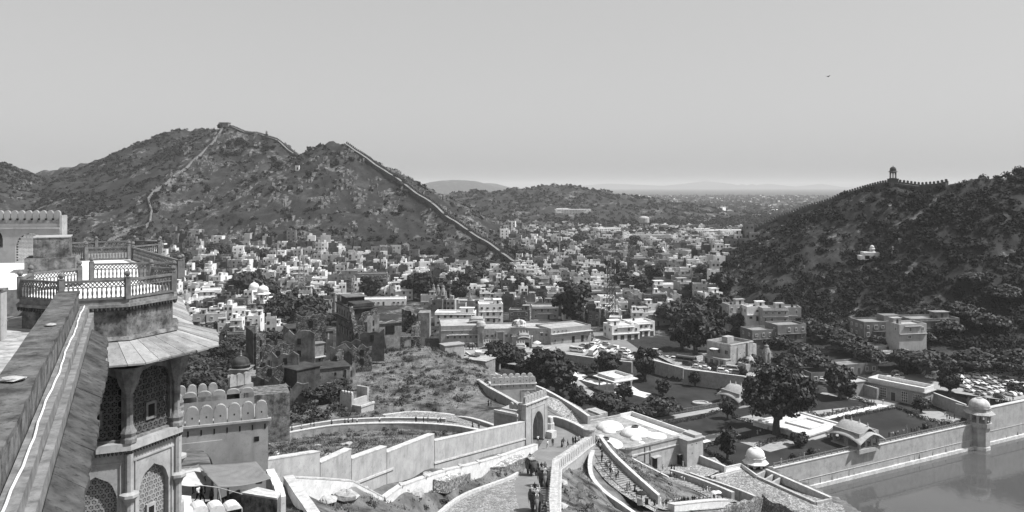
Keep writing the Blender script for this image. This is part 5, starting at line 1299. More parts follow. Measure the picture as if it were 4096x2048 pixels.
# buildings that can be told apart: picture x, y of the base middle front, z, width, depth, storeys, turn, tone, label
SPECIAL = [
 (204,302,15,18,13,3,0.30,'white','white three-storey house with wide balconies at the edge of the walled temple court',0,1),
 (275,300,17,22,14,1,0.15,'white','low white house with long parapets behind the ruined palace trees',1,0),
 (225,330,16,12,9,2,0.35,'cream','cream house with roof stairs just above the slab roof of the tower',1,0),
 (212,336,16,9,8,1,0.3,'cream','small pale house with washing on its roof below the tower roof edge',0,0),
 (237,322,15,8,8,3,0.3,'white','narrow tall white house with a single window behind the acacias',0,0),
 (297,271,22,17,12,3,0.25,'white','white three-storey house with dark windows beside the left lattice mast',1,0),
 (320,278,20,16,11,2,0.1,'white','bright white house right of the left lattice mast',0,1),
 (265,268,24,15,11,2,0.4,'white','white block with roof hut below the scrubby hill foot',1,0),
 (362,281,18,34,12,3,0.12,'grey','large old grey mansion with arched upper gallery below the hill',1,0),
 (380,301,15,30,12,1,0.1,'white','long low white hall with a curved pavilion on its roof',0,0),
 (345,297,15,26,12,1,0.1,'white','low white building with vaulted porch left of the grey mansion',0,0),
 (402,296,15,14,10,2,0.3,'white','white gabled-looking house beside the dark round trees',1,0),
 (470,304,14,24,14,1,-0.2,'cream','flat market hall with broad cream roof by the busy street',0,0),
 (455,325,13,26,12,2,-0.05,'white','white house with colonnade behind the old palace front',1,0),
 (490,322,13,16,12,3,0.1,'white','white stepped house with two roof terraces behind the palace',1,1),
 (520,322,13,14,10,2,-0.1,'grey','grey house with hanging balcony right of the market street',1,1),
 (545,318,13,18,11,2,0.05,'cream','cream house with arched windows left of the huge dark tree',0,1),
 (600,300,14,30,16,2,0.1,'grey','long grey school with rows of windows left of the tall near mast',1,0),
 (655,325,13,22,13,2,0.35,'cream','cream corner house with roof terrace below the right-hand trees',1,1),
 (640,335,13,16,12,2,0.35,'white','white house with crenellated roof facing the taxi street',0,1),
 (623,338,13,18,12,2,0.3,'white','white-fronted shop house with long sign band by the taxi street',1,1),
 (690,304,14,18,12,2,0.2,'cream','cream house with open terrace at the foot of the right-hand hill',1,0),
 (668,300,14,22,12,2,0.15,'white','white terraced house with stair balustrade below the hill wall',1,0),
 (712,304,20,14,10,2,0.3,'white','white house with blank side at the edge of the thorn wood',1,1),
 (738,313,24,13,9,2,0.2,'cream','leftmost house of the row on the wooded slope',1,1),
 (757,315,24,13,9,2,0.1,'white','white house with two roof huts in the row on the wooded slope',1,1),
 (776,317,24,15,9,2,0.0,'cream','widest house of the row on the wooded slope',1,0),
 (793,316,24,11,9,2,-0.1,'cream','rightmost house of the row on the wooded slope',0,1),
 (768,339,17,22,12,2,0.25,'grey','old grey house with a row of bright arched openings under the trees',0,0),
 (790,334,19,18,12,2,0.25,'grey','grey mansion with parapet windows beside the thorn trees',0,0),
 (887,350,15,26,14,3,0.1,'grey','large grey hotel with pavilion kiosks on its roof under the wooded hill',1,0),
 (935,350,15,28,13,2,0.12,'grey','pale hotel wing with arcaded veranda and roof balustrade',1,2),
 (912,334,24,16,10,2,0.2,'cream','cream guest house standing above the hotel on the slope',1,0),
 (857,371,13,22,10,1,0.3,'grey','low grey house with corrugated roof beyond the far lawn',0,0),
 (890,364,13,22,10,1,0.2,'cream','low flat house left of the crowded car lot',0,1),
 (875,355,15,14,9,1,0.25,'cream','small cream house with dark doorways below the hotel',0,0),
 (825,378,12,16,9,1,0.2,'grey','old low house with broken parapet behind the garden railing',0,0),
 (573,224,11,70,22,3,0.1,'white','long white institution below the middle hill',1,0),
 (608,238,11,36,20,4,0.3,'white','tall white block standing clear in the middle of the far town',0,0),
 (653,244,11,46,22,3,0.15,'cream','large cream block with even rows of windows in the far town',0,0),
 (715,238,11,60,24,3,0.2,'white','sprawling white hotel at the far edge of the town',1,0),
 (738,238,11,56,22,3,0.2,'white','right wing of the sprawling white hotel at the far edge',0,0),
 (668,271,12,20,16,4,0.4,'grey','tall grey apartment block with blank lit side below the right hill',0,0),
 (694,268,12,22,16,4,0.35,'cream','tall cream apartment block with balconies beside the hill wall',0,0),
 (640,270,12,24,16,3,0.2,'grey','dark fronted grey block left of the twin white spires',0,0),
 (617,262,12,26,18,3,0.3,'grey','grey block with ribbon windows behind the far mast',0,0),
]
for i, (x, y, z, w, d, st, rz, tone, lb, hut, tk) in enumerate(SPECIAL):
    p = PZ(x, y, z); q = Vector((p.x, p.y + d / 2, z)); q.z = ground(q.x, q.y)
    if x > 720: q.z = max(q.z, z - 3)
    house(tuple(q), w * (0.8 if w < 30 else 1), d * 0.85, st, rz, tone, lb, bool(hut), tk, seed=i, shop=(600 < x < 660 and y > 330)); occ(q.x, q.y, max(w, d) * 0.55)
TOWN = [(150,262),(152,244),(170,236),(230,240),(262,243),(300,240),(345,246),(400,252),(432,262),(452,268),(480,272),(512,276),(520,264),(508,246),(500,232),(512,226),(560,226),(600,230),(640,229),(690,230),(745,231),(755,238),(738,250),(722,268),(712,285),(712,300),(700,316),(682,330),(640,332),(612,330),(596,326),(560,318),(520,312),(470,310),(430,312),(425,303),(400,297),(345,290),(338,312),(300,328),(262,342),(230,348),(178,348),(170,285)]
TREESPOTS = [(246,296,16,22,'c'),(268,296,15,14,'c'),(235,292,15,10,'a'),(282,262,22,14,'d'),(220,258,22,16,'d'),(205,268,20,14,'d'),(185,262,20,12,'c'),(255,256,25,16,'d'),(300,300,15,14,'d'),(312,312,16,16,'e'),(288,318,16,20,'e'),(325,296,15,12,'d'),(308,322,16,14,'e'),
 (372,297,15,15,'a'),(412,294,15,15,'b'),(424,297,14,17,'a'),(440,296,14,13,'a'),(460,299,14,13,'b'),(468,290,15,14,'a'),(478,280,17,16,'c'),(455,283,16,14,'c'),(515,288,14,15,'c'),(524,296,14,13,'b'),(440,272,20,12,'c'),(480,268,18,14,'c'),(497,300,14,9,'b'),
 (574,326,13,22,'b'),(566,298,14,12,'a'),(640,300,13,14,'a'),(655,290,13,15,'a'),(625,292,13,17,'c'),(672,326,13,15,'e'),(684,322,13,14,'e'),(700,330,14,18,'e'),(695,352,14,17,'a'),(712,348,14,14,'b'),(682,347,13,12,'a'),(720,318,16,16,'e'),(735,328,16,15,'e'),(722,300,20,14,'e'),(706,292,18,12,'e'),(745,322,18,13,'e'),(700,312,15,10,'d'),
 (590,262,12,18,'c'),(560,256,12,16,'c'),(612,281,12,15,'a'),(580,247,12,18,'c'),(540,262,12,14,'c'),(600,252,11,16,'c'),(635,252,11,16,'a'),(655,262,11,15,'c'),(520,262,14,16,'c'),(505,276,15,15,'c')]
_lbl_tree = ['broad', 'dense', 'spreading', 'rounded', 'flat-topped']
for (x, y, z, h, kk) in TREESPOTS:
    p = PZ(x, y, z); occ(p.x, p.y, h * 0.3)
occ(*PZ(301, 301, 14)[:2], 5); occ(*PZ(353, 302, 14)[:2], 4); occ(*PZ(611, 325, 13)[:2], 5); occ(*PZ(630, 281, 12)[:2], 5)
for x, y, q in ((439,300,9),(470,302,5),(577,294,6),(661,258,8),(484,286,9),(492,285,6),(502,289,4),(472,274,4),(254,299,9),(262,304,7),(644,232,9)): occ(*PZ(x, y, 14)[:2], q)
rs = np.random.RandomState(77)
CX = rs.uniform(-420, 420, 40000); CY = 350 + 1080 * rs.rand(40000) ** 1.15
CZ = terrain(CX, CY); cpx = 512 + FPX * CX / CY; cpy = HOR + FPX * (CAM_Z - CZ) / CY
k = in_poly(cpx, cpy, TOWN); CX, CY, CZ, cpx, cpy = CX[k], CY[k], CZ[k], cpx[k], cpy[k]
cand = []
grid_ = {}
for a, b, q in OCC: grid_.setdefault((int(a // 30), int(b // 30)), []).append((a, b, q))
def free2(x, y, r):
    gx_, gy_ = int(x // 30), int(y // 30)
    for i in (-1, 0, 1):
        for j in (-1, 0, 1):
            for a, b, q in grid_.get((gx_ + i, gy_ + j), ()):
                if (a - x) ** 2 + (b - y) ** 2 < (q + r) ** 2: return False
    return True
for x, y, z, u, v in zip(CX, CY, CZ, cpx, cpy):
    w = rnd.uniform(4.2, 9.0) * (1 + 0.35 * (y > 900)); d = rnd.uniform(4.5, 7.8) * (1 + 0.3 * (y > 900)); r_ = (w + d) * 0.195
    if not free2(x, y, r_): continue
    grid_.setdefault((int(x // 30), int(y // 30)), []).append((x, y, r_))
    hillside = v < 262 and u < 450
    tone = rnd.choices(('white', 'cream', 'grey', 'brown'), (0.16, 0.24, 0.30, 0.30) if hillside else (0.30, 0.23, 0.27, 0.20))[0]
    rz = 0.30 * float(fbm(np.array([x / 160.0]), np.array([y / 160.0]), 2)[0]) * 2 + 0.02 + rnd.uniform(-0.15, 0.15)
    cand.append((x, y, z, w, d, rnd.choices((1, 2, 3), (0.42, 0.44, 0.14))[0], rz, tone, u, v))
cand.sort(key=lambda c: c[1] / c[3])
NEARH = 290
for i, (x, y, z, w, d, st, rz, tone, u, v) in enumerate(cand[:NEARH]):
    house((x, y, z), w, d, st, rz, tone, None, rnd.random() < 0.6, rnd.choice((0, 0, 1, 1, 2)), seed=1000 + i, group='flat-roofed town houses', windows=True)
# the rest of the town: one mass
fm_ = MB(); tl = ['white', 'cream', 'grey', 'brown']
for (x, y, z, w, d, st, rz, tone, u, v) in cand[NEARH:]:
    mi = tl.index(tone); h = st * 3.0; c_, s_ = math.cos(rz), math.sin(rz)
    fm_.box((x, y, z + h / 2 - 1.2), (w, d, h + 2.4), rz, mi)
    for k in range(2):
        for lx, ly, sx, sy in ((0, -1 + 2 * k, w, 0.25), (-1 + 2 * k, 0, 0.25, d - 0.5)):
            ox, oy = lx * (w / 2 - 0.12), ly * (d / 2 - 0.12); fm_.box((x + ox * c_ - oy * s_, y + ox * s_ + oy * c_, z + h + 0.4), (sx, sy, 0.8), rz, mi)
    if rnd.random() < 0.5:
        ox, oy = rnd.uniform(-0.25, 0.25) * w, rnd.uniform(0, 0.2) * d; fm_.box((x + ox * c_ - oy * s_, y + ox * s_ + oy * c_, z + h + 1.3), (w * 0.35, d * 0.4, 2.6), rz, mi)
    for f in range(st):
        n = max(2, int(w / 3.2))
        for q in range(n):
            if rnd.random() < 0.25: continue
            ox, oy = -w / 2 + w * (q + 0.5) / n, -d / 2 - 0.02; fm_.box((x + ox * c_ - oy * s_, y + ox * s_ + oy * c_, z + f * 3.0 + 1.6), (1.2, 0.12, 1.4), rz, 4)
fm_.build('distant_houses', [TONE[t] for t in tl] + [PANE], kind='stuff')
print('houses', len(cand))
# scattered white specks of villages out on the plain
vm = MB()
for _ in range(260):
    y = rnd.uniform(1700, 6500); x = y * rnd.uniform(0.13, 0.50); vm.box((x, y, ground(x, y) + 2), (rnd.uniform(8, 30), rnd.uniform(8, 16), rnd.uniform(4, 11)), rnd.uniform(0, 1.5), 0 if rnd.random() < 0.75 else 1)
vm.build('distant_village', [TONE['white'], TONE['cream']], kind='stuff')

# ------------------------------------------------------------------ town trees
LAND = []
tree_roots = []
def town_tree(x, y, z, h, kk, w=1.0):
    p = PZ(x, y, z); g = ground(p.x, p.y)
    r = tree('town_tree', kk, (p.x, p.y, g), h, 'tree', 'tree', 'trees among the town houses', w=w); tree_roots.append((r, kk, p.x, p.y, h)); return r
for t in TREESPOTS: town_tree(*t)
n = 0
while n < 95:
    x = rnd.uniform(-400, 330); y = rnd.uniform(400, 1100); u, v = pix((x, y, 13))
    if not in_poly(np.array([u]), np.array([v]), TOWN)[0]: continue
    z = ground(x, y); kk = rnd.choice('acdea'); h = rnd.uniform(4.5, 9)
    if not free2(x, y, h * 0.12): continue
    r = tree('town_tree', kk, (x, y, z), h, 'tree', 'tree', 'trees among the town houses'); tree_roots.append((r, kk, x, y, h)); n += 1
X = []; Y = []
while len(X) < 1500:
    x = rnd.uniform(-450, 700); y = rnd.uniform(650, 1900); u, v = pix((x, y, 11))
    if 150 < u < 770 and (v < 234 or rnd.random() < 0.14) and float(hill_h(np.array([x]), np.array([y]))[0]) < 16 and free2(x, y, 1.0): X.append(x); Y.append(y)
X, Y = np.array(X), np.array(Y)
scatter('distant_trees', X, Y, nrs.uniform(2.5, 6, len(X)), 26, HILLLEAF, 0.3, 0.8, 41, lift=0.5)

# ------------------------------------------------------------------ lattice masts
MAST = mat('mast_paint', 0.16, 0.42, 0.2, rough=0.5)
def mast(label, x, y, z, h, b, t=0.35, dishes=3, MAST=MAST):
    p = PZ(x, y, z); r = thing('lattice_mast', label, 'mast', (p.x, p.y, ground(p.x, p.y)), 0.4, 'lattice telecom masts')
    n = int(h / 3.2); leg = []
    for sx, sy in ((-1, -1), (1, -1), (1, 1), (-1, 1)):
        MB().tube([(sx * b / 2, sy * b / 2, -1), (sx * b * t / 2, sy * b * t / 2, h)], 0.16, 5).build('leg', MAST, r)
    for i in range(n):
        z0, z1 = h * i / n, h * (i + 1) / n; w0, w1 = b * (1 - (1 - t) * i / n) / 2, b * (1 - (1 - t) * (i + 1) / n) / 2
        mb = MB(); c0 = [(-w0, -w0), (w0, -w0), (w0, w0), (-w0, w0)]; c1 = [(-w1, -w1), (w1, -w1), (w1, w1), (-w1, w1)]
        for k in range(4):
            a, c = c0[k], c1[(k + 1) % 4]; e, f = c0[(k + 1) % 4], c1[k]
            mb.tube([(*a, z0), (*c, z1)], 0.1, 4); mb.tube([(*e, z0), (*f, z1)], 0.1, 4); mb.tube([(*c1[k], z1), (*c, z1)], 0.1, 4)
        mb.build('bracing', MAST, r)
    for k in range(dishes):
        a = k * 2.1; part_box('antenna_panel', PLW, r, (math.cos(a) * b * t * 0.9, math.sin(a) * b * t * 0.9, h * (0.86 + 0.05 * k)), (0.35, 0.25, 2.2), a)
    MB().lathe([(0.5, 0), (0.5, 0.4)], 10, (0.6, -0.5, h * 0.8)).build('dish', PLW, r)
    MB().tube([(0, 0, h), (0, 0, h + 2.5)], 0.06, 5).build('lightning_rod', MAST, r)
mast('tall lattice mast left of centre among white houses', 301.5, 301, 14, 30, 4.6, 0.5)
mast('shorter lattice mast just right of the ruined palace tower', 353, 303, 14, 17, 2.6, 0.5, 4)
mast('tallest dark lattice mast above the taxi street', 611, 325, 13, 33, 3.6, 0.75, 6, mat('mast_dark', 0.03, 0.08, 0.2))
mast('lattice mast leaning over the far town right of the tallest one', 630.5, 281, 12, 30, 4.4, 0.45, 2, mat('mast_dark', 0.03))
def pole(label, x, y, z, h):
    p = PZ(x, y, z); r = thing('slim_mast', label, 'mast', (p.x, p.y, ground(p.x, p.y))); MB().tube([(0, 0, -1), (0, 0, h)], [0.4, 0.2], 6).build('pole', MAST, r)
    for k in range(4): part_box('cross_arm', MAST, r, (0, 0, h * (0.55 + 0.13 * k)), (1.2, 0.2, 0.3))
pole('slim guyed mast left of the far town centre', 559.5, 263, 12, 34); pole('slim mast behind the cream block in the far town', 594, 254, 12, 26); pole('slim mast near the far right town edge', 606, 247, 11, 30)
# ------------------------------------------------------------------ temples, mosque, tank
SPIRE = mat('temple_stone', 0.16, 0.30, 0.5, spots=0.3, bump=0.05)
for k_, (x, y) in enumerate(((876, 330), (893, 329), (908, 331))):
    p = PD(x, y, 372); chhatri('roof_kiosk', ('left', 'middle', 'right')[k_] + ' of three small domed kiosks on the grey hotel roof', (p.x, p.y, p.z - 1.2), 1.1, 1.5, 1.0, TONE['cream'], TONE['cream'], base=0.2)
def shikhara(label, x, y, z, h, R, m=None):
    p = PZ(x, y, z); r = thing('temple_spire', label, 'temple', (p.x, p.y, ground(p.x, p.y)), 0.3); m = m or SPIRE
    MB().box((0, 0, h * 0.12), (R * 2.4, R * 2.4, h * 0.34)).build('sanctum', m, r)
    prof = [(R, h * 0.28), (R * 1.02, h * 0.4), (R * 0.9, h * 0.55), (R * 0.7, h * 0.7), (R * 0.45, h * 0.83), (R * 0.28, h * 0.88), (R * 0.42, h * 0.91), (R * 0.36, h * 0.94), (R * 0.1, h * 0.97), (0.02, h * 1.05)]
    MB().lathe(prof, 12).build('tower', m, r)
    for k in range(8):
        a = k * math.pi / 4; q = 0.72; MB().lathe([(a_ * 0.32, z_ * 0.62 + h * 0.1) for a_, z_ in prof], 6, (math.cos(a) * R * q * 1.15, math.sin(a) * R * q * 1.15, 0)).build('corner_turret', m, r)
    return r
shikhara('left spire of the triple-spired temple in the trees', 433.5, 301, 14, 12.5, 2.0); shikhara('middle spire of the triple-spired temple in the trees', 438, 301.5, 14, 12.5, 2.0); shikhara('right spire of the triple-spired temple in the trees', 443, 303, 14, 13, 2.3)
shikhara('lone slim temple spire right of the triple-spired temple', 470, 303, 14, 8, 1.5); shikhara('weathered temple spire behind the huge dark tree', 577.5, 297, 14, 12, 2.6)
shikhara('left of the twin white spires in the far town', 658.5, 260, 12, 13, 2.6, TONE['white']); shikhara('right of the twin white spires in the far town', 663, 260, 12, 13, 2.4, TONE['white'])
shikhara('carved temple spire beside the old haveli above the car terrace', 766.5, 369, 13, 10, 2.3)
def dome_shrine(label, x, y, z, R, h, m=None, seg=14):
    p = PZ(x, y, z); r = thing('domed_building', label, 'mosque', (p.x, p.y, ground(p.x, p.y))); m = m or TONE['cream']
    MB().lathe([(R * 1.1, -1), (R * 1.1, h * 0.45), (R * 1.2, h * 0.46), (R * 1.2, h * 0.52), (R, h * 0.53)], 8).build('drum', m, r)
    d = MB().lathe([(a, b + h * 0.53) for a, b in dome_prof(R, h * 0.5)], seg).build('dome', m, r, smooth=True); f = MB(); finial(f, (0, 0, h * 1.02), R * 0.7); f.build('finial', m, d)
dome_shrine('large striped mosque dome among dark trees', 483.5, 288, 14, 4.2, 8.5); dome_shrine('smaller mosque dome right of the large one', 491.5, 287, 14, 2.8, 6.5); dome_shrine('smallest mosque dome at the foot of the near minaret', 496, 286, 14, 1.8, 5)
def minaret(label, x, y, z, h):
    p = PZ(x, y, z); r = thing('minaret', label, 'minaret', (p.x, p.y, ground(p.x, p.y))); MB().lathe([(1.2, -1), (1.0, h * 0.75), (1.6, h * 0.76), (1.6, h * 0.8), (0.9, h * 0.8), (0.9, h * 0.9)], 8).build('shaft', TONE['cream'], r); MB().lathe([(1.2, h * 0.9), (1.0, h * 0.94), (0.6, h * 0.98), (0.05, h * 1.04)], 8).build('cupola', TONE['cream'], r)
minaret('tall near minaret beside the mosque domes', 502.5, 290, 14, 15.5); minaret('slim far minaret behind the mosque trees', 472, 279, 16, 12); minaret('white minaret standing in the far town', 595.5, 250, 12, 16)
chhatri('white_chhatri', 'left of the two white domed tombs behind the ruined palace', tuple(PZ(254, 300, 15)), 3.2, 4.2, 3.2, TONE['white'], TONE['white'], base=1.5); chhatri('white_chhatri', 'right of the two white domed tombs behind the ruined palace', tuple(PZ(263, 303, 15)), 3.4, 3.8, 2.8, TONE['white'], TONE['white'], base=2.0)
p = PZ(644, 233, 10); wt = thing('water_tower', 'round concrete water tower above the far town trees', 'water tower', (p.x, p.y, ground(p.x, p.y)))
for k in range(6):
    a = k * math.pi / 3; MB().tube([(math.cos(a) * 6, math.sin(a) * 6, -1), (math.cos(a) * 6, math.sin(a) * 6, 14)], 0.8, 6).build('leg', TONE['cream'], wt)
MB().lathe([(4, 13), (8.5, 15), (8.5, 22), (7.5, 23.5), (3, 25), (0.1, 25.3)], 16).build('tank', TONE['cream'], wt)
# white merloned garden wall near the tombs
r = thing('court_wall', 'white scalloped wall round the walled temple court', 'wall'); a, b = PZ(188, 305, 15), PZ(250, 300, 15)
MB().ribbon([(a.x, a.y, 17.5, 13), (b.x, b.y, 17.5, 13)], 0.6, 0, 0).build('wall_face', TONE['white'], r); merlons(r, [(a.x, a.y, 17.5), (b.x, b.y, 17.5)], 1.9, 1.5, 0.5, TONE['white'])
# ------------------------------------------------------------------ old palace front along the square
def facade_block(name, label, xl, xr, yl, yr, z, h, depth, m, cat='building', par=0.7, roof=None):
    a, b = PZ(xl, yl, z), PZ(xr, yr, z); d = b - a; W_ = math.hypot(d.x, d.y)
    r = thing(name, label, cat, (a.x, a.y, z), math.atan2(d.y, d.x))
    MB().box((W_ / 2, depth / 2, h / 2 - 1), (W_, depth, h + 2)).build('walls', m, r)
    MB().box((W_ / 2, depth / 2, h + 0.04), (W_ - 0.5, depth - 0.5, 0.07)).build('roof_surface', roof or ROOFS['cream'], r)
    for s in (0, 1):
        part_box('roof_parapet', m, r, (W_ / 2, 0.15 + s * (depth - 0.3), h + par / 2), (W_, 0.3, par)); part_box('roof_parapet', m, r, (0.15 + s * (W_ - 0.3), depth / 2, h + par / 2 - 0.01), (0.3, depth - 0.6, par - 0.02))
    return r, W_
def win_row(r, xs, z, w, h, hood=True, m=None, y=-0.03):
    for x in xs:
        o = link('window', window_mesh(m or TONE['cream']), r, loc=(x, y, z), scale=(w, 1, h))
        if hood: link('window_hood', ubox(COPING, 'window_hood'), o, loc=(0, -0.35, 0.78), scale=(1.5, 0.8, 0.12))
PAL = mat('palace_plaster', 0.27, 0.38, 0.3, spots=0.25, streak=0.35)
r, W_ = facade_block('old_palace', 'old palace wing with hooded windows and long white ledges facing the square', 441, 479, 347.5, 346.5, 12, 9.0, 22, PAL)
part_box('ledge', COPING, r, (W_ * 0.6, -0.4, 5.6), (W_ * 0.78, 0.9, 0.16)); part_box('ledge', COPING, r, (W_ * 0.6, -0.5, 2.0), (W_ * 0.78, 1.1, 0.16)); part_box('cornice', COPING, r, (W_ / 2, -0.12, 7.6), (W_, 0.24, 0.16))
win_row(r, [W_ * f for f in (0.18, 0.36, 0.5, 0.64, 0.78, 0.92)], 4.5, 0.8, 1.1); win_row(r, [W_ * f for f in (0.3, 0.55, 0.75)], 6.8, 0.7, 0.7, False); win_row(r, [W_ * f for f in (0.4, 0.6, 0.8)], 1.0, 0.9, 1.4, False)
r, W_ = facade_block('old_palace', 'central palace front with tall recessed portal on the square', 484, 518, 346, 345.5, 12, 7.2, 16, PAL)
part_box('portal_recess', mat('portal_shade', 0.2, 0.28, 1), r, (W_ * 0.48, -0.02, 2.9), (2.6, 0.1, 5.8)); part_box('portal_frame', PAL, r, (W_ * 0.48 - 1.6, -0.3, 3.1), (0.6, 0.6, 6.2)); part_box('portal_frame', PAL, r, (W_ * 0.48 + 1.6, -0.3, 3.1), (0.6, 0.6, 6.2)); part_box('portal_lintel', PAL, r, (W_ * 0.48, -0.3, 6.4), (3.8, 0.6, 0.5))
part_box('door', WOODD, r, (W_ * 0.32, -0.04, 1.2), (1.4, 0.1, 2.4)); win_row(r, [W_ * f for f in (0.1, 0.24, 0.36, 0.66, 0.8)], 4.6, 1.0, 1.3, False); part_box('string_course', COPING, r, (W_ * 0.22, -0.1, 3.0), (W_ * 0.42, 0.2, 0.16))
sg = part_box('sign_board', PLW, r, (W_ * 0.36, -0.06, 2.9), (1.6, 0.08, 0.7))
r, W_ = facade_block('old_palace', 'long palace annex with sloping eave at the corner of the taxi street', 551, 591, 345, 340.5, 12, 6.8, 14, PAL)
part_box('eave', COPING, r, (W_ / 2, -0.7, 5.0), (W_ + 0.6, 1.6, 0.2)); part_box('string_course', COPING, r, (W_ / 2, -0.08, 3.2), (W_, 0.16, 0.14)); win_row(r, [W_ * f for f in (0.08, 0.18, 0.28, 0.38)], 6.0, 0.6, 0.6, False)
for f, w in ((0.55, 1.5), (0.78, 1.4)): part_box('doorway', DARK, r, (W_ * f, -0.03, 1.5), (w, 0.1, 2.9))
win_row(r, [W_ * f for f in (0.1, 0.28, 0.9)], 1.6, 1.0, 1.3, False)
r, W_ = facade_block('old_palace', 'low stained palace block with dark open court behind the square', 520, 551, 343, 344, 12, 6.4, 18, PLD)
win_row(r, [W_ * f for f in (0.7, 0.85)], 4.2, 0.9, 1.2)
def dome_tower(label, x, y, z, w, h, R, dm, name='corner_tower'):
    p = PZ(x, y, z); r = thing(name, label, 'tower', (p.x, p.y, z), 0.05)
    mb = MB(); archwall(mb, w, h, [(w / 2, w * 0.42, h * 0.55, h * 0.16, 'point', h * 0.2)], 0.4, -w / 2, -w / 2); mb.build('front', PAL, r)
    MB().box((0, 0.2, h / 2 - 1), (w, w - 0.4, h + 2)).build('shaft', PAL, r); MB().box((0, 0, h + 0.1), (w * 1.3, w * 1.3, 0.25)).build('eave', COPING, r)
    o = MB().lathe([(a, b + h + 0.2) for a, b in [(R * 1.05, 0), (R * 1.05, 0.5)] + [(q[0], q[1] + 0.5) for q in dome_prof(R, R * 0.85)]], 16, sx=1.1).build('dome', dm, r, smooth=True); f = MB(); finial(f, (0, 0, h + 0.6 + R * 0.85), 1.2); f.build('finial', COPING, o)
MOT = mat('dome_mottled_dark', 0.12, 0.6, 0.6, spots=0.4, lo=0.47, hi=0.53)
dome_tower('palace corner tower with small pale dome', 481, 347, 12, 3.0, 9.6, 1.9, PL); dome_tower('palace tower carrying the large mottled dome', 519, 344.5, 12, 5.0, 8.4, 3.0, MOT)
bangla('roof_pavilion', 'wide vaulted kiosk on the palace roof', tuple(PZ(476, 346, 12) + Vector((0, 9, 9.1))), 0.0, 2.8, 1.8, 1.2, 1.6, 0.6, PAL, PL, PAL, 2, 1)
bangla('porch_pavilion', 'small pavilion with upturned curved roof above the palace porch', tuple(PZ(524, 348, 12) + Vector((0, 2, 3.4))), 0.0, 2.2, 1.6, 1.6, 1.3, 0.8, PAL, PAL, PAL, 2, 1)
bangla('square_kiosk', 'left of the two curved-roof kiosks standing in the square', tuple(PZ(487, 349, 12)), 0.0, 1.7, 1.4, 1.8, 1.1, 0.7, PAL, PAL, PAL, 1, 1)
bangla('square_kiosk', 'right of the two curved-roof kiosks standing in the square', tuple(PZ(520.5, 350.5, 12)), 0.0, 1.9, 1.5, 2.0, 1.2, 0.8, PAL, PAL, PAL, 1, 1)
def porch():
    a = PZ(512, 347, 12); r = thing('porch_gate', 'crenellated porch with ornate dark arch beside the square', 'gate', (a.x, a.y, 12), -0.1)
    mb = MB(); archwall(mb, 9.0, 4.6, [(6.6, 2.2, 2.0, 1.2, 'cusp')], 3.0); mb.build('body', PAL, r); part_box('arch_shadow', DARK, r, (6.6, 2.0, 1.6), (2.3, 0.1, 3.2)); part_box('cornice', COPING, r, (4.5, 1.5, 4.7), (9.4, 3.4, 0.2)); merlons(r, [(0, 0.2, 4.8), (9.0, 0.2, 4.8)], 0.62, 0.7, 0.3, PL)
porch()
p = PZ(481.5, 356, 11.4); r = thing('octagonal_well', 'white octagonal raised well beside the square', 'well', tuple(p)); MB().lathe([(2.6, -2), (2.6, 1.2), (3.0, 1.8), (3.0, 2.2), (2.4, 2.2), (2.2, 1.4), (0.1, 1.3)], 8).build('basin', PLW, r)
p = PZ(537, 348, 12); r = thing('parasol', 'small pale parasol in front of the palace porch', 'parasol', tuple(p)); MB().lathe([(2.0, 2.3), (1.1, 2.9), (0.05, 3.3)], 8).build('canopy', PLW, r); MB().tube([(0, 0, 0), (0, 0, 3.2)], 0.06, 5).build('pole', METAL, r)
flat('town_square', pzpoly([(440,346),(560,344),(592,342),(598,330),(640,352),(680,362),(636,361),(604,358.5),(566,353.5),(540,357),(520,366),(478,360)], 11.9), 12.05, mat('square_dust', 0.24, 0.36, 0.15, spots=0.3))
flat('taxi_street', pzpoly([(596,344),(590,322),(597,320),(640,350),(690,363),(684,368)], 12.1), 12.12, ASPH)
parapet('square_wall', 'low pale wall with steps between the square and the garden trees', [Vector((p.x, p.y, 13)) for p in (PZ(505,353,13), PZ(536,352,13), PZ(551,347,13))], 0.5, PL, COPING, 3)
parapet('square_wall', 'white curb wall at the bottom of the square towards the lower parapet', [Vector((p.x, p.y, 12.6)) for p in (PZ(466,352,12.5), PZ(478,360,12.5), PZ(500,364,12.4))], 0.6, PLD, COPING, 3)
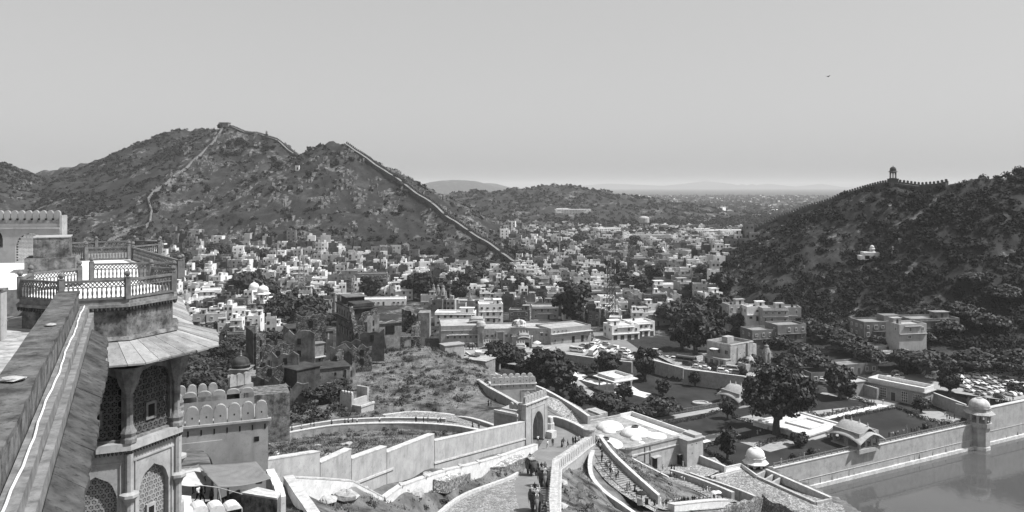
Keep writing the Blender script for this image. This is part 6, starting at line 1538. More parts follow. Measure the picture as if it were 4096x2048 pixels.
# old haveli above the car terrace
def haveli():
    a = PZ(730.5, 369, 13); r = thing('haveli', 'big weathered town house with blank lit side wall above the car terrace', 'building', (a.x, a.y, 13), 0.62)
    W1, D1, H = 14.0, 12.0, 8.4     # local +x runs along the lit side, local +y to the left-hand front
    MB().box((W1 / 2, D1 / 2, H / 2 - 1), (W1, D1, H + 2)).build('walls', PLD, r)
    MB().box((W1 / 2, D1 / 2, H + 0.05), (W1 - 0.8, D1 - 0.8, 0.06)).build('roof_surface', mat('roof_dark', 0.1), r)
    for c, s in (((W1 / 2, 0.2, H + 0.6), (W1, 0.4, 1.2)), ((W1 / 2, D1 - 0.2, H + 0.6), (W1, 0.4, 1.2)), ((0.2, D1 / 2, H + 0.6), (0.4, D1 - 0.8, 1.18)), ((W1 - 0.2, D1 / 2, H + 0.6), (0.4, D1 - 0.8, 1.18))): part_box('roof_parapet', PLD, r, c, s)
    part_box('parapet_band', COPING, r, (-0.06, D1 / 2, H + 0.9), (0.14, D1, 0.3)); part_box('parapet_band', COPING, r, (W1 / 2, -0.06, H + 0.9), (W1, 0.14, 0.3))
    MB().box((-1.6, D1 * 0.45, 1.9), (3.2, D1 * 0.95, 3.9)).build('front_bay', PLD, r); part_box('bay_roof', PLG, r, (-1.7, D1 * 0.45, 3.95), (3.6, D1, 0.2))
    for y in (1.6, 4.0, 6.6, 9.4): link('window', window_mesh(TONE['cream']), r, loc=(-3.22, y, 2.2), rz=-math.pi / 2, scale=(1.4, 1, 2.2))
    for y in (2.0, 5.6, 9.6): link('window', window_mesh(TONE['cream']), r, loc=(-0.02, y, 6.2), rz=-math.pi / 2, scale=(1.5, 1, 1.6))
    link('window', window_mesh(TONE['cream']), r, loc=(-1.6, -0.14, 2.2), scale=(1.4, 1, 2.0))
    part_box('downpipe', METAL, r, (4.0, -0.1, 4), (0.25, 0.2, 8)); part_box('buttress', PLG, r, (10.2, -0.3, 4.4), (0.8, 0.6, 9.6))
    for x, z in ((1.5, 5.6), (1.5, 3.0), (6, 5.4), (6, 2.8), (8.5, 5.4), (8.5, 2.8)): part_box('vent', DARK, r, (x, -0.02, z), (0.3, 0.06, 0.3))
    MB().lathe([(1.9, 0), (1.2, 0.12), (0.05, 0.16)], 14, (-1.9, 6.5, 7.2)).build('satellite_dish', PLW, r); MB().tube([(0, 6.5, 6.2), (-1.9, 6.5, 7.2)], 0.08, 5).build('dish_arm', METAL, r)
    MB().box((W1 + 2.6, D1 * 0.55, 3.2), (5.2, D1 * 0.7, 8.4)).build('rear_wing', PLD, r); link('water_tank', TANKM, r, loc=(6.5, 8, H + 0.1), scale=1.3)
    MB().box((7.5, 7.5, H + 1.3), (4, 3, 2.5)).build('roof_hut', PLD, r)
haveli()
p = PZ(750, 370, 13); r = thing('temple_hall', 'little pyramidal-roofed temple hall below the carved spire', 'temple', (p.x, p.y, 13), 0.4); MB().box((0, 0, 1), (8, 5, 4)).build('walls', PLD, r); MB().lathe([(3.2, 3), (2.8, 3.6), (2.4, 4.0), (1.6, 4.8), (0.8, 5.3), (0.1, 6.2)], 8).build('stepped_roof', PL, r)

# ------------------------------------------------------------------ ruined palace on the knoll
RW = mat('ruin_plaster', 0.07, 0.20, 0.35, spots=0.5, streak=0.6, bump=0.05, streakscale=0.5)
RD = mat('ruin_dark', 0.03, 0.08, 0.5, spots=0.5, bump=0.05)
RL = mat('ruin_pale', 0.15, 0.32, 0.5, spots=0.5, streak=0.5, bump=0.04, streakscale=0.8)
RB = mat('ruin_rubble', 0.09, 0.24, 0.8, bump=0.15, cells=0.7, cellscale=1.6)
def ruin_wall(parent, pts, th, m, jag, drop, name='broken_wall', seed=0):
    rr = random.Random(seed); P = sample(pts, 1.2); out = []
    for p in P: out.append((p.x, p.y, p.z + rr.uniform(-jag, jag * 0.3), p.z - drop))
    return MB().ribbon(out, th, 0, 0).build(name, m, parent)
def ruins():
    # main tall block
    a = PD(351, 361, 238); r = thing('ruined_palace', 'tall dark ruined palace tower with arched upper gallery', 'ruin', (a.x, a.y, a.z - 3), math.radians(118))
    # local x runs away to the left-back (the long arcaded side), local y towards the right-back
    L_, D_, H_ = 16.0, 8.0, 20.0
    MB().box((L_ / 2, -D_ / 2, H_ * 0.37), (L_, D_, H_ * 0.74)).build('lower_storeys', RW, r)
    mb = MB(); archwall(mb, L_, H_ * 0.17, [(L_ * (k + 0.5) / 6, 1.5, 1.5, 0.9, 'point', 0.3) for k in range(6)], 0.6, 0, 0.0, H_ * 0.745); 
    MB().box((L_ / 2, -D_ / 2 - 0.2, H_ * 0.83), (L_ - 0.4, D_ - 0.9, H_ * 0.17)).build('gallery_core', RD, r)
    mb.xf(Matrix.Translation((0, -0.6, 0))); mb.build('arched_gallery', RL, r)
    for k in range(5):
        part_box('blind_arch', RD, r, (L_ * (k + 0.6) / 6, 0.02, H_ * 0.56), (1.4, 0.1, 2.4)); part_box('blind_arch', RL, r, (L_ * (k + 0.6) / 6 + 0.2, 0.06, H_ * 0.54), (0.9, 0.08, 2.0))
    part_box('ledge', RD, r, (L_ / 2, 0.4, H_ * 0.73), (L_ + 0.8, 1.2, 0.25)); part_box('roof_slab', RD, r, (L_ / 2, -D_ / 2, H_ * 0.925), (L_ + 0.8, D_ + 0.6, 0.3))
    MB().box((L_ * 0.72, -D_ / 2, H_ * 0.98), (L_ * 0.4, D_ * 0.7, 2.4)).build('roof_pavilion', RD, r); part_box('pavilion_roof', RW, r, (L_ * 0.72, -D_ / 2, H_ * 0.98 + 1.3), (L_ * 0.48, D_ * 0.85, 0.25))
    part_box('roof_parapet', RD, r, (L_ * 0.2, -D_ / 2, H_ * 0.97), (L_ * 0.38, D_ * 0.8, 1.0))
    ruin_wall(r, [Vector((-0.4, -D_ * 1.0, H_ * 0.95)), Vector((-0.4, -D_ * 0.4, H_ * 0.86)), Vector((-0.4, 0.2, H_ * 0.7))], 0.9, RB, 1.2, 20, 'broken_end', 3)
    # lit bastion and terraces in front
    def blk(name, label, xl, xr, yl, yr, dist, d2, h, depth, m):
        A, B = PD(xl, yl, dist), PD(xr, yr, d2); v = B - A; W2 = math.hypot(v.x, v.y); q = thing(name, label, 'ruin', (A.x, A.y, A.z), math.atan2(v.y, v.x)); MB().box((W2 / 2, depth / 2, -h / 2), (W2, depth, h)).build('walls', m, q); MB().box((W2 / 2, depth / 2, 0.08), (W2 + 0.7, depth + 0.7, 0.18)).build('roof_slab', RD if m is not RL else RL, q); return q, W2
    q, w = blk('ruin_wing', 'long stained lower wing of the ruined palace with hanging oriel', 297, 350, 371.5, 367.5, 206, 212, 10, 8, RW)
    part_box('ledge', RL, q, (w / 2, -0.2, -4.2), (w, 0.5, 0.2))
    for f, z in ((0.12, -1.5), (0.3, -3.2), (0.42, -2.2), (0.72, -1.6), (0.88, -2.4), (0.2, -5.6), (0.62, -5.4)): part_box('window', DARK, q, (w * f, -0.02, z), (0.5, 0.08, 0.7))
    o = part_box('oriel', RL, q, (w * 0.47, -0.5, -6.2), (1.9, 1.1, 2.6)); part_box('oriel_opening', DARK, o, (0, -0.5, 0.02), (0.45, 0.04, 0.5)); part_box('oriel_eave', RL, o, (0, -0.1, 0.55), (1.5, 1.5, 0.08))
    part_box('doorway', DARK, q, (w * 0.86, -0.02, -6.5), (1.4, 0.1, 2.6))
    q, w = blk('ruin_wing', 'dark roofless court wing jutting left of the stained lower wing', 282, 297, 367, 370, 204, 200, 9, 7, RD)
    q, w = blk('ruin_wing', 'arcaded ruin wing running from the small dome to the dark court', 229, 283, 378, 374, 200, 204, 7, 6, RL)
    for k in range(5): part_box('arch_recess', RD, q, (w * (0.34 + 0.15 * k), -0.02, -1.9), (1.7, 0.1, 2.3)); 
    part_box('doorway', DARK, q, (w * 0.2, -0.03, -2.0), (1.1, 0.1, 2.4)); part_box('ledge', RL, q, (w / 2, -0.5, -0.2), (w, 1.2, 0.18))
    q, w = blk('ruin_hall', 'square plastered hall under the small dark dome', 230, 247, 370, 368, 203, 203, 4, 5, RL)
    MB().lathe([(2.3, 0.1), (2.3, 0.8), (2.5, 0.9)] + [(a_, b_ + 0.9) for a_, b_ in dome_prof(2.1, 2.1)], 16, (w * 0.45, 2.5, 0)).build('dome', RD, q, smooth=True); f = MB(); finial(f, (w * 0.45, 2.5, 3.0), 1.6); f.build('finial', RL, q)
    part_box('doorway', DARK, q, (w * 0.6, -0.02, -1.4), (0.8, 0.1, 1.4))
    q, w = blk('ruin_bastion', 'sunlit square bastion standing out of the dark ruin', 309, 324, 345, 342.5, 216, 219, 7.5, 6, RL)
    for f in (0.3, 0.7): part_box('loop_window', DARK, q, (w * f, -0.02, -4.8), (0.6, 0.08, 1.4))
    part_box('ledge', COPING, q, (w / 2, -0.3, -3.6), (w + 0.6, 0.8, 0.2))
    q, w = blk('ruin_terrace', 'upper ruin terrace with pierced stone balustrade', 289, 318, 329, 327, 226, 230, 12, 7, RW)
    for k in range(4): part_box('opening', DARK, q, (w * (0.2 + 0.2 * k), -0.02, -1.0), (1.1, 0.1, 1.3))
    part_box('ledge', RL, q, (w / 2, -0.4, -2.2), (w + 0.5, 1.0, 0.25))
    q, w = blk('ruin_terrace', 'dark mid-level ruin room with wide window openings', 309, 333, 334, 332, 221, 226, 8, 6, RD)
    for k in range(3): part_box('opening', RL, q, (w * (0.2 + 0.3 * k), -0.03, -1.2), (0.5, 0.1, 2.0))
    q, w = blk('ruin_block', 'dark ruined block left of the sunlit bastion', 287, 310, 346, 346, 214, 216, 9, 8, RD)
    for k in range(8): part_box('crenel', RD, q, (w * (k + 0.5) / 8, 0.3, 0.5), (0.7, 0.5, 0.8))
    for f in (0.3, 0.62): part_box('niche', RL, q, (w * f, -0.02, -2.4), (1.2, 0.08, 1.8))
    s = thing('ruin_fragments', 'cluster of roofless rooms and broken walls between the dome and the tower', 'ruin')
    for k, (x, y, l, ang, h) in enumerate(((256,372,5,0.2,4),(264,366,6,1.5,5),(272,360,5,0.1,6),(262,352,6,0.3,7),(276,349,5,1.3,8),(284,338,6,0.1,8),(296,322,6,0.2,7),(301,316,5,1.4,6),(330,345,5,0.2,6),(336,352,6,1.2,7),(341,340,4,0.3,9),(345,368,5,1.4,5),(352,345,4,0.2,6),(246,384,6,0.1,3),(268,392,7,0.2,3),(326,380,5,0.3,4),(360,330,5,0.2,5),(366,318,6,1.3,6))):
        A = PD(x, y - (7 if x < 300 else 0), (190 if x < 300 else 199) + (400 - y) * 0.38); l *= 1.35; B = A + Vector((math.cos(ang), math.sin(ang), 0)) * l
        ruin_wall(s, [A, B], 0.8, (RB, RD, RW)[k % 3], 1.3, h + 4, seed=50 + k)
        for z in ((0.45,) if h < 6 else (0.35, 0.75)): part_box('opening', DARK, s, (*A.lerp(B, 0.5)[:2], A.z - h * z), (1.0, 1.0, 1.6), ang)
    s = thing('ruin_stub', 'lone jagged ruined wall rising among the acacia trees', 'ruin'); A, B, C_ = PD(247.5, 326, 232), PD(255, 333, 228), PD(265, 332, 231)
    ruin_wall(s, [A, B], 1.0, RD, 1.2, 14, seed=5); ruin_wall(s, [B, C_], 1.0, RB, 1.4, 14, seed=6)
    for z in (2.5, 6.0): part_box('opening', DARK, s, (*B.lerp(C_, 0.5)[:2], B.z - z - 0.5), (1.1, 1.3, 1.8), 0.1)
    s = thing('ruin_walls', 'jagged broken walls with empty window to the right of the ruined tower', 'ruin'); pts = [PD(352, 305, 240), PD(354, 310, 240), PD(371, 312, 246)]
    ruin_wall(s, [PD(351, 303, 236), PD(357, 335, 232)], 1.2, RB, 1.5, 12, seed=7); ruin_wall(s, [PD(353, 312, 244), PD(371, 313, 250)], 1.0, RB, 1.6, 12, seed=8); part_box('opening', DARK, s, (*PD(357, 317, 244)[:2], PD(357, 317, 244).z), (1.8, 1.4, 2.2))
    s = thing('ruin_walls', 'long low ruined wall with blind arch along the top of the knoll', 'ruin'); A, B = PD(370, 322, 262), PD(412, 319, 268)
    ruin_wall(s, [A, B], 1.2, RL, 0.5, 9, seed=9); v = (B - A); part_box('blind_arch', DARK, s, (*A.lerp(B, 0.46)[:2], A.z - 2.9), (3.0, 1.5, 2.6), math.atan2(v.y, v.x)); part_box('ledge', RD, s, (*A.lerp(B, 0.5)[:2], A.z - 0.9), (v.length, 1.8, 0.3), math.atan2(v.y, v.x))
    ruin_wall(s, [PD(402, 307, 262), PD(412, 309, 262), PD(419, 318, 258), PD(413, 330, 250)], 1.3, RB, 1.8, 8, seed=10)
    s = thing('ruin_stair', 'ruined stair block with stepped edge at the right end of the knoll', 'ruin'); B = PD(424, 328, 258); MB().box((B.x, B.y + 2, B.z + 1.0), (3.6, 5, 8)).build('walls', RL, s)
    for k in range(7): part_box('step', RL, s, (B.x - 2.2 - k * 0.55, B.y + 0.5, B.z + 2.4 - k * 0.65), (0.6, 1.8, 0.7))
    s = thing('rubble_arch', 'small collapsed rubble arch on the knoll', 'ruin', tuple(PD(410, 346, 246)), 0.1); mb = MB(); archwall(mb, 6.0, 3.4, [(3.0, 3.6, 1.2, 1.4, 'round')], 1.4, -3, 0, -0.6); mb.build('arch', RB, s)
    s = thing('small_lodge', 'plain pale lodge at the right foot of the knoll', 'building', tuple(PD(452, 356, 250)), 0.5); MB().box((0, 0, 1.2), (6.5, 4, 5)).build('walls', PLD, s); part_box('roof_slab', PLG, s, (0, 0, 3.8), (7, 4.5, 0.2))
    s = thing('small_lodge', 'flat-roofed stone lodge where the lower parapet begins', 'building', tuple(PD(478, 368, 250)), -0.5); MB().box((0, 0, 0.5), (9, 6, 5)).build('walls', RL, s); part_box('roof_slab', PLD, s, (0, 0, 3.1), (9.5, 6.5, 0.2)); part_box('roof_rubble', RB, s, (-2, 1, 3.4), (3, 2, 0.6))
ruins()
# ------------------------------------------------------------------ foreground: palace wing, octagonal tower, terrace
FP = mat('fort_plaster', 0.13, 0.27, 2.2, bump=0.015, streak=0.35, spots=0.35, streakscale=2.5)  # dark from weathering, with the upper storey's eave shade put into the colour
FPL = mat('fort_plaster_lit', 0.27, 0.42, 0.9, bump=0.012, streak=0.2, spots=0.3, streakscale=3.0)  # paler copy of the same plaster, sunlit tone put into the colour
FPM = mat('fort_mouldy', 0.055, 0.24, 1.8, bump=0.03, streak=0.75, spots=0.6, streakscale=1.6)
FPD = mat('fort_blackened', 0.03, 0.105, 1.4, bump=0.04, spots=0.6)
TOPM = mat('parapet_top', 0.045, 0.16, 1.6, bump=0.05, spots=0.6)
FLOORW = mat('terrace_lime', 0.66, 0.82, 0.6, spots=0.2)
FLOORG = mat('terrace_worn', 0.22, 0.50, 0.9, bump=0.02, spots=0.5, squash=(1, 2.2, 1))
BALM = mat('baluster_stone', 0.11, 0.20, 2.0, spots=0.3)
SLAB = [mat('eave_slab_a', 0.20, 0.32, 1.5, bump=0.02, spots=0.45), mat('eave_slab_b', 0.26, 0.40, 1.2, bump=0.02, spots=0.35), mat('eave_slab_c', 0.16, 0.27, 1.5, bump=0.02, spots=0.5)]
GP = mat('gate_plaster', 0.25, 0.35, 0.35, bump=0.01, spots=0.2, streak=0.25, streakscale=1.5)
CABLE = mat('white_cable', 0.80, 0.85, 5.0, rough=0.5)
UX = Vector((-0.43, 0.903, 0)); NX = Vector((0.903, 0.43, 0))     # along the wing and to its right
FZ = 79.0
C1 = Vector((-23.18, 45.23, 0)); TR = 4.18; A0 = math.radians(-45.5)
C2 = C1 + UX * 25.5
def octo(c, R, k, z): a = A0 + k * math.pi / 4; return Vector((c.x + R * math.cos(a), c.y + R * math.sin(a), z))
balm = MB().lathe([(0.05, 0), (0.055, 0.04), (0.035, 0.08), (0.06, 0.22), (0.065, 0.3), (0.035, 0.42), (0.05, 0.47), (0.05, 0.52)], 6).mesh('baluster', BALM)
def post_mesh():
    mb = MB(); mb.box((0, 0, 0.55), (0.26, 0.26, 1.1)); mb.lathe([(0.15, 1.1), (0.17, 1.16), (0.08, 1.2), (0.14, 1.28), (0.16, 1.36), (0.1, 1.46), (0.02, 1.5)], 8); return mb.mesh('post', BALM)
POST = post_mesh()
def balustrade(label, pts, h=1.05, posts=None, dens=4.6):
    """stone balustrade: corner posts with ball tops, top rail, pierced band, turned balusters"""
    r = thing('balustrade', label, 'balustrade', group='stone balustrades of the palace roof')
    for i, p in enumerate(pts):
        if posts is None or i in posts: link('post', POST, r, loc=p, rz=A0)
    for a, b in zip(pts[:-1], pts[1:]):
        d = b - a; L = d.length; ang = math.atan2(d.y, d.x); m_ = (a + b) / 2
        part_box('top_rail', BALM, r, m_ + Vector((0, 0, h - 0.06)), (L - 0.24, 0.16, 0.12), ang); part_box('bottom_rail', BALM, r, m_ + Vector((0, 0, 0.06)), (L - 0.24, 0.18, 0.11), ang); part_box('middle_rail', BALM, r, m_ + Vector((0, 0, 0.66)), (L - 0.24, 0.08, 0.05), ang)
        n = max(3, int(L * dens)); lat = MB()
        for i in range(n):
            link('baluster', balm, r, loc=a + d * ((i + 0.5) / n) + Vector((0, 0, 0.115)))
            x0 = -L / 2 + 0.14 + (L - 0.28) * i / n; x1 = -L / 2 + 0.14 + (L - 0.28) * (i + 1) / n
            for p, q in (((x0, 0.69), (x1, 0.93)), ((x0, 0.93), (x1, 0.69))): lat.tube([(p[0], 0, p[1]), (q[0], 0, q[1])], 0.026, 4)
        lat.xf(Matrix.Translation(m_) @ Matrix.Rotation(ang, 4, 'Z')); lat.build('lattice', BALM, r)
    return r
# the wing: roof terrace, body, lower terrace
def strip(c, t0, t1, w0, w1, z0, z1): return [c + UX * t0 + NX * w0, c + UX * t1 + NX * w0, c + UX * t1 + NX * w1, c + UX * t0 + NX * w1]
wing = thing('palace_wing', 'palace wing carrying the bright roof terrace and the octagonal towers', 'building')
q = [C1 + UX * 1.5 + NX * 1.9, C1 + UX * 30 + NX * 1.9, C1 + UX * 30 - NX * 12, C1 + UX * 24 - NX * 30, C1 + UX * 3.5 - NX * 30, C1 + UX * 3.5 - NX * 3.2]
MB().prism([(p.x, p.y) for p in q], 60.0, FZ - 0.02).build('walls', FP, wing)
MB().prism([(p.x, p.y) for p in q], FZ - 0.018, FZ).build('roof_terrace', FLOORW, wing)
q = [C1 + UX * 3.4 - NX * 3.3, C1 + UX * 3.4 - NX * 30, C1 - UX * 60 - NX * 30, C1 - UX * 60 - NX * 0.75, C1 - NX * 0.75]
MB().prism([(p.x, p.y) for p in q], 55.0, 77.4).build('lower_body', FP, wing)
MB().prism([(p.x, p.y) for p in q], 77.402, 77.45).build('lower_terrace', FLOORG, wing)
# octagonal tower
tw1 = thing('palace_tower', 'octagonal palace tower with lattice windows and a sloping slab roof', 'tower')
def octprism(mb, c, R, z0, z1, R1=None):
    vs = [octo(c, R, k, z0) for k in range(8)] + [octo(c, R1 or R, k, z1) for k in range(8)]
    mb.add(vs, [(k, (k + 1) % 8, 8 + (k + 1) % 8, 8 + k) for k in range(8)] + [tuple(range(7, -1, -1)), tuple(range(8, 16))]); return mb
octprism(MB(), C1, TR - 0.22, 77.05, 78.62).build('drum', FPM, tw1)
octprism(MB(), C1, TR - 0.1, 78.78, 79.02).build('balcony_slab', FP, tw1); octprism(MB(), C1, TR + 0.05, 78.62, 78.78).build('balcony_moulding', FP, tw1)
octprism(MB(), C1, TR - 0.4, FZ + 0.01, FZ + 0.04).build('balcony_floor', FLOORW, tw1)
dent = MB().lathe([(0.02, -0.2), (0.07, -0.12), (0.09, 0.0)], 6).mesh('drip_bracket', FPD)
for s in range(-2, 3):
    a, b = octo(C1, TR + 0.0, s, 78.6), octo(C1, TR + 0.0, s + 1, 78.6)
    for i in range(16): link('drip_bracket', dent, tw1, loc=a.lerp(b, (i + 0.5) / 16))
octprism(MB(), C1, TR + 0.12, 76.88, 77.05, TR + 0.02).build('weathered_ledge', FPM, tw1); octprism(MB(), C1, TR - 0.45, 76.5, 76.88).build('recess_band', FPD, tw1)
# slab roof of the tower: separate stone planks
for s in range(-2, 4):
    i0, i1 = octo(C1, TR - 0.35, s, 76.95), octo(C1, TR - 0.35, s + 1, 76.95); o0, o1 = octo(C1, 6.65, s, 76.05), octo(C1, 6.65, s + 1, 76.05)
    n = 6
    for k in range(n):
        t0, t1 = (k + 0.015) / n, (k + 0.985) / n; j = rnd.uniform(-0.02, 0.02)
        A, B, C_, D_ = i0.lerp(i1, t0), i0.lerp(i1, t1), o0.lerp(o1, t1), o0.lerp(o1, t0); dv = (o0.lerp(o1, 0.5) - i0.lerp(i1, 0.5)).normalized() * rnd.uniform(-0.04, 0.06)
        C_ = C_ + dv; D_ = D_ + dv; up = Vector((0, 0, j)); dn = Vector((0, 0, -0.09))
        MB().add([A + up, B + up, C_ + up, D_ + up, A + up + dn, B + up + dn, C_ + up + dn, D_ + up + dn], [(0, 1, 2, 3)[::-1], (4, 5, 6, 7), (0, 1, 5, 4), (1, 2, 6, 5), (2, 3, 7, 6), (3, 0, 4, 7)]).build('roof_slab', SLAB[rnd.randrange(3)], tw1)
    MB().add([i0 + Vector((0, 0, -0.12)), i1 + Vector((0, 0, -0.12)), o1 * 0.985 + i1 * 0.015 + Vector((0, 0, -0.13)), o0 * 0.985 + i0 * 0.015 + Vector((0, 0, -0.13)), octo(C1, 4.1, s, 75.5), octo(C1, 4.1, s + 1, 75.5)], [(0, 1, 2, 3), (2, 3, 4, 5)]).build('roof_soffit', FP, tw1)
# lattice screens
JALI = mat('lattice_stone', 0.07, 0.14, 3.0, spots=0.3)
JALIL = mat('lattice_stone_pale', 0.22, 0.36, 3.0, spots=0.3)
def hexlattice(w, h, p, m, arch=None, name='lattice_screen'):
    mb = MB(); rr = p * 0.577; row = 0; z = 0.0; th = 0.07
    while z < h + rr:
        x = -w / 2 + (p / 2 if row % 2 else 0)
        while x < w / 2 + p / 2:
            if (-w / 2 <= x <= w / 2) and (arch is None or z < arch(x)):
                V = []; 
                for k in range(6):
                    a = math.pi / 6 + k * math.pi / 3
                    V += [(x + rr * math.cos(a), 0, z + rr * math.sin(a)), (x + rr * 0.72 * math.cos(a), 0, z + rr * 0.72 * math.sin(a)), (x + rr * 0.72 * math.cos(a), th, z + rr * 0.72 * math.sin(a)), (x + rr * 0.26 * math.cos(a), 0.01, z + rr * 0.26 * math.sin(a))]
                F = []
                for k in range(6):
                    a, b = 4 * k, 4 * ((k + 1) % 6); F += [(a, b, b + 1, a + 1), (a + 1, b + 1, b + 2, a + 2)]
                F.append((3, 7, 11, 15, 19, 23)); mb.add(V, F)
                for k in range(6):
                    a = math.pi / 6 + k * math.pi / 3 + math.pi / 6; c, s = math.cos(a), math.sin(a); mb.add([(x + rr * 0.2 * c - 0.016 * s, 0.005, z + rr * 0.2 * s + 0.016 * c), (x + rr * 0.2 * c + 0.016 * s, 0.005, z + rr * 0.2 * s - 0.016 * c), (x + rr * 0.66 * c + 0.016 * s, 0.005, z + rr * 0.66 * s - 0.016 * c), (x + rr * 0.66 * c - 0.016 * s, 0.005, z + rr * 0.66 * s + 0.016 * c)], [(0, 1, 2, 3)])
            x += p
        z += p * 0.866; row += 1
    return mb.mesh(name, m)
SIDE = 2 * TR * math.sin(math.pi / 8)
octprism(MB(), C1, TR - 0.75, 60.0, 76.45).build('painted_dark_core', DARK, tw1)  # solid lining behind the screens, unlit room painted in as near-black
J1 = hexlattice(2.5, 3.7, 0.36, JALI)
wl = MB()                                     # unit wall bay (upper storey) with a big rectangular opening topped by brackets
archwall(wl, SIDE, 4.0, [(SIDE / 2, 2.5, 3.1, 0.6, 'cusp', 0.12)], 0.32); WBAY = wl.mesh('window_bay', FP)
col = MB().lathe([(0.42, 0), (0.42, 0.2), (0.36, 0.3), (0.42, 0.5), (0.28, 0.75), (0.22, 0.9), (0.22, 2.3), (0.27, 2.4), (0.22, 2.5), (0.32, 2.7), (0.5, 3.05), (0.62, 3.5), (0.8, 4.0)], 8).mesh('column', FP)
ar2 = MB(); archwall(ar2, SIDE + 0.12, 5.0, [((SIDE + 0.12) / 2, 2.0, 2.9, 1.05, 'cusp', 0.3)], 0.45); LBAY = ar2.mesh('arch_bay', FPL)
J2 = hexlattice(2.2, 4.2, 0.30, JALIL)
for s in range(-2, 3):
    a, b = octo(C1, TR, s, 71.5), octo(C1, TR, s + 1, 71.5); d = b - a; ang = math.atan2(d.y, d.x); inn = Vector((-d.y, d.x, 0)).normalized()
    link('window_bay', WBAY, tw1, loc=a + inn * 0.05, rz=ang)
    j = link('lattice_screen', J1, tw1, loc=(a + b) / 2 + inn * 0.2 + Vector((0, 0, 0.1)), rz=ang)
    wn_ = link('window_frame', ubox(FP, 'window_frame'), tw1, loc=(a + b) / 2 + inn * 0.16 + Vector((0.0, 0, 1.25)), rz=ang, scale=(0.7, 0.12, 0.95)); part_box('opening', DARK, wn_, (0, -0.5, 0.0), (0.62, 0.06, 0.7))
    link('column', col, tw1, loc=octo(C1, TR + 0.02, s + 1, 71.5))
    # lower storey
    a2, b2 = octo(C1, TR + 0.06, s, 65.9), octo(C1, TR + 0.06, s + 1, 65.9)
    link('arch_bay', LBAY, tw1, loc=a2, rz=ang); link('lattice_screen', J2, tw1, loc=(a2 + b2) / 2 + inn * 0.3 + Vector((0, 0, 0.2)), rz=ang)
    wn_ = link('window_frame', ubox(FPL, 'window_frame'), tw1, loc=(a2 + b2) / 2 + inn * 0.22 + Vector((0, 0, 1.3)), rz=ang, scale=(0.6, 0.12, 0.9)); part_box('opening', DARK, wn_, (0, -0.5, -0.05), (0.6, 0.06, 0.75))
    part_box('panel_moulding', FPL, tw1, (a2 + b2) / 2 - inn * 0.02 + Vector((0, 0, 4.55)), (SIDE * 0.86, 0.1, 0.08), ang)
    for t in (0.12, 0.88): part_box('panel_moulding', FPL, tw1, a2.lerp(b2, t) - inn * 0.02 + Vector((0, 0, 2.4)), (0.08, 0.1, 4.2), ang)
    pc = octo(C1, TR + 0.1, s + 1, 65.9); MB().lathe([(0.36, -6), (0.36, 0.1), (0.22, 0.2), (0.2, 2.3), (0.34, 2.6), (0.5, 2.75), (0.5, 2.9), (0.22, 3.0), (0.22, 5.0)], 8, pc).build('corner_pilaster', FPL, tw1)
    for i in range(18): link('drip_bracket', dent, tw1, loc=octo(C1, TR + 0.32, s, 71.12).lerp(octo(C1, TR + 0.32, s + 1, 71.12), (i + 0.5) / 18))
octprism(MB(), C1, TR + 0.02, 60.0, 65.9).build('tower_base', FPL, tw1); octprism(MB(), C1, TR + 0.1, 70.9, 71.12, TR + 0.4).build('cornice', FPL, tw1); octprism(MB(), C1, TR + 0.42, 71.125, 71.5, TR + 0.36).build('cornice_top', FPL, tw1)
octprism(MB(), C1, TR - 0.3, 75.52, 76.5).build('upper_band', FP, tw1)
# balustrades
RT = TR - 0.14
balustrade('dark shaded balustrade on the left face of the near tower balcony', [octo(C1, RT, -2, FZ + 0.03), octo(C1, RT, -1, FZ + 0.03)])
balustrade('long front balustrade of the near tower balcony with white floor showing through', [octo(C1, RT, -1, FZ + 0.03), octo(C1, RT, 0, FZ + 0.03)], posts=(1,))
balustrade('right-hand balustrade of the near tower balcony with bulbous balusters', [octo(C1, RT, 0, FZ + 0.03), octo(C1, RT, 1, FZ + 0.03)], posts=(1,))
balustrade('inner right balustrade at the back of the near tower balcony', [octo(C1, RT, 1, FZ + 0.03), octo(C1, RT, 2, FZ + 0.03), octo(C1, RT, 2, FZ + 0.03).lerp(octo(C1, RT, 3, FZ + 0.03), 0.6)], posts=(1, 2))
balustrade('pale sunlit balustrade at the back left of the near tower balcony', [octo(C1, RT, -2, FZ + 0.03), octo(C1, RT, -3, FZ + 0.03), octo(C1, RT, -4, FZ + 0.03)], posts=(1, 2))
e0, e1 = octo(C1, RT, 2, FZ + 0.03) + UX * 4.2 + NX * 0.5, octo(C1, RT, 2, FZ + 0.03) + UX * 5.2 - NX * 4.6
balustrade('short balustrade standing across the bright terrace behind the near tower', [e0, e1])
balustrade('balustrade along the terrace edge leading to the far tower', [e0 + UX * 0.5 + NX * 0.2, octo(C2, RT, 0, FZ + 0.03) + NX * 0.3 - UX * 1.0], dens=2.5)
balustrade('front balustrade of the far tower balcony', [octo(C2, RT, -2, FZ + 0.03), octo(C2, RT, -1, FZ + 0.03), octo(C2, RT, 0, FZ + 0.03)])
balustrade('right balustrade of the far tower balcony', [octo(C2, RT, 0, FZ + 0.03), octo(C2, RT, 1, FZ + 0.03), octo(C2, RT, 2, FZ + 0.03)], posts=(1, 2))
balustrade('back balustrade of the far tower balcony', [octo(C2, RT, 2, FZ + 0.03), octo(C2, RT, 3, FZ + 0.03), octo(C2, RT, 4, FZ + 0.03), octo(C2, RT, 5, FZ + 0.03) - NX * 2.5], posts=(1, 2, 3))
tw2 = thing('palace_tower', 'far octagonal tower of the palace wing, seen only by its balcony', 'tower'); octprism(MB(), C2, TR - 0.2, 60.0, 78.8).build('drum', FPM, tw2); octprism(MB(), C2, TR, 78.8, 79.03).build('balcony_slab', FP, tw2)
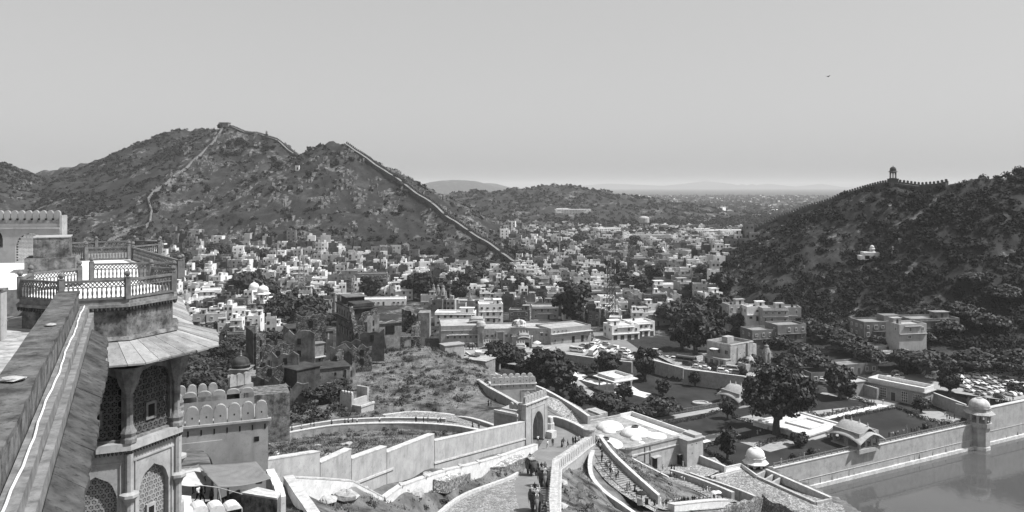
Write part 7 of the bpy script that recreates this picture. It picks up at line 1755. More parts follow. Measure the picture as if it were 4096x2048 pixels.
# slab eave along the right side of the wing between the towers
ev = thing('side_eave', 'sloping stone slab eave along the right side of the palace wing', 'eave')
for k in range(10):
    t0, t1 = 3.2 + k * 1.65, 3.2 + k * 1.65 + 1.62; A, B = C1 + UX * t0 + NX * 1.9, C1 + UX * t1 + NX * 1.9; Cc, Dd = B + NX * 3.3, A + NX * 3.3
    zi, zo = 77.6, 75.9 + rnd.uniform(-0.03, 0.03); V = [Vector((p.x, p.y, z)) for p, z in ((A, zi), (B, zi), (Cc, zo), (Dd, zo))]
    MB().add(V + [v + Vector((0, 0, -0.1)) for v in V], [(3, 2, 1, 0), (4, 5, 6, 7), (0, 1, 5, 4), (1, 2, 6, 5), (2, 3, 7, 6), (3, 0, 4, 7)]).build('eave_slab', SLAB[k % 3], ev)
# foreground parapet with cable and blackened eave
par = thing('parapet_wall', 'weathered foreground parapet running up to the tower balcony', 'wall')
PA = Vector((-9.75, 15.6, 0)); 
def al(t, w, z): p = PA + UX * t + NX * w; return Vector((p.x, p.y, z))
def bar(name, t0, t1, w0, w1, z0, z1, m, parent, zo=0.0, n=10, jag=0.0, seed=0):
    rr = random.Random(seed); vs = []; fs = []
    for i in range(n + 1):
        t = t0 + (t1 - t0) * i / n; j = rr.uniform(-jag, jag); k = rr.uniform(-jag, jag)
        vs += [al(t, w0, z0), al(t, w1 + k, z0 - zo), al(t, w1 + k, z1 - zo + j * 0.4), al(t, w0, z1 + j * 0.4)]
    for i in range(n):
        a, b = 4 * i, 4 * i + 4
        for k in range(4): fs.append((a + k, b + k, b + (k + 1) % 4, a + (k + 1) % 4))
    fs += [(0, 1, 2, 3), (4 * n + 3, 4 * n + 2, 4 * n + 1, 4 * n)]
    return MB().add(vs, fs).build(name, m, parent)
T0, T1 = -16.0, 22.3
bar('wall_face', T0, T1, -0.80, -0.02, 74.0, 80.18, FPM, par, n=2)
bar('wall_top', T0, T1 + 0.05, -0.84, 0.02, 80.185, 80.32, TOPM, par, n=60, jag=0.04, seed=2)
bar('cable_ledge', T0, T1 + 0.6, 0.024, 0.36, 78.0, 79.55, FP, par, n=40, jag=0.02, seed=3)
bar('inner_ledge', T0, T1 + 0.8, 0.364, 0.56, 78.0, 79.2, FP, par, n=2)
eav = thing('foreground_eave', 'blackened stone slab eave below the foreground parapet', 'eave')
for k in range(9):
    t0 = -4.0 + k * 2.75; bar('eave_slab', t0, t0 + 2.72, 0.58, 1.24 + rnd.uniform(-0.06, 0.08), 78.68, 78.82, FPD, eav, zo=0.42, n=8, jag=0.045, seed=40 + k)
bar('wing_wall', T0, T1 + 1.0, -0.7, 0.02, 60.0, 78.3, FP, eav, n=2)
cb = MB(); pts = []
for i in range(60):
    t = T0 + (T1 + 0.2 - T0) * i / 59; pts.append(al(t, 0.19 + 0.025 * math.sin(i * 0.55) + 0.012 * math.sin(i * 1.9), 79.60))
cb.tube(pts, 0.026, 6); cb.build('white_cable', CABLE, label='white cable lying along the ledge of the foreground parapet', cat='cable')
for i, (t, w, s, lb) in enumerate(((4.2, -0.5, 0.35, 'larger pale stone lying on the foreground parapet top'), (12.5, -0.35, 0.22, 'small pale stone farther along the foreground parapet top'))): link('loose_stone', ROCKS[i], None, loc=al(t, w, 80.36), scale=(s, s * 0.8, s * 0.3), label=lb, cat='stone')
# stair head block on the terrace
sb = thing('stair_block', 'cracked weathered masonry block standing on the bright terrace', 'masonry block', tuple(PZ(49.5, 273, FZ)), math.atan2(UX.y, UX.x) - math.pi / 2)
MB().box((0, 1.4, 0.5), (3.0, 2.8, 1.05)).build('base', FPM, sb); MB().box((0.1, 1.5, 1.72), (2.2, 2.4, 1.38)).build('upper_block', FPM, sb); part_box('cap', FPL, sb, (0.1, 1.5, 2.44), (2.3, 2.5, 0.06)); MB().box((1.62, 1.4, 0.55), (0.2, 2.4, 0.9)).build('pierced_side', FP, sb)
# terrace end wall with scalloped merlons and brick-filled arch
ew = thing('terrace_wall', 'terrace end wall with round merlons and a brick-filled arch', 'wall', tuple(PZ(60, 262.5, FZ)), math.radians(6))
WW = 9.5; mb = MB(); archwall(mb, WW, 3.05, [(WW - 2.15, 2.3, 1.35, 0.95, 'round'), (WW - 4.5, 0.55, 1.85, 0.55, 'point', 1.2)], 0.3, -WW, 0); mb.build('wall_face', GP, ew)
MB().box((-WW / 2, 0.45, 1.5), (WW, 0.28, 3.0)).build('wall_back', FPL, ew); part_box('recess_back', FPD, ew, (-4.5, 0.28, 1.9), (0.6, 0.06, 1.2)); part_box('string_course', FPL, ew, (-WW / 2, -0.03, 2.7), (WW, 0.14, 0.1)); part_box('end_pier', FPL, ew, (0.08, 0.4, 1.75), (0.2, 0.9, 3.9))
part_box('parapet_base', FP, ew, (-WW / 2, 0.2, 3.2), (WW, 0.36, 0.3))
merlons(ew, [(-WW, 0.2, 3.35), (0, 0.2, 3.35)], 0.52, 0.74, 0.24, GP)
for k in range(17): part_box('quatrefoil', DARK, ew, (-WW + 0.528 * (k + 1), 0.05, 3.4), (0.13, 0.14, 0.13), 0)
BRK = mat('white_brick', 0.62, 0.78, 3.0, spots=0.3); bk = ubox(BRK, 'brick'); part_box('brick_bed', FPD, ew, (-2.15, 0.24, 1.2), (2.3, 0.08, 2.3))
for rI in range(22):
    z = 0.1 + rI * 0.103
    hw = 1.13 if z < 1.35 else 1.13 * math.sqrt(max(0, 1 - ((z - 1.35) / 0.95) ** 2))
    x = -hw + (0.12 if rI % 2 else 0.0)
    while x + 0.2 < hw: link('brick', bk, ew, loc=(-2.15 + x + 0.11, 0.175 + rnd.uniform(-0.008, 0.008), z), scale=(0.215, 0.07, 0.072)); x += 0.245
pr = thing('edge_pier', 'narrow plastered pier at the very left edge of the terrace', 'pier', tuple(PZ(-4, 340, 77.45)), 0.2); MB().box((0, 0, 1.2), (0.7, 0.7, 2.4)).build('shaft', FPL, pr); part_box('cap', FPM, pr, (0, 0, 2.46), (0.8, 0.8, 0.12))

# ------------------------------------------------------------------ gatehouse with merlons, awning terrace
ga, gb = PZ(184, 426.5, 62.5), PZ(268, 418, 62.5); gd = gb - ga; GL = math.hypot(gd.x, gd.y)
gh = thing('gatehouse', 'gatehouse with a row of big round merlons and a wide pointed arch', 'gate', (ga.x, ga.y, 55.0), math.atan2(gd.y, gd.x))
mb = MB(); archwall(mb, GL + 3.0, 7.5, [(3.0 + 0.75, 3.7, 3.4, 2.1, 'point')], 1.0, -3.0, 0, 0, n=16); mb.build('front_wall', GP, gh)
mb = MB(); archwall(mb, 5.2, 5.9, [(2.6, 3.7, 3.4, 2.1, 'point')], 0.14, -1.85, -0.143, 0, n=16); mb.build('arch_frame', GP, gh)
mb = MB(); archwall(mb, 4.3, 5.66, [(2.15, 3.3, 3.3, 1.95, 'point')], 0.3, -1.4, 1.005, 0, n=16); mb.build('inner_arch', FPL, gh)
MB().box((GL - 2.2, 3.6, 3.7), (4.4, 5.2, 7.4)).build('side_block', GP, gh)
part_box('cornice', FPL, gh, (GL / 2 - 1.4, -0.02, 7.42), (GL + 3.4, 0.5, 0.2)); part_box('roof_walk', FPL, gh, (GL / 2 - 1.4, 1.5, 7.3), (GL + 3.0, 1.2, 0.2))
merlons(gh, [(-2.4, 0.2, 7.52), (GL + 0.02, 0.2, 7.52)], 1.21, 1.72, 0.5, GP, 0.13)
for k in range(7): part_box('drip_slot', DARK, gh, (0.35 + k * 1.15, -0.01, 6.75), (0.13, 0.05, 0.5))
for x, z, s in ((GL - 1.05, 5.6, 0.45), (GL - 0.95, 2.7, 0.3), (GL - 0.8, 1.6, 0.55)): part_box('window', DARK, gh, (x, -0.01, z), (s, 0.06, s))
mb = MB(); archwall(mb, 8.2, 2.2, [(0.8 + 1.32 * k, 0.62, 0.9, 0.55, 'point', 0.15) for k in range(4)] + [(6.1, 0.3, 0.8, 0.25, 'flat', 0.6), (7.4, 0.5, 0.8, 0.25, 'flat', 0.6)], 0.5, -1.6, 5.4, 6.6); mb.build('rear_parapet', GP, gh)
merlons(gh, [(-1.6, 5.65, 8.3), (6.6, 5.65, 8.3)], 1.33, 1.0, 0.5, GP)
merlons(gh, [(-3.0, 9.5, 7.6), (3.2, 9.9, 7.6)], 1.0, 1.5, 0.45, FPL); part_box('rear_wall', GP, gh, (0.1, 9.7, 6.6), (6.4, 0.5, 2.2))
merlons(gh, [(4.3, 11.0, 8.2), (6.6, 12.2, 8.2)], 0.85, 1.3, 0.4, FPL); part_box('rear_block', FPM, gh, (7.6, 10.0, 5.2), (5.6, 4.0, 5.2)); part_box('rear_block_wall', GP, gh, (5.4, 11.8, 5.8), (3.0, 0.5, 4.8), 0.3)
# awnings
def tarp(name, label, A, B, C_, D_, sag, m, folds=True, seed=0):
    n1, n2 = 26, 18; vs = []; fs = []
    for i in range(n1 + 1):
        for j in range(n2 + 1):
            u, v = i / n1, j / n2; p = A.lerp(B, u).lerp(D_.lerp(C_, u), v)
            z = -sag * 4 * u * (1 - u) * (0.35 + 0.65 * v) * 0.7 - sag * 2 * v * (1 - v) * 0.4
            if folds: z += 0.10 * math.sin((v * 1.0 + u * u * 0.55) * 34) * math.exp(-((v - 0.62 + 0.25 * (1 - u)) / 0.16) ** 2)
            vs.append(p + Vector((0, 0, z)))
    for i in range(n1):
        for j in range(n2):
            a = i * (n2 + 1) + j; fs.append((a, a + 1, a + n2 + 2, a + n2 + 1))
    r = thing(name, label, 'awning'); o = MB().add(vs, fs).build('cloth', m, r, smooth=True)
    md = o.modifiers.new('thickness', 'SOLIDIFY'); md.thickness = 0.02
    return r
TARP = mat('tarp_grey', 0.16, 0.21, 0.8, rough=0.8); TARPW = mat('tarp_white', 0.42, 0.52, 0.8, rough=0.8)
aw = tarp('awning', 'large grey tarpaulin awning stretched below the gatehouse', PD(198.5, 464.5, 73.5), PD(256, 461, 76), PD(271.5, 478, 72), PD(218, 486.5, 67.5), 0.35, TARP)
aw2 = tarp('awning', 'smaller white tarpaulin beside the tower', PD(180, 471, 72), PD(199, 467, 75), PD(207, 484, 71), PD(179, 484.5, 67), 0.25, TARPW, False)
for nm, x0, y0, d0, x1, y1, d1 in (('a', 218, 486.5, 67.5, 217.5, 505, 67.5), ('b', 218.3, 487, 67.6, 223, 507, 67)):
    MB().tube([PD(x0, y0, d0), PD(x1, y1 + 6, d1)], 0.06, 6).build('pole', METAL, aw)
MB().tube([PD(195, 484.5, 68), PD(218, 487.5, 67.4), PD(242, 494, 65)], 0.035, 5).build('guy_rope', PLW, aw)
MB().tube([PD(175, 474, 70), PD(199, 464.3, 73.5)], 0.03, 5).build('guy_rope', METAL, aw2)
flat('awning_terrace', [tuple(PZ(x, y, 55.3))[:2] for x, y in ((170,470),(268,462),(290,500),(270,530),(170,530))], 55.32, PATHM)
bw_ = thing('back_room', 'dark open room front under the awning', 'building'); A, B = PD(222, 484, 80), PD(268, 478, 80); MB().ribbon([(A.x, A.y, 58.2, 54.5), (B.x, B.y, 58.2, 54.5)], 0.4, 0, 0).build('back_wall', FPD, bw_)
sw = thing('stepped_parapet', 'white stepped parapet right of the awning terrace', 'wall')
pz = [PD(270.5, 470, 76), PD(273, 474.5, 74.5), PD(275, 478.5, 73), PD(278, 484, 71), PD(279.5, 489, 69.5), PD(281, 495, 68)]
for a, b in zip(pz[:-1], pz[1:]): part_box('step_block', PLW, sw, ((a.x + b.x) / 2, (a.y + b.y) / 2, a.z - 3.0), (0.75, (b - a).length + 0.55, 6.0), math.atan2((b - a).y, (b - a).x) - math.pi / 2)
pb = thing('masonry_pier', 'big mottled masonry block at the front of the awning terrace', 'wall'); a, b, c, d = PD(241, 494, 66), PD(277, 500, 64), PD(281, 494, 67.5), PD(258, 488.5, 70.5)
MB().prism([(p.x, p.y) for p in (a, b, c, d)], 48.0, [p.z for p in (a, b, c, d)]).build('block', FPM, pb); MB().prism([(p.x, p.y) for p in (a, b, c, d)], [p.z + 0.004 for p in (a, b, c, d)], [p.z + 0.14 for p in (a, b, c, d)]).build('rough_top', mat('rough_lime', 0.35, 0.7, 1.5, bump=0.06, spots=0.5), pb)
lm = thing('low_parapet', 'row of broad round-topped white merlons at the bottom edge', 'wall'); A, B = PD(190, 516, 60), PD(240, 514.5, 62); part_box('wall_face', PL, lm, ((A.x + B.x) / 2, (A.y + B.y) / 2, A.z - 2.2), ((B - A).length, 1.3, 4.4), math.atan2(B.y - A.y, B.x - A.x)); merlons(lm, [A, B], 1.05, 0.95, 1.3, PLW)
ct = thing('low_wall', 'white slab-topped wall beside the tower foot under the tarpaulin', 'wall'); a, b, c, d = PD(180, 495, 63), PD(191, 496, 63), PD(194, 520, 57), PD(180, 520, 57); MB().prism([(p.x, p.y) for p in (d, c, b, a)], 50.0, [p.z for p in (d, c, b, a)]).build('block', PLW, ct)
# ------------------------------------------------------------------ garden trees
GT = [
 (609.5,369,'a',10,1.15,'round dark tree on the upper lawn below the taxi street'),(645,371,'b',12.5,0.85,'tall dense tree at the bend of the garden wall'),(557,384,'a',12,1.2,'large tree left of the small white pool'),(662.5,396,'a',5.6,1.1,'small round tree in the middle of the upper lawn'),
 (640,382,'c',3.4,1.0,'tiny spindly tree right of the white flat pavilion'),(695,386,'a',5.6,0.9,'dark tree against the wall of the car terrace'),(577,414,'b',9.5,0.9,'dense tree beside the lower parapet'),(605,414,'c',8.4,1.3,'feathery spreading tree below the white flat pavilion'),
 (624,401,'a',5.6,1.2,'dark tree in front of the white flat pavilion'),(631,419,'e',6.4,1.3,'low dark tree by the railing path'),(662,415,'e',7.4,1.5,'broad low tree spilling over the railing path'),(647,420,'c',5.0,1.3,'bushy tree between two broader ones on the railing path'),
 (727.5,419,'a',5.6,0.9,'small tree by the near side of the curved-roof pavilion'),(727.5,460.5,'b',8.6,0.8,'dark upright tree between the bath house and the white kiosk'),(722,394,'ball',3.0,1.2,'pale flowering bush by the car terrace wall'),(743,390,'b',4.4,0.9,'small tree beside the curved-roof pavilion under the terrace wall'),
 (800,446.5,'bush',5.6,1.0,'bushy dark tree in front of the marble platform'),(840,398.5,'c',13.5,0.75,'tall slim-trunked tree at the far lawn edge'),(850,397.5,'a',4.4,1.1,'small tree beside the tall slim-trunked one'),(950,402.5,'b',10,0.95,'very dark dense tree between the white hall and the car lot'),
 (921,412.5,'a',4.8,1.2,'small tree in front of the white hall'),(872,380,'c',9,1.2,'broad tree behind the plain side block'),(928,377,'e',12,1.4,'wide feathery tree over the cars behind the white hall'),(905,372,'c',10,1.2,'leafy tree left of the wide feathery one behind the hall'),
 (980,374,'e',11,1.5,'wide acacia at the back of the car lot'),(1003,372,'e',11,1.5,'tall acacia at the back right of the car lot'),(1016,393,'bush',5,1.3,'bushy tree at the right edge of the car lot'),(1022,378,'e',12,1.4,'acacia half cut off at the right edge of the picture'),
 (497,366,'b',11,1.0,'left of the two dark trees below the square'),(508,362,'a',9,1.0,'right of the two dark trees below the square'),(516,360,'c',8,1.0,'light tree in front of the square wall'),(548,377,'a',14,1.1,'largest dark tree left of the garden lawn'),(524,374,'b',9,0.9,'dark tree between the lower parapet and the largest garden tree'),(537,370,'c',9,1.1,'grey feathery tree behind the largest dark garden tree'),
 (562,360,'d',7,0.9,'thin palm-like tree by the garden wall'),(574,361,'d',4.5,0.9,'small flat-topped tree by the far garden wall'),(586,364,'d',5,0.8,'slim tree below the parked minibuses'),(595,363,'c',5,0.8,'slim dark tree right of the parked minibuses'),
 (752,372,'e',8,1.1,'dark tree beside the temple hall'),(785,372,'e',9,1.3,'spreading tree behind the great garden tree'),(815,372,'e',9,1.4,'dark acacia by the lane behind the garden'),(800,360,'e',9,1.4,'dark acacia below the old grey house'),(845,356,'e',10,1.4,'dark acacia left of the grey hotel'),(828,348,'e',9,1.4,'dark acacia on the slope above the lane'),(860,362,'e',8,1.3,'acacia in front of the grey hotel'),(965,352,'e',10,1.4,'acacia right of the pale hotel wing'),(990,358,'e',10,1.4,'acacia behind the car lot under the hill'),(878,356,'e',7,1.4,'low acacia at the left foot of the grey hotel'),(902,357,'e',8,1.3,'low acacia between the two hotel wings'),(922,358,'e',7,1.4,'low acacia in front of the pale hotel wing'),(945,357,'e',9,1.3,'acacia at the right foot of the pale hotel wing'),(760,346,'e',8,1.4,'acacia below the row of bright arches'),(780,350,'e',8,1.4,'acacia in front of the grey mansion'),(742,338,'e',8,1.4,'acacia left of the old grey house'),(806,342,'e',9,1.4,'acacia right of the grey mansion'),(975,345,'e',9,1.4,'thorn tree on the slope right of the hotel'),(1010,352,'e',10,1.4,'thorn tree at the right edge above the car lot'),
]
for x, y, kk, h, w, lb in GT:
    z = GZ if (y > 379 and 560 < x < 960 and not (930 < x and y < 379)) else (11.7 if x > 930 else 12)
    p = PZ(x, y, z); g = ground(p.x, p.y)
    if abs(g - z) > 1.5: z = g
    tree('garden_tree', kk, (p.x, p.y, z), h, lb, 'tree', 'garden trees', w=w)
p = PZ(776.5, 434.5, GZ); tree('great_tree', 'big', tuple(p), 20.5, 'great dark spreading tree towering over the lower garden', 'tree', rz=0.6, w=0.86)
for x, y, lb in ((793.5, 460.5, 'clipped round bush nearest the white kiosk on the lake side'), (811, 454.5, 'second clipped round bush along the lake railing'), (925.5, 428.5, 'clipped round bush near the corner tower')): tree('round_bush', 'ball', tuple(PZ(x, y, GZ)), 2.3, lb, 'bush', 'clipped round bushes', w=0.95)
# acacias round the ruin and below the tower
def terr_at(x, y):
    k = (x - 512) / FPX; best = None
    for d in np.linspace(120, 420, 400):
        g = ground(k * d, d); e = abs(HOR + FPX * (CAM_Z - g) / d - y)
        if best is None or e < best[0]: best = (e, d, g)
    return Vector((k * best[1], best[1], best[2]))
RT_ = [(196,394,200,9),(212,392,202,9),(186,384,206,9),(222,384,206,8),(204,378,212,9),(190,368,220,8),(222,358,232,9),(238,352,238,9),(232,342,244,8),(246,366,222,6),(262,362,226,7),(274,356,232,8),(282,346,240,8),(272,342,244,7),(296,334,250,8),(285,328,258,8),(312,330,262,9),(330,322,268,8),(268,322,262,8),(300,318,270,9),(220,335,262,8),(205,345,250,7),(340,318,276,8),(300,402,196,5),(285,408,190,5),(320,404,194,5),(338,400,198,5),(385,338,256,5),(430,336,262,5)]
for i, (x, y, d, h) in enumerate(RT_):
    q = terr_at(x, y); r = tree('acacia_tree', ('e', 'd')[i % 2], tuple(q), h, 'tree', 'tree', 'acacias round the ruined palace', w=1.25); tree_roots.append((r, 'acacia', q.x, q.y, h))

# ------------------------------------------------------------------ vehicles
CARC = {'white': mat('car_white', 0.75, 0.8, 0.5, rough=0.25, spec=0.5), 'silver': mat('car_silver', 0.40, 0.46, 0.5, rough=0.3, spec=0.6), 'dark': mat('car_dark', 0.03, 0.05, 0.5, rough=0.25, spec=0.5), 'grey': mat('car_grey', 0.16, 0.2, 0.5, rough=0.3, spec=0.5)}
CGLASS = mat('car_glass', 0.015, 0.02, 1.0, rough=0.08, spec=0.6); TYRE = mat('tyre', 0.015, 0.02, 3.0); HUB = mat('wheel_hub', 0.4, 0.5, 3.0, rough=0.4)
def side_extrude(prof, w, m, name, inset=0.12, zin=0.8):
    """closed side profile (x, z) extruded across the car, narrowing above zin"""
    n = len(prof); mb = MB()
    def hw(z): return w / 2 - (inset * max(0, z - zin) / 0.7)
    vs = [(x, -hw(z), z) for x, z in prof] + [(x, hw(z), z) for x, z in prof]
    mb.add(vs, [tuple(range(n)), tuple(range(2 * n - 1, n - 1, -1))] + [(i, n + i, n + (i + 1) % n, (i + 1) % n) for i in range(n)]); return mb.mesh(name, m)
CARP = {'hatchback': (3.7, 1.65, [(-1.85, 0.3), (-1.85, 0.75), (-1.7, 0.95), (-1.25, 1.42), (-0.9, 1.5), (0.2, 1.5), (0.85, 1.02), (1.6, 0.88), (1.85, 0.7), (1.85, 0.3)], [(-1.35, 1.0), (-1.12, 1.38), (-0.85, 1.43), (0.16, 1.43), (0.74, 1.02)]),
        'jeep': (4.4, 1.8, [(-2.2, 0.4), (-2.2, 1.0), (-2.1, 1.7), (-1.9, 1.82), (0.3, 1.82), (0.9, 1.2), (1.95, 1.08), (2.2, 0.9), (2.2, 0.4)], [(-1.95, 1.2), (-1.85, 1.68), (0.22, 1.68), (0.72, 1.2)]),
        'minibus': (5.2, 1.9, [(-2.6, 0.4), (-2.6, 1.9), (-2.4, 2.2), (1.6, 2.2), (2.3, 1.3), (2.6, 1.0), (2.6, 0.4)], [(-2.4, 1.25), (-2.35, 1.85), (1.55, 1.85), (2.05, 1.25)]),
        'bus': (8.5, 2.4, [(-4.2, 0.5), (-4.25, 2.7), (-4.0, 3.0), (4.0, 3.0), (4.25, 2.0), (4.25, 0.5)], [(-4.0, 1.5), (-4.0, 2.4), (3.8, 2.4), (3.9, 1.5)])}
_car = {}
def car_meshes(kind, colr):
    k = (kind, colr)
    if k not in _car:
        L, w, prof, win = CARP[kind]; body = side_extrude(prof, w, CARC[colr], 'body'); gl = MB()
        n = len(win)
        for s in (-1, 1):
            vs = [(x, s * (w / 2 - 0.12 * max(0, z - 0.8) / 0.7 + 0.012), z) for x, z in win]; gl.add(vs, [tuple(range(n)) if s > 0 else tuple(range(n - 1, -1, -1))])
        x0, z0 = prof[-4 if kind == 'hatchback' else -3]; 
        fr = sorted([(x, z) for x, z in prof if z > 0.95], key=lambda q: q[0])
        a, b = fr[-2], fr[-1]
        if kind == 'hatchback': a, b = (0.2, 1.5), (0.85, 1.02)
        if kind == 'jeep': a, b = (0.3, 1.82), (0.9, 1.2)
        if kind == 'minibus': a, b = (1.6, 2.2), (2.3, 1.3)
        if kind == 'bus': a, b = (4.0, 3.0), (4.25, 2.0)
        y = w / 2 - 0.22
        e = Vector((b[1] - a[1], 0, a[0] - b[0])).normalized() * -0.015
        A, B = (a[0] * 0.9 + b[0] * 0.1 + e.x * -1, a[1] * 0.9 + b[1] * 0.1 + 0.02), (b[0] + 0.012, b[1] + 0.02)
        gl.add([(A[0], -y, A[1]), (A[0], y, A[1]), (B[0] + 0.0, y, B[1]), (B[0], -y, B[1])], [(0, 1, 2, 3)])
        glass = gl.mesh('windows', CGLASS)
        _car[k] = (body, glass)
    return _car[k]
def wheel_mesh():
    mb = MB(); mb.lathe([(0.02, -0.1), (0.3, -0.1), (0.33, -0.05), (0.33, 0.05), (0.3, 0.1), (0.02, 0.1)], 10); mb.lathe([(0.18, 0.1), (0.16, 0.115), (0.02, 0.115)], 8, mi=1); mb.lathe([(0.02, -0.115), (0.16, -0.115), (0.18, -0.1)], 8, mi=1)
    mb.xf(Matrix.Rotation(math.pi / 2, 4, 'X')); return mb.mesh('wheel', [TYRE, HUB])
WHEEL = wheel_mesh(); LAMP = MB().box((0, 0, 0), (0.06, 0.32, 0.14)).mesh('headlight', mat('headlight', 0.7, 0.8, 2, rough=0.2, spec=0.6))
CARS = []
def car(kind, colr, loc, rz, place):
    L, w, prof, win = CARP[kind]; body, glass = car_meshes(kind, colr); r = thing('parked_' + kind if kind != 'jeep' else 'parked_jeep', 'x', 'car' if kind in ('hatchback', 'jeep') else 'bus', loc, rz, place)
    link('body', body, r); link('windows', glass, r)
    for sx in (-0.62, 0.62):
        for sy in (-1, 1): link('wheel', WHEEL, r, loc=(sx * L / 2, sy * (w / 2 - 0.08), 0.33))
    for sy in (-1, 1): link('headlight', LAMP, r, loc=(L / 2, sy * (w / 2 - 0.3), 0.72))
    CARS.append((r, kind, colr, place, loc)); return r
def rcol(): return rnd.choices(('white', 'silver', 'dark', 'grey'), (0.66, 0.14, 0.1, 0.1))[0]
def rkind(): return rnd.choices(('hatchback', 'jeep'), (0.55, 0.45))[0]
for rowi, yy in enumerate((-13.5, -6.8, -1.0, 5.4, 11.8, 18)):
    for k in range(15):
        if rnd.random() < 0.14: continue
        b = Vector((160 + k * 2.9 + rowi * 1.5, 283 + k * 1.5 + yy + 3.0, 11.64))
        u, v = pix(b)
        if not in_poly(np.array([b.x]), np.array([b.y]), LOT)[0] or u > 1034 or u < 950: continue
        car(rkind(), rcol(), b, math.radians(-62) + rnd.uniform(-0.08, 0.08) + (math.pi if rnd.random() < 0.15 else 0), 'crowded car lot by the lake')
for k in range(16):
    x, y = rnd.uniform(886, 950), rnd.uniform(370, 380)
    b = PZ(x, y, 11.64)
    if in_poly(np.array([b.x]), np.array([b.y]), LOT)[0]: car(rkind(), rcol(), b, math.radians(-30) + rnd.uniform(-0.4, 0.4), 'cars under the trees behind the white hall')
for x, y, kd, cl in ((688,365.5,'jeep','dark'),(697,368,'hatchback','white'),(706,369.5,'hatchback','white'),(716,371,'hatchback','dark'),(704,366.3,'jeep','white'),(713,367.5,'jeep','dark'),(722,368.8,'hatchback','white'),(727,370,'jeep','white'),(723,373,'jeep','white'),(732,373.5,'hatchback','white'),(738,374.5,'jeep','grey'),(733,371,'minibus','silver'),(741,372.5,'hatchback','grey'),(711,364.5,'hatchback','silver'),(719,365.5,'hatchback','dark'),(696,364.5,'hatchback','grey')):
    car(kd, cl, PZ(x, y, 13.03), math.radians(-28) + rnd.uniform(-0.15, 0.15), 'car terrace below the old haveli')
car('bus', 'grey', PZ(686, 363, 12.6), math.radians(-35), 'road above the garden wall')
for x, y, kd, cl in ((668,359.5,'hatchback','white'),(676,361,'jeep','white'),(660,357,'hatchback','silver'),(657,353,'jeep','white')): car(kd, cl, PZ(x, y, 12.3), math.radians(-35) + rnd.uniform(-0.1, 0.1), 'road above the garden wall')
for x, y, kd, cl in ((575,351.5,'minibus','white'),(579.5,352,'minibus','white'),(593,354.5,'bus','white'),(588,348,'jeep','dark'),(583,346.5,'hatchback','silver'),(591,346,'jeep','white'),(597,349,'jeep','white'),(601,350,'hatchback','white'),(598,346.5,'hatchback','white'),(605,352,'jeep','white'),(610,348.5,'hatchback','grey'),(614,349,'jeep','white'),(597.5,343.5,'jeep','white'),(606,345,'hatchback','silver'),(613,352,'hatchback','white'),(625,352,'jeep','white'),(628,354,'hatchback','white'),(627,357.5,'jeep','white'),(631,358.5,'hatchback','white'),(623,355,'jeep','grey'),(634,355,'hatchback','dark')):
    car(kd, cl, PZ(x, y, 12.14), math.radians(rnd.choice((-30, -40, 150, 60))) + rnd.uniform(-0.2, 0.2), 'taxi street beside the old palace')
for x, y in ((505, 303), (507, 305.5), (499, 305)): car('jeep', 'white', tuple(PZ(x, y, 14.2)), 1.2, 'market street by the mosque')
for x, y in ((814, 381), (819, 381.5), (823, 382.5)): car('hatchback', 'white', tuple(PZ(x, y, 10.4)), -0.5, 'lane behind the garden railing')

# ------------------------------------------------------------------ people
SKIN = mat('skin', 0.10, 0.14, 3.0); HAIR = mat('hair', 0.012, 0.02, 3.0)
CLOTH = {'dark': mat('cloth_dark', 0.02, 0.04, 6), 'white': mat('cloth_white', 0.62, 0.78, 6), 'grey': mat('cloth_grey', 0.16, 0.26, 6), 'pale': mat('cloth_pale', 0.36, 0.5, 6), 'black': mat('cloth_black', 0.010, 0.016, 6)}
def skin_mesh(name, V, E, R, root=0, sub=1):
    me = bpy.data.meshes.new(name); me.from_pydata(V, E, []); o = bpy.data.objects.new(name, me); COL.objects.link(o)
    md = o.modifiers.new('skin', 'SKIN'); md.use_smooth_shade = True
    for i, r in enumerate(R):
        sv = me.skin_vertices[0].data[i]; sv.radius = r if isinstance(r, tuple) else (r, r); sv.use_root = (i == root)
    s = o.modifiers.new('sub', 'SUBSURF'); s.levels = sub; s.render_levels = sub
    dg = bpy.context.evaluated_depsgraph_get(); dg.update(); ev = o.evaluated_get(dg); out = bpy.data.meshes.new_from_object(ev); bpy.data.objects.remove(o)
    return out
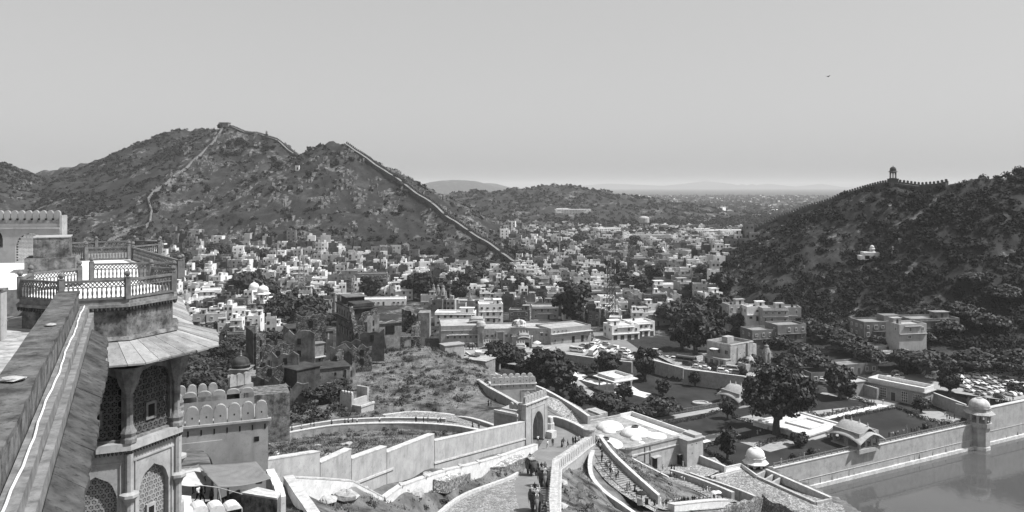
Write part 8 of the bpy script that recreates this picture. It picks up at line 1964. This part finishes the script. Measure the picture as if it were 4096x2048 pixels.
def body(pose):
    # pelvis, waist, chest, neck, head, top | arms | legs
    V = [(0, 0, 0.92), (0, 0.01, 1.10), (0, 0.0, 1.36), (0, 0.0, 1.49), (0, -0.015, 1.60), (0, -0.01, 1.70)]; R = [(0.15, 0.11), (0.135, 0.10), (0.17, 0.11), 0.055, (0.085, 0.10), (0.07, 0.08)]; E = [(0, 1), (1, 2), (2, 3), (3, 4), (4, 5)]
    arm = {'stand': [[(0.20, 0, 1.38), (0.24, 0.02, 1.10), (0.23, -0.06, 0.85), (0.23, -0.08, 0.76)], [(-0.20, 0, 1.38), (-0.24, 0.02, 1.10), (-0.23, -0.06, 0.85), (-0.23, -0.08, 0.76)]],
           'walk': [[(0.20, 0, 1.38), (0.23, 0.14, 1.12), (0.22, 0.16, 0.88), (0.22, 0.14, 0.79)], [(-0.20, 0, 1.38), (-0.23, -0.10, 1.12), (-0.21, -0.26, 0.94), (-0.21, -0.30, 0.87)]],
           'hold': [[(0.20, 0, 1.38), (0.24, -0.06, 1.12), (0.14, -0.30, 1.16), (0.10, -0.36, 1.2)], [(-0.20, 0, 1.38), (-0.24, 0.02, 1.12), (-0.22, -0.14, 0.92), (-0.21, -0.18, 0.84)]],
           'raise': [[(0.20, 0, 1.38), (0.34, -0.12, 1.24), (0.22, -0.26, 1.46), (0.16, -0.28, 1.52)], [(-0.20, 0, 1.38), (-0.24, 0.02, 1.10), (-0.23, -0.06, 0.85), (-0.23, -0.08, 0.76)]]}
    arm['skirt'] = arm['hold']; arm['sit'] = [[(0.20, 0, 1.38), (0.25, -0.08, 1.14), (0.16, -0.32, 1.04), (0.12, -0.40, 1.02)], [(-0.20, 0, 1.38), (-0.25, -0.08, 1.14), (-0.16, -0.32, 1.04), (-0.12, -0.40, 1.02)]]
    for a in arm[pose]:
        i = len(V); V += a; R += [0.068, 0.052, 0.042, 0.045]; E += [(2, i), (i, i + 1), (i + 1, i + 2), (i + 2, i + 3)]
    legs = {'stand': [[(s * 0.1, 0, 0.86), (s * 0.11, -0.01, 0.48), (s * 0.11, 0.02, 0.10), (s * 0.12, -0.13, 0.045)] for s in (1, -1)],
            'walk': [[(0.1, 0, 0.86), (0.1, -0.2, 0.50), (0.1, -0.24, 0.12), (0.1, -0.38, 0.06)], [(-0.1, 0, 0.86), (-0.1, 0.06, 0.48), (-0.1, 0.34, 0.17), (-0.1, 0.30, 0.06)]],
            'sit': [[(s * 0.11, 0.0, 0.90), (s * 0.16, -0.44, 0.92), (s * 0.15, -0.46, 0.50), (s * 0.15, -0.58, 0.44)] for s in (1, -1)]}
    legs['hold'] = legs['stand']; legs['raise'] = legs['walk']
    if pose == 'skirt':
        i = len(V); V += [(0, 0, 0.6), (0, 0.01, 0.30), (0, 0.01, 0.04)]; R += [(0.20, 0.17), (0.25, 0.22), (0.28, 0.26)]; E += [(0, i), (i, i + 1), (i + 1, i + 2)]
    else:
        for l in legs[pose]:
            i = len(V); V += l; R += [0.095, 0.068, 0.045, 0.04]; E += [(0, i), (i, i + 1), (i + 1, i + 2), (i + 2, i + 3)]
    if pose == 'sit': V = [(x, y, z - 0.44) for x, y, z in V]
    m = skin_mesh('person_body', V, E, R)
    return m
_pb = {}; _pm = {}
def person_mesh(pose, top, bot):
    k = (pose, top, bot)
    if k not in _pm:
        if pose not in _pb: _pb[pose] = body(pose)
        me = _pb[pose].copy(); me.materials.clear()
        for mm in (SKIN, HAIR, CLOTH[top], CLOTH[bot]): me.materials.append(mm)
        dz = -0.44 if pose == 'sit' else 0.0; co = np.empty(len(me.polygons) * 3); me.polygons.foreach_get('center', co); co = co.reshape(-1, 3); x, y, z = co[:, 0], co[:, 1], co[:, 2] - dz
        mi = np.full(len(co), 3); mi[z > 0.98] = 2; mi[(np.abs(x) > 0.17) & (z < 1.2) & (z > 0.7)] = 0 if top not in ('black',) else 2; mi[z > 1.46] = 0; mi[(z > 1.60) & ((y > -0.02) | (z > 1.70))] = 1
        if pose != 'skirt': mi[z < 0.09] = 1
        if pose == 'sit': mi[(z < 0.98) | (y < -0.3)] = 3; mi[(z > 0.98) & (y < -0.3)] = 0
        me.polygons.foreach_set('material_index', mi.astype(np.int32)); me.name = 'person_body'; _pm[k] = me
    return _pm[k]
PEOPLE = []
def person(loc, rz, place, pose=None, top=None, bot=None, h=1.0, label=None):
    pose = pose or rnd.choice(('stand', 'walk', 'walk', 'hold', 'skirt', 'stand')); top = top or rnd.choices(('dark', 'white', 'grey', 'pale', 'black'), (0.28, 0.3, 0.16, 0.14, 0.12))[0]; bot = bot or (top if pose == 'skirt' else rnd.choices(('dark', 'grey', 'black', 'pale'), (0.5, 0.2, 0.2, 0.1))[0])
    r = link('person', person_mesh(pose, top, bot), None, label or 'x', 'person', place, None, loc, rz, h * rnd.uniform(0.94, 1.04))
    if label is None: PEOPLE.append((r, pose, top, bot, place, tuple(loc)))
    return r
def put(place, pts, f, **kw):
    for q in pts: person(f(q[0], q[1]), rnd.uniform(0, 6.28), place, **{**kw, **(q[2] if len(q) > 2 else {})})
def on_strip(P):
    def f(x, y):
        best = None
        for a, b in zip(P[:-1], P[1:]):
            for i in range(12):
                q = a.lerp(b, i / 11); d = abs(pix(q)[1] - y) * 0.6 + abs(pix(q)[0] - x)
                if best is None or d < best[0]: best = (d, q)
        q = best[1]; dd = (CAM_Z - q.z) * FPX / (y - HOR); dd = min(max(dd, q.y - 3), q.y + 3); return Vector(((x - 512) / FPX * dd, dd, q.z + 0.03))
    return f
put('road at the great gate', [(538,443.7,dict(pose='walk',top='white')),(547.6,448.7,dict(pose='walk',top='white',bot='pale')),(552.7,446.5,dict(pose='stand',top='dark')),(561.9,447.5,dict(pose='skirt',top='black')),(563.6,446.6,dict(pose='walk',top='grey')),(567.8,448,dict(pose='walk',top='black')),(573,445,dict(pose='stand')),(575.4,444.6,dict(pose='stand')),(579,443.5,dict(pose='hold')),(546.4,509.7,dict(pose='sit',top='pale'))], lambda x, y: PR(x, y) + Vector((0, 0, 0.02)))
put('stair path', [(592.5,442.8),(594.8,444.2),(596.6,445),(598.5,447.4),(600.3,451),(602,457.6),(601.7,465.3),(605.6,468.5),(606.8,469.8),(608.4,471),(609.6,467.8),(610.6,466.8),(611.6,469),(610.5,476.4),(612.9,476.2),(616,479.4),(617.9,478.2),(627.3,491.5),(629.3,490.4),(634.8,493),(636.7,499.4),(641.6,498.4)], on_strip(STAIR))
put('queue below the terrace', [(654.6,508.4,dict(pose='skirt',top='dark')),(659.8,506),(663.2,507.6),(666.2,508),(670.4,508.4,dict(top='white')),(674.8,506),(677,505.8),(679.3,505.5,dict(top='white')),(681.8,505.5),(684.3,505.5),(688,505),(692.6,504.6),(694.6,504.4),(696.8,504.3),(699,504),(701.2,504),(704.3,503.6),(708,503.3),(711,503.2),(714,502.5),(717.8,502.2),(722.4,501.8)], on_strip(QUEUE))
put('courtyard wall steps', [(671.5,478),(674.5,479.3),(677,480.2),(681.7,482.4,dict(top='white')),(684.3,483.6,dict(top='white')),(703.5,491),(707.3,492.6),(709.5,493.6)], on_strip(QUEUE2))
put('edge of the paved terrace', [(723.6,490.5),(726,491),(729,492),(731,492.6),(739,498.5,dict(top='black')),(741,498.2,dict(top='black')),(743,497.9)], lambda x, y: PZ(x, y, 10.42))
put('forecourt of the bath house', [(662.9,470.4,dict(top='white')),(671.5,470.4,dict(pose='skirt',top='dark')),(674.2,470.7,dict(pose='skirt',top='black')),(683.2,466.3),(687.3,466,dict(pose='skirt',top='black')),(651,464.5,dict(pose='sit')),(655,466,dict(pose='sit'))], lambda x, y: PZ(x, y, 11.44))
put('upper walk', [(270.7,438.5,dict(top='white')),(292,434.2),(301.6,432.4),(311,430.6),(314,430.2),(331.7,427.8),(345,426.4),(348.5,426),(352.5,425.6),(357,425.4),(379.5,424.4,dict(top='white')),(416,424.2),(423.5,424.2),(428,424.4),(438,424.8,dict(top='white')),(440.5,425),(472.6,428.4),(478.9,429.8)], on_strip(RAMP))
put('grass dip', [(294,455,dict(pose='sit')),(305,453,dict(pose='sit')),(276.4,447,dict(pose='sit',top='white')),(278,450,dict(pose='sit'))], lambda x, y: (lambda X_, d: Vector((X_, d, ground(X_, d) - 0.35)))((x - 512) / FPX * {294: 112, 305: 114, 276.4: 122, 278: 118}[x], {294: 112, 305: 114, 276.4: 122, 278: 118}[x]))
put('stony slope behind the gate', [(488.5,406,dict(pose='skirt',top='black')),(491,406.3,dict(pose='stand',top='black',bot='black')),(495.2,402.8,dict(pose='sit'))], terr_at)
put('lower road', [(571,415.4,dict(top='white')),(576.6,414.8)], on_strip(LOWER))
gz = lambda x, y: PZ(x, y, GZ + 0.03)
put('lake railing', [(781,463.4),(788.7,461.8),(799.4,458.6),(804,457.6),(815.8,454.4),(819,453.6),(889,437.2),(891,436.8),(893,436.5),(895.6,435.9),(898,435.2),(903.5,434),(906.6,433.6),(911.3,432.6),(914.4,431.8),(916.8,431.2),(919,430.8),(926,429.2),(931.4,428.2),(936,427.4),(939,426.8),(941.6,426.2),(945,425.4),(948,424.8)], gz)
put('garden lawns', [(906.6,429.3),(909,416.8,dict(pose='sit')),(912,417.2,dict(pose='sit')),(832.5,413.4,dict(pose='walk',top='dark')),(847.5,401.4,dict(pose='walk',top='white')),(827.4,438.5),(830.8,438.2,dict(pose='skirt',top='black')),(835,437.5,dict(top='pale')),(757.5,434.5),(760.3,434.5),(763.5,432),(752.7,418,dict(top='white')),(714.3,457.5),(718,458.2),(871.5,404.5),(874,404.7),(883,403.5,dict(top='white'))], gz)
put('path by the corner tower', [(945,416.2),(948,413.6),(947,419.2),(949.4,419.2),(951.8,419.2),(954.4,418.8)], gz)
put('car lot entrance', [(982.3,407.4),(984,406.2),(987.7,407.2),(986,402.4),(989,402.6),(996,404.2),(998,404.6),(1000.5,403.6),(1002.5,402.8),(1005,403.2),(1007,402.2),(1010,402.8),(1013,401.6),(980,402.5),(976,401.4)], lambda x, y: PZ(x, y, 11.65))
put('market square', [(458,348.5),(466,349),(478,349.5),(495,348.5),(498,350),(508,349),(530,350),(541,351),(546,352.5),(556,350)], lambda x, y: PZ(x, y, 12.07))
put('shade of the awning', [(198,503,dict(top='white')),(201.5,504.5,dict(top='dark')),(211.6,507,dict(top='grey')),(228,505.5,dict(top='grey')),(197.5,492.5,dict(top='black')),(205,493.5,dict(top='black')),(193,494,dict(top='black')),(226,511,dict(pose='sit',top='white'))], lambda x, y: PZ(x, y, 55.34))
# parasols and a vendor cart in the queue
def parasol(label, loc, R, m):
    r = thing('parasol', label, 'parasol', loc); MB().lathe([(R, 1.95), (R * 0.85, 2.1), (R * 0.45, 2.28), (0.03, 2.36)], 10).build('canopy', m, r); MB().tube([(0, 0, 0.9), (0, 0, 2.34)], 0.02, 5).build('shaft', METAL, r)
parasol('left of two white parasols carried in the queue', on_strip(QUEUE)(714, 502.5), 0.75, PLW); parasol('right of two white parasols carried in the queue', on_strip(QUEUE)(718, 502.2), 0.75, PLW)
q = on_strip(STAIR)(641.5, 509); cart = thing('vendor_stand', 'small vendor stand under a dark umbrella at the foot of the stair path', 'stall', q); MB().lathe([(0.95, 1.9), (0.8, 2.1), (0.4, 2.3), (0.03, 2.4)], 10).build('umbrella', CLOTH['dark'], cart); MB().tube([(0, 0, 0), (0, 0, 2.3)], 0.03, 5).build('shaft', METAL, cart); part_box('table', CLOTH['pale'], cart, (-0.3, 0, 0.4), (0.9, 0.7, 0.8)); part_box('crate', CLOTH['dark'], cart, (0.9, 0.1, 0.5), (0.5, 0.6, 1.0))
# small boards on the slope
SGN = mat('board_grey', 0.14, 0.22, 3)
for i, (x, y, d) in enumerate(((580, 489, 128), (581, 497, 124), (580.5, 503, 121), (583, 510, 118))):
    X_ = (x - 512) / FPX * d; b = thing('slope_board', 'x', 'board', (X_, d, ground(X_, d)), 0.7, 'boards on the slope below the curtain wall'); b['label'] = ('topmost', 'second from top', 'third from top', 'lowest')[i] + ' small framed board on the slope right of the curtain wall'
    part_box('panel', SGN, b, (0, 0, 0.75), (1.1, 0.06, 0.8)); part_box('leg', METAL, b, (-0.45, 0.04, 0.2), (0.06, 0.06, 0.9)); part_box('leg', METAL, b, (0.45, 0.04, 0.2), (0.06, 0.06, 0.9))

# ------------------------------------------------------------------ elephants
ESK = mat('elephant_skin', 0.05, 0.09, 3.0, bump=0.02); EPALE = mat('elephant_face', 0.16, 0.24, 3.0); ECL = mat('saddle_cloth', 0.04, 0.12, 2.0, spots=0.3); HOW = mat('howdah', 0.35, 0.55, 3.0, spots=0.4)
def elephant_mesh():
    # facing -y
    V = [(0, 0.0, 1.75), (0, 0.75, 1.70), (0, 1.15, 1.45), (0, -0.7, 1.80), (0, -1.15, 2.0), (0, -1.55, 2.12), (0, -1.85, 1.80), (0, -1.98, 1.35), (0, -1.98, 0.85), (0, -2.0, 0.45), (0, -2.1, 0.2), (0, 1.4, 1.1), (0, 1.42, 0.7)]
    R = [(0.78, 0.80), (0.74, 0.72), (0.5, 0.5), (0.68, 0.74), (0.42, 0.48), (0.46, 0.5), (0.27, 0.27), (0.2, 0.2), (0.15, 0.15), (0.11, 0.11), (0.08, 0.08), 0.06, 0.04]; E = [(0, 1), (1, 2), (0, 3), (3, 4), (4, 5), (5, 6), (6, 7), (7, 8), (8, 9), (9, 10), (2, 11), (11, 12)]
    for s in (-1, 1):
        i = len(V); V += [(s * 0.42, -0.75, 1.25), (s * 0.43, -0.80, 0.75), (s * 0.43, -0.72, 0.25), (s * 0.43, -0.78, 0.04)]; R += [0.30, 0.24, 0.21, 0.24]; E += [(3, i), (i, i + 1), (i + 1, i + 2), (i + 2, i + 3)]
        i = len(V); V += [(s * 0.42, 0.78, 1.15), (s * 0.42, 0.66, 0.72), (s * 0.42, 0.82, 0.25), (s * 0.42, 0.76, 0.04)]; R += [0.32, 0.25, 0.2, 0.23]; E += [(1, i), (i, i + 1), (i + 1, i + 2), (i + 2, i + 3)]
    me = skin_mesh('elephant_body', V, E, R, 0, 1); me.materials.clear(); me.materials.append(ESK); me.materials.append(EPALE)
    co = np.empty(len(me.polygons) * 3); me.polygons.foreach_get('center', co); co = co.reshape(-1, 3); me.polygons.foreach_set('material_index', ((co[:, 1] < -1.75) & (co[:, 2] < 2.2)).astype(np.int32)); return me
EM = elephant_mesh()
def ear_mesh():
    mb = MB(); P = [(0, 0.42), (0.35, 0.5), (0.62, 0.3), (0.66, -0.1), (0.5, -0.5), (0.28, -0.62), (0.08, -0.3)]; n = len(P)
    vs = [(x, 0, z) for x, z in P] + [(x, 0.06, z) for x, z in P]; mb.add(vs, [tuple(range(n)), tuple(range(2 * n - 1, n - 1, -1))] + [(i, n + i, n + (i + 1) % n, (i + 1) % n) for i in range(n)]); return mb.mesh('ear', ESK)
EAR = ear_mesh()
def blanket_mesh():
    vs = []; fs = []; n = 12
    for i in range(9):
        y = -0.75 + 1.6 * i / 8
        for j in range(n + 1):
            a = math.pi * (-0.12 + 1.24 * j / n); rx, rz = 0.92, 0.92; x, z = rx * math.cos(a), 1.76 + rz * math.sin(a)
            if j == 0 or j == n: z -= 0.45
            vs.append((x, y, z))
    for i in range(8):
        for j in range(n): a = i * (n + 1) + j; fs.append((a, a + 1, a + n + 2, a + n + 1))
    return MB().add(vs, fs).mesh('saddle_cloth', ECL)
BLK = blanket_mesh()
def howdah_mesh():
    mb = MB(); mb.box((0, 0, 2.72), (1.1, 1.2, 0.12))
    for sx in (-1, 1):
        mb.box((sx * 0.52, 0, 3.02), (0.05, 1.2, 0.06)); mb.box((0, sx * 0.57, 3.02), (1.1, 0.05, 0.06))
        for k in range(4): mb.box((sx * 0.52, -0.55 + k * 0.37, 2.88), (0.05, 0.05, 0.3)); mb.box((-0.4 + k * 0.27, sx * 0.57, 2.88), (0.05, 0.05, 0.3))
    return mb.mesh('howdah', HOW)
HWD = howdah_mesh(); TUSK = MB().tube([(0, 0, 0), (0, -0.35, -0.2), (0, -0.6, -0.15)], [0.05, 0.045, 0.015], 6).mesh('tusk', PLW)
def elephant(label, loc, rz, riders, s=1.0):
    r = thing('elephant', label, 'elephant', loc, rz, 'elephants', scale=s)
    b = link('body', EM, r); link('ear', EAR, b, loc=(0.36, -1.25, 2.05), rz=0.5); e = link('ear', EAR, b, loc=(-0.36, -1.25, 2.05), rz=-0.5, scale=(-1, 1, 1))
    link('saddle_cloth', BLK, r); link('howdah', HWD, r)
    M_ = Matrix.Translation(loc) @ Matrix.Rotation(rz, 4, 'Z') @ Matrix.Scale(s, 4)
    for (lx, ly, lz, top, lb) in riders: person(tuple(M_ @ Vector((lx, ly, lz))), rz + 0.0, 'x', pose='sit', top=top, bot='white' if top == 'white' else 'dark', label=lb)
MAH = (0, -0.95, 2.08)
elephant('elephant farthest up the ramp, seen from behind near the white wall', PR(532, 475) + Vector((0, 0, 0.0)), math.pi + 0.35, [(0, -0.95, 2.1, 'dark', 'driver on the neck of the elephant seen from behind')], 0.98)
elephant('middle elephant on the ramp coming forward in the wall shadow', PR(543.5, 486), 0.08, [(0.05, -0.98, 2.1, 'white', 'driver in white on the neck of the middle elephant'), (-0.3, 0.05, 2.42, 'dark', 'left passenger in the seat of the middle elephant'), (0.25, 0.1, 2.42, 'grey', 'right passenger in the seat of the middle elephant')])
elephant('nearest elephant on the ramp with dark hanging saddle cloth', PR(535.6, 511), 0.05, [(0.05, -0.98, 2.1, 'white', 'driver in white on the neck of the nearest elephant'), (-0.1, 0.1, 2.42, 'dark', 'turbaned passenger in the seat of the nearest elephant')], 1.05)
elephant('elephant walking sideways across the square by the old palace', PZ(471, 349.5, 12.06), math.pi / 2, [(0, -0.95, 2.1, 'white', 'driver on the elephant walking across the square')])
elephant('elephant facing the viewer in the square by the porch', PZ(504.5, 349.5, 12.06), 0.2, [(0, -0.95, 2.1, 'dark', 'driver on the elephant facing the viewer in the square')])
elephant('elephant climbing the lower road by the white-topped parapet', LOWER[0] + Vector((1.0, 0.5, 0.05)), 2.2, [(0, -0.95, 2.1, 'white', 'driver on the elephant climbing the lower road')])
# a bird
bd = thing('bird', 'small dark bird gliding high in the sky on the right', 'bird', tuple(PD(828, 76.5, 160)), 0.4); MB().lathe([(0.02, -0.3), (0.09, -0.1), (0.1, 0.1), (0.05, 0.25), (0.02, 0.36)], 6).xf(Matrix.Rotation(math.pi / 2, 4, 'Y')).build('torso', HAIR, bd)
for s in (-1, 1): MB().add([(0.14, 0, 0.03), (-0.1, 0, 0.03), (-0.12, s * 0.6, 0.14), (0.08, s * 0.62, 0.14), (0.14, 0, 0.0), (-0.1, 0, 0.0), (-0.12, s * 0.6, 0.12), (0.08, s * 0.62, 0.12)], [(0, 1, 2, 3), (7, 6, 5, 4), (0, 3, 7, 4), (1, 2, 6, 5), (2, 3, 7, 6)]).build('wing', HAIR, bd)

# ------------------------------------------------------------------ labels that single each thing out
ONES = 'first second third fourth fifth sixth seventh eighth ninth tenth eleventh twelfth thirteenth fourteenth fifteenth sixteenth seventeenth eighteenth nineteenth'.split(); TENS = {2: 'twent', 3: 'thirt', 4: 'fort', 5: 'fift', 6: 'sixt', 7: 'sevent', 8: 'eight', 9: 'ninet'}
def ordinal(n):
    if n < 20: return ONES[n - 1]
    t, o = divmod(n, 10); return TENS[t] + ('ieth' if o == 0 else 'y-' + ONES[o - 1])
MARKS = [(301,285,'the left lattice mast'),(353,295,'the shorter lattice mast'),(611,300,'the tallest mast'),(630,265,'the leaning far mast'),(484,281,'the striped mosque dome'),(438,294,'the triple-spired temple'),(258,295,'the twin white tombs'),(661,254,'the twin white spires'),(577,290,'the weathered temple spire'),(204,292,'the balconied white house'),(574,312,'the huge dark tree'),(362,277,'the old grey mansion'),(500,248,'the lowest ridge tower'),(644,228,'the water tower'),(608,234,'the tall white block'),(715,236,'the sprawling white hotel'),(694,262,'the cream apartment block'),(653,241,'the large cream block'),(573,222,'the white institution'),(690,300,'the cream terrace house'),(320,272,'the bright white house'),(265,262,'the hill-foot white block'),(470,300,'the lone slim spire'),(600,296,'the long grey school'),(250,340,'the jagged ruin stub'),(310,370,'the sunlit ruin bastion')]
def name_by_mark(items):
    """items: (object, look phrase, world x, y, z)"""
    buckets = {}
    for o, look, x, y, z in items:
        u, v = pix((x, y, z)); m = min(MARKS, key=lambda q: math.hypot(q[0] - u, (q[1] - v) * 1.6)); dx, dy = u - m[0], (v - m[1]) * 1.6
        d = ('left of' if dx < 0 else 'right of') if abs(dx) > abs(dy) else ('above' if dy < 0 else 'below')
        buckets.setdefault((m[2], d), []).append((math.hypot(dx, dy), o, look))
    for (mk, d), L_ in buckets.items():
        L_.sort(key=lambda q: q[0])
        for i, (_, o, look) in enumerate(L_): o['label'] = f'{look}, {ordinal(i + 1)} nearest {d} {mk}'
name_by_mark([(r, f"{lk[0]} {WORDS[lk[1]]} house" + (' with roof hut' if lk[2] else (' with roof tank' if lk[3] else ' with bare roof')), x, y, r.location.z) for r, lk, x, y, w in HOUSES])
TW_ = {'a': 'rounded dark tree', 'b': 'upright dense tree', 'c': 'broad leafy tree', 'd': 'flat-topped grey tree', 'e': 'spreading thorn tree', 'acacia': 'feathery acacia tree'}
name_by_mark([(r, TW_[kk], x, y, r.location.z) for r, kk, x, y, h in tree_roots])
def name_in_rows(items, place_of):
    """items: (object, look, place, loc): numbered from the left within each place"""
    by = {}
    for o, look, place, loc in items: by.setdefault(place, []).append((pix(loc)[0], o, look))
    for pl, L_ in by.items():
        L_.sort(key=lambda q: q[0])
        for i, (_, o, look) in enumerate(L_): o['label'] = f"{look}, {'leftmost' if i == 0 else ('rightmost' if i == len(L_) - 1 else ordinal(i + 1) + ' from the left')} {place_of(pl)}"
name_in_rows([(r, f'{c} {k}', pl, loc) for r, k, c, pl, loc in CARS], lambda p: ('among ' if p.startswith('cars') else 'in the ') + p)
POSEW = {'stand': 'standing', 'walk': 'walking', 'hold': 'standing', 'skirt': 'in a long skirt', 'sit': 'seated', 'raise': 'with raised arm'}
name_in_rows([(r, f'{POSEW[po]} person in {tp} clothes' if po != 'skirt' else f'person in long {tp} dress', pl, loc) for r, po, tp, bt, pl, loc in PEOPLE], lambda p: ('on the ' if p.split()[0] in ('stair', 'upper', 'courtyard', 'lower', 'road', 'edge', 'stony', 'path', 'garden') else ('at the ' if p.startswith(('lake', 'car lot')) else 'in the ')) + p)
k = 0
for o in [o for o in COL.objects if o.name.startswith('fountain_nozzle')]:
    k += 1; o['label'] = f'small fountain nozzle, {ordinal(k)} from the left in the long white channel'
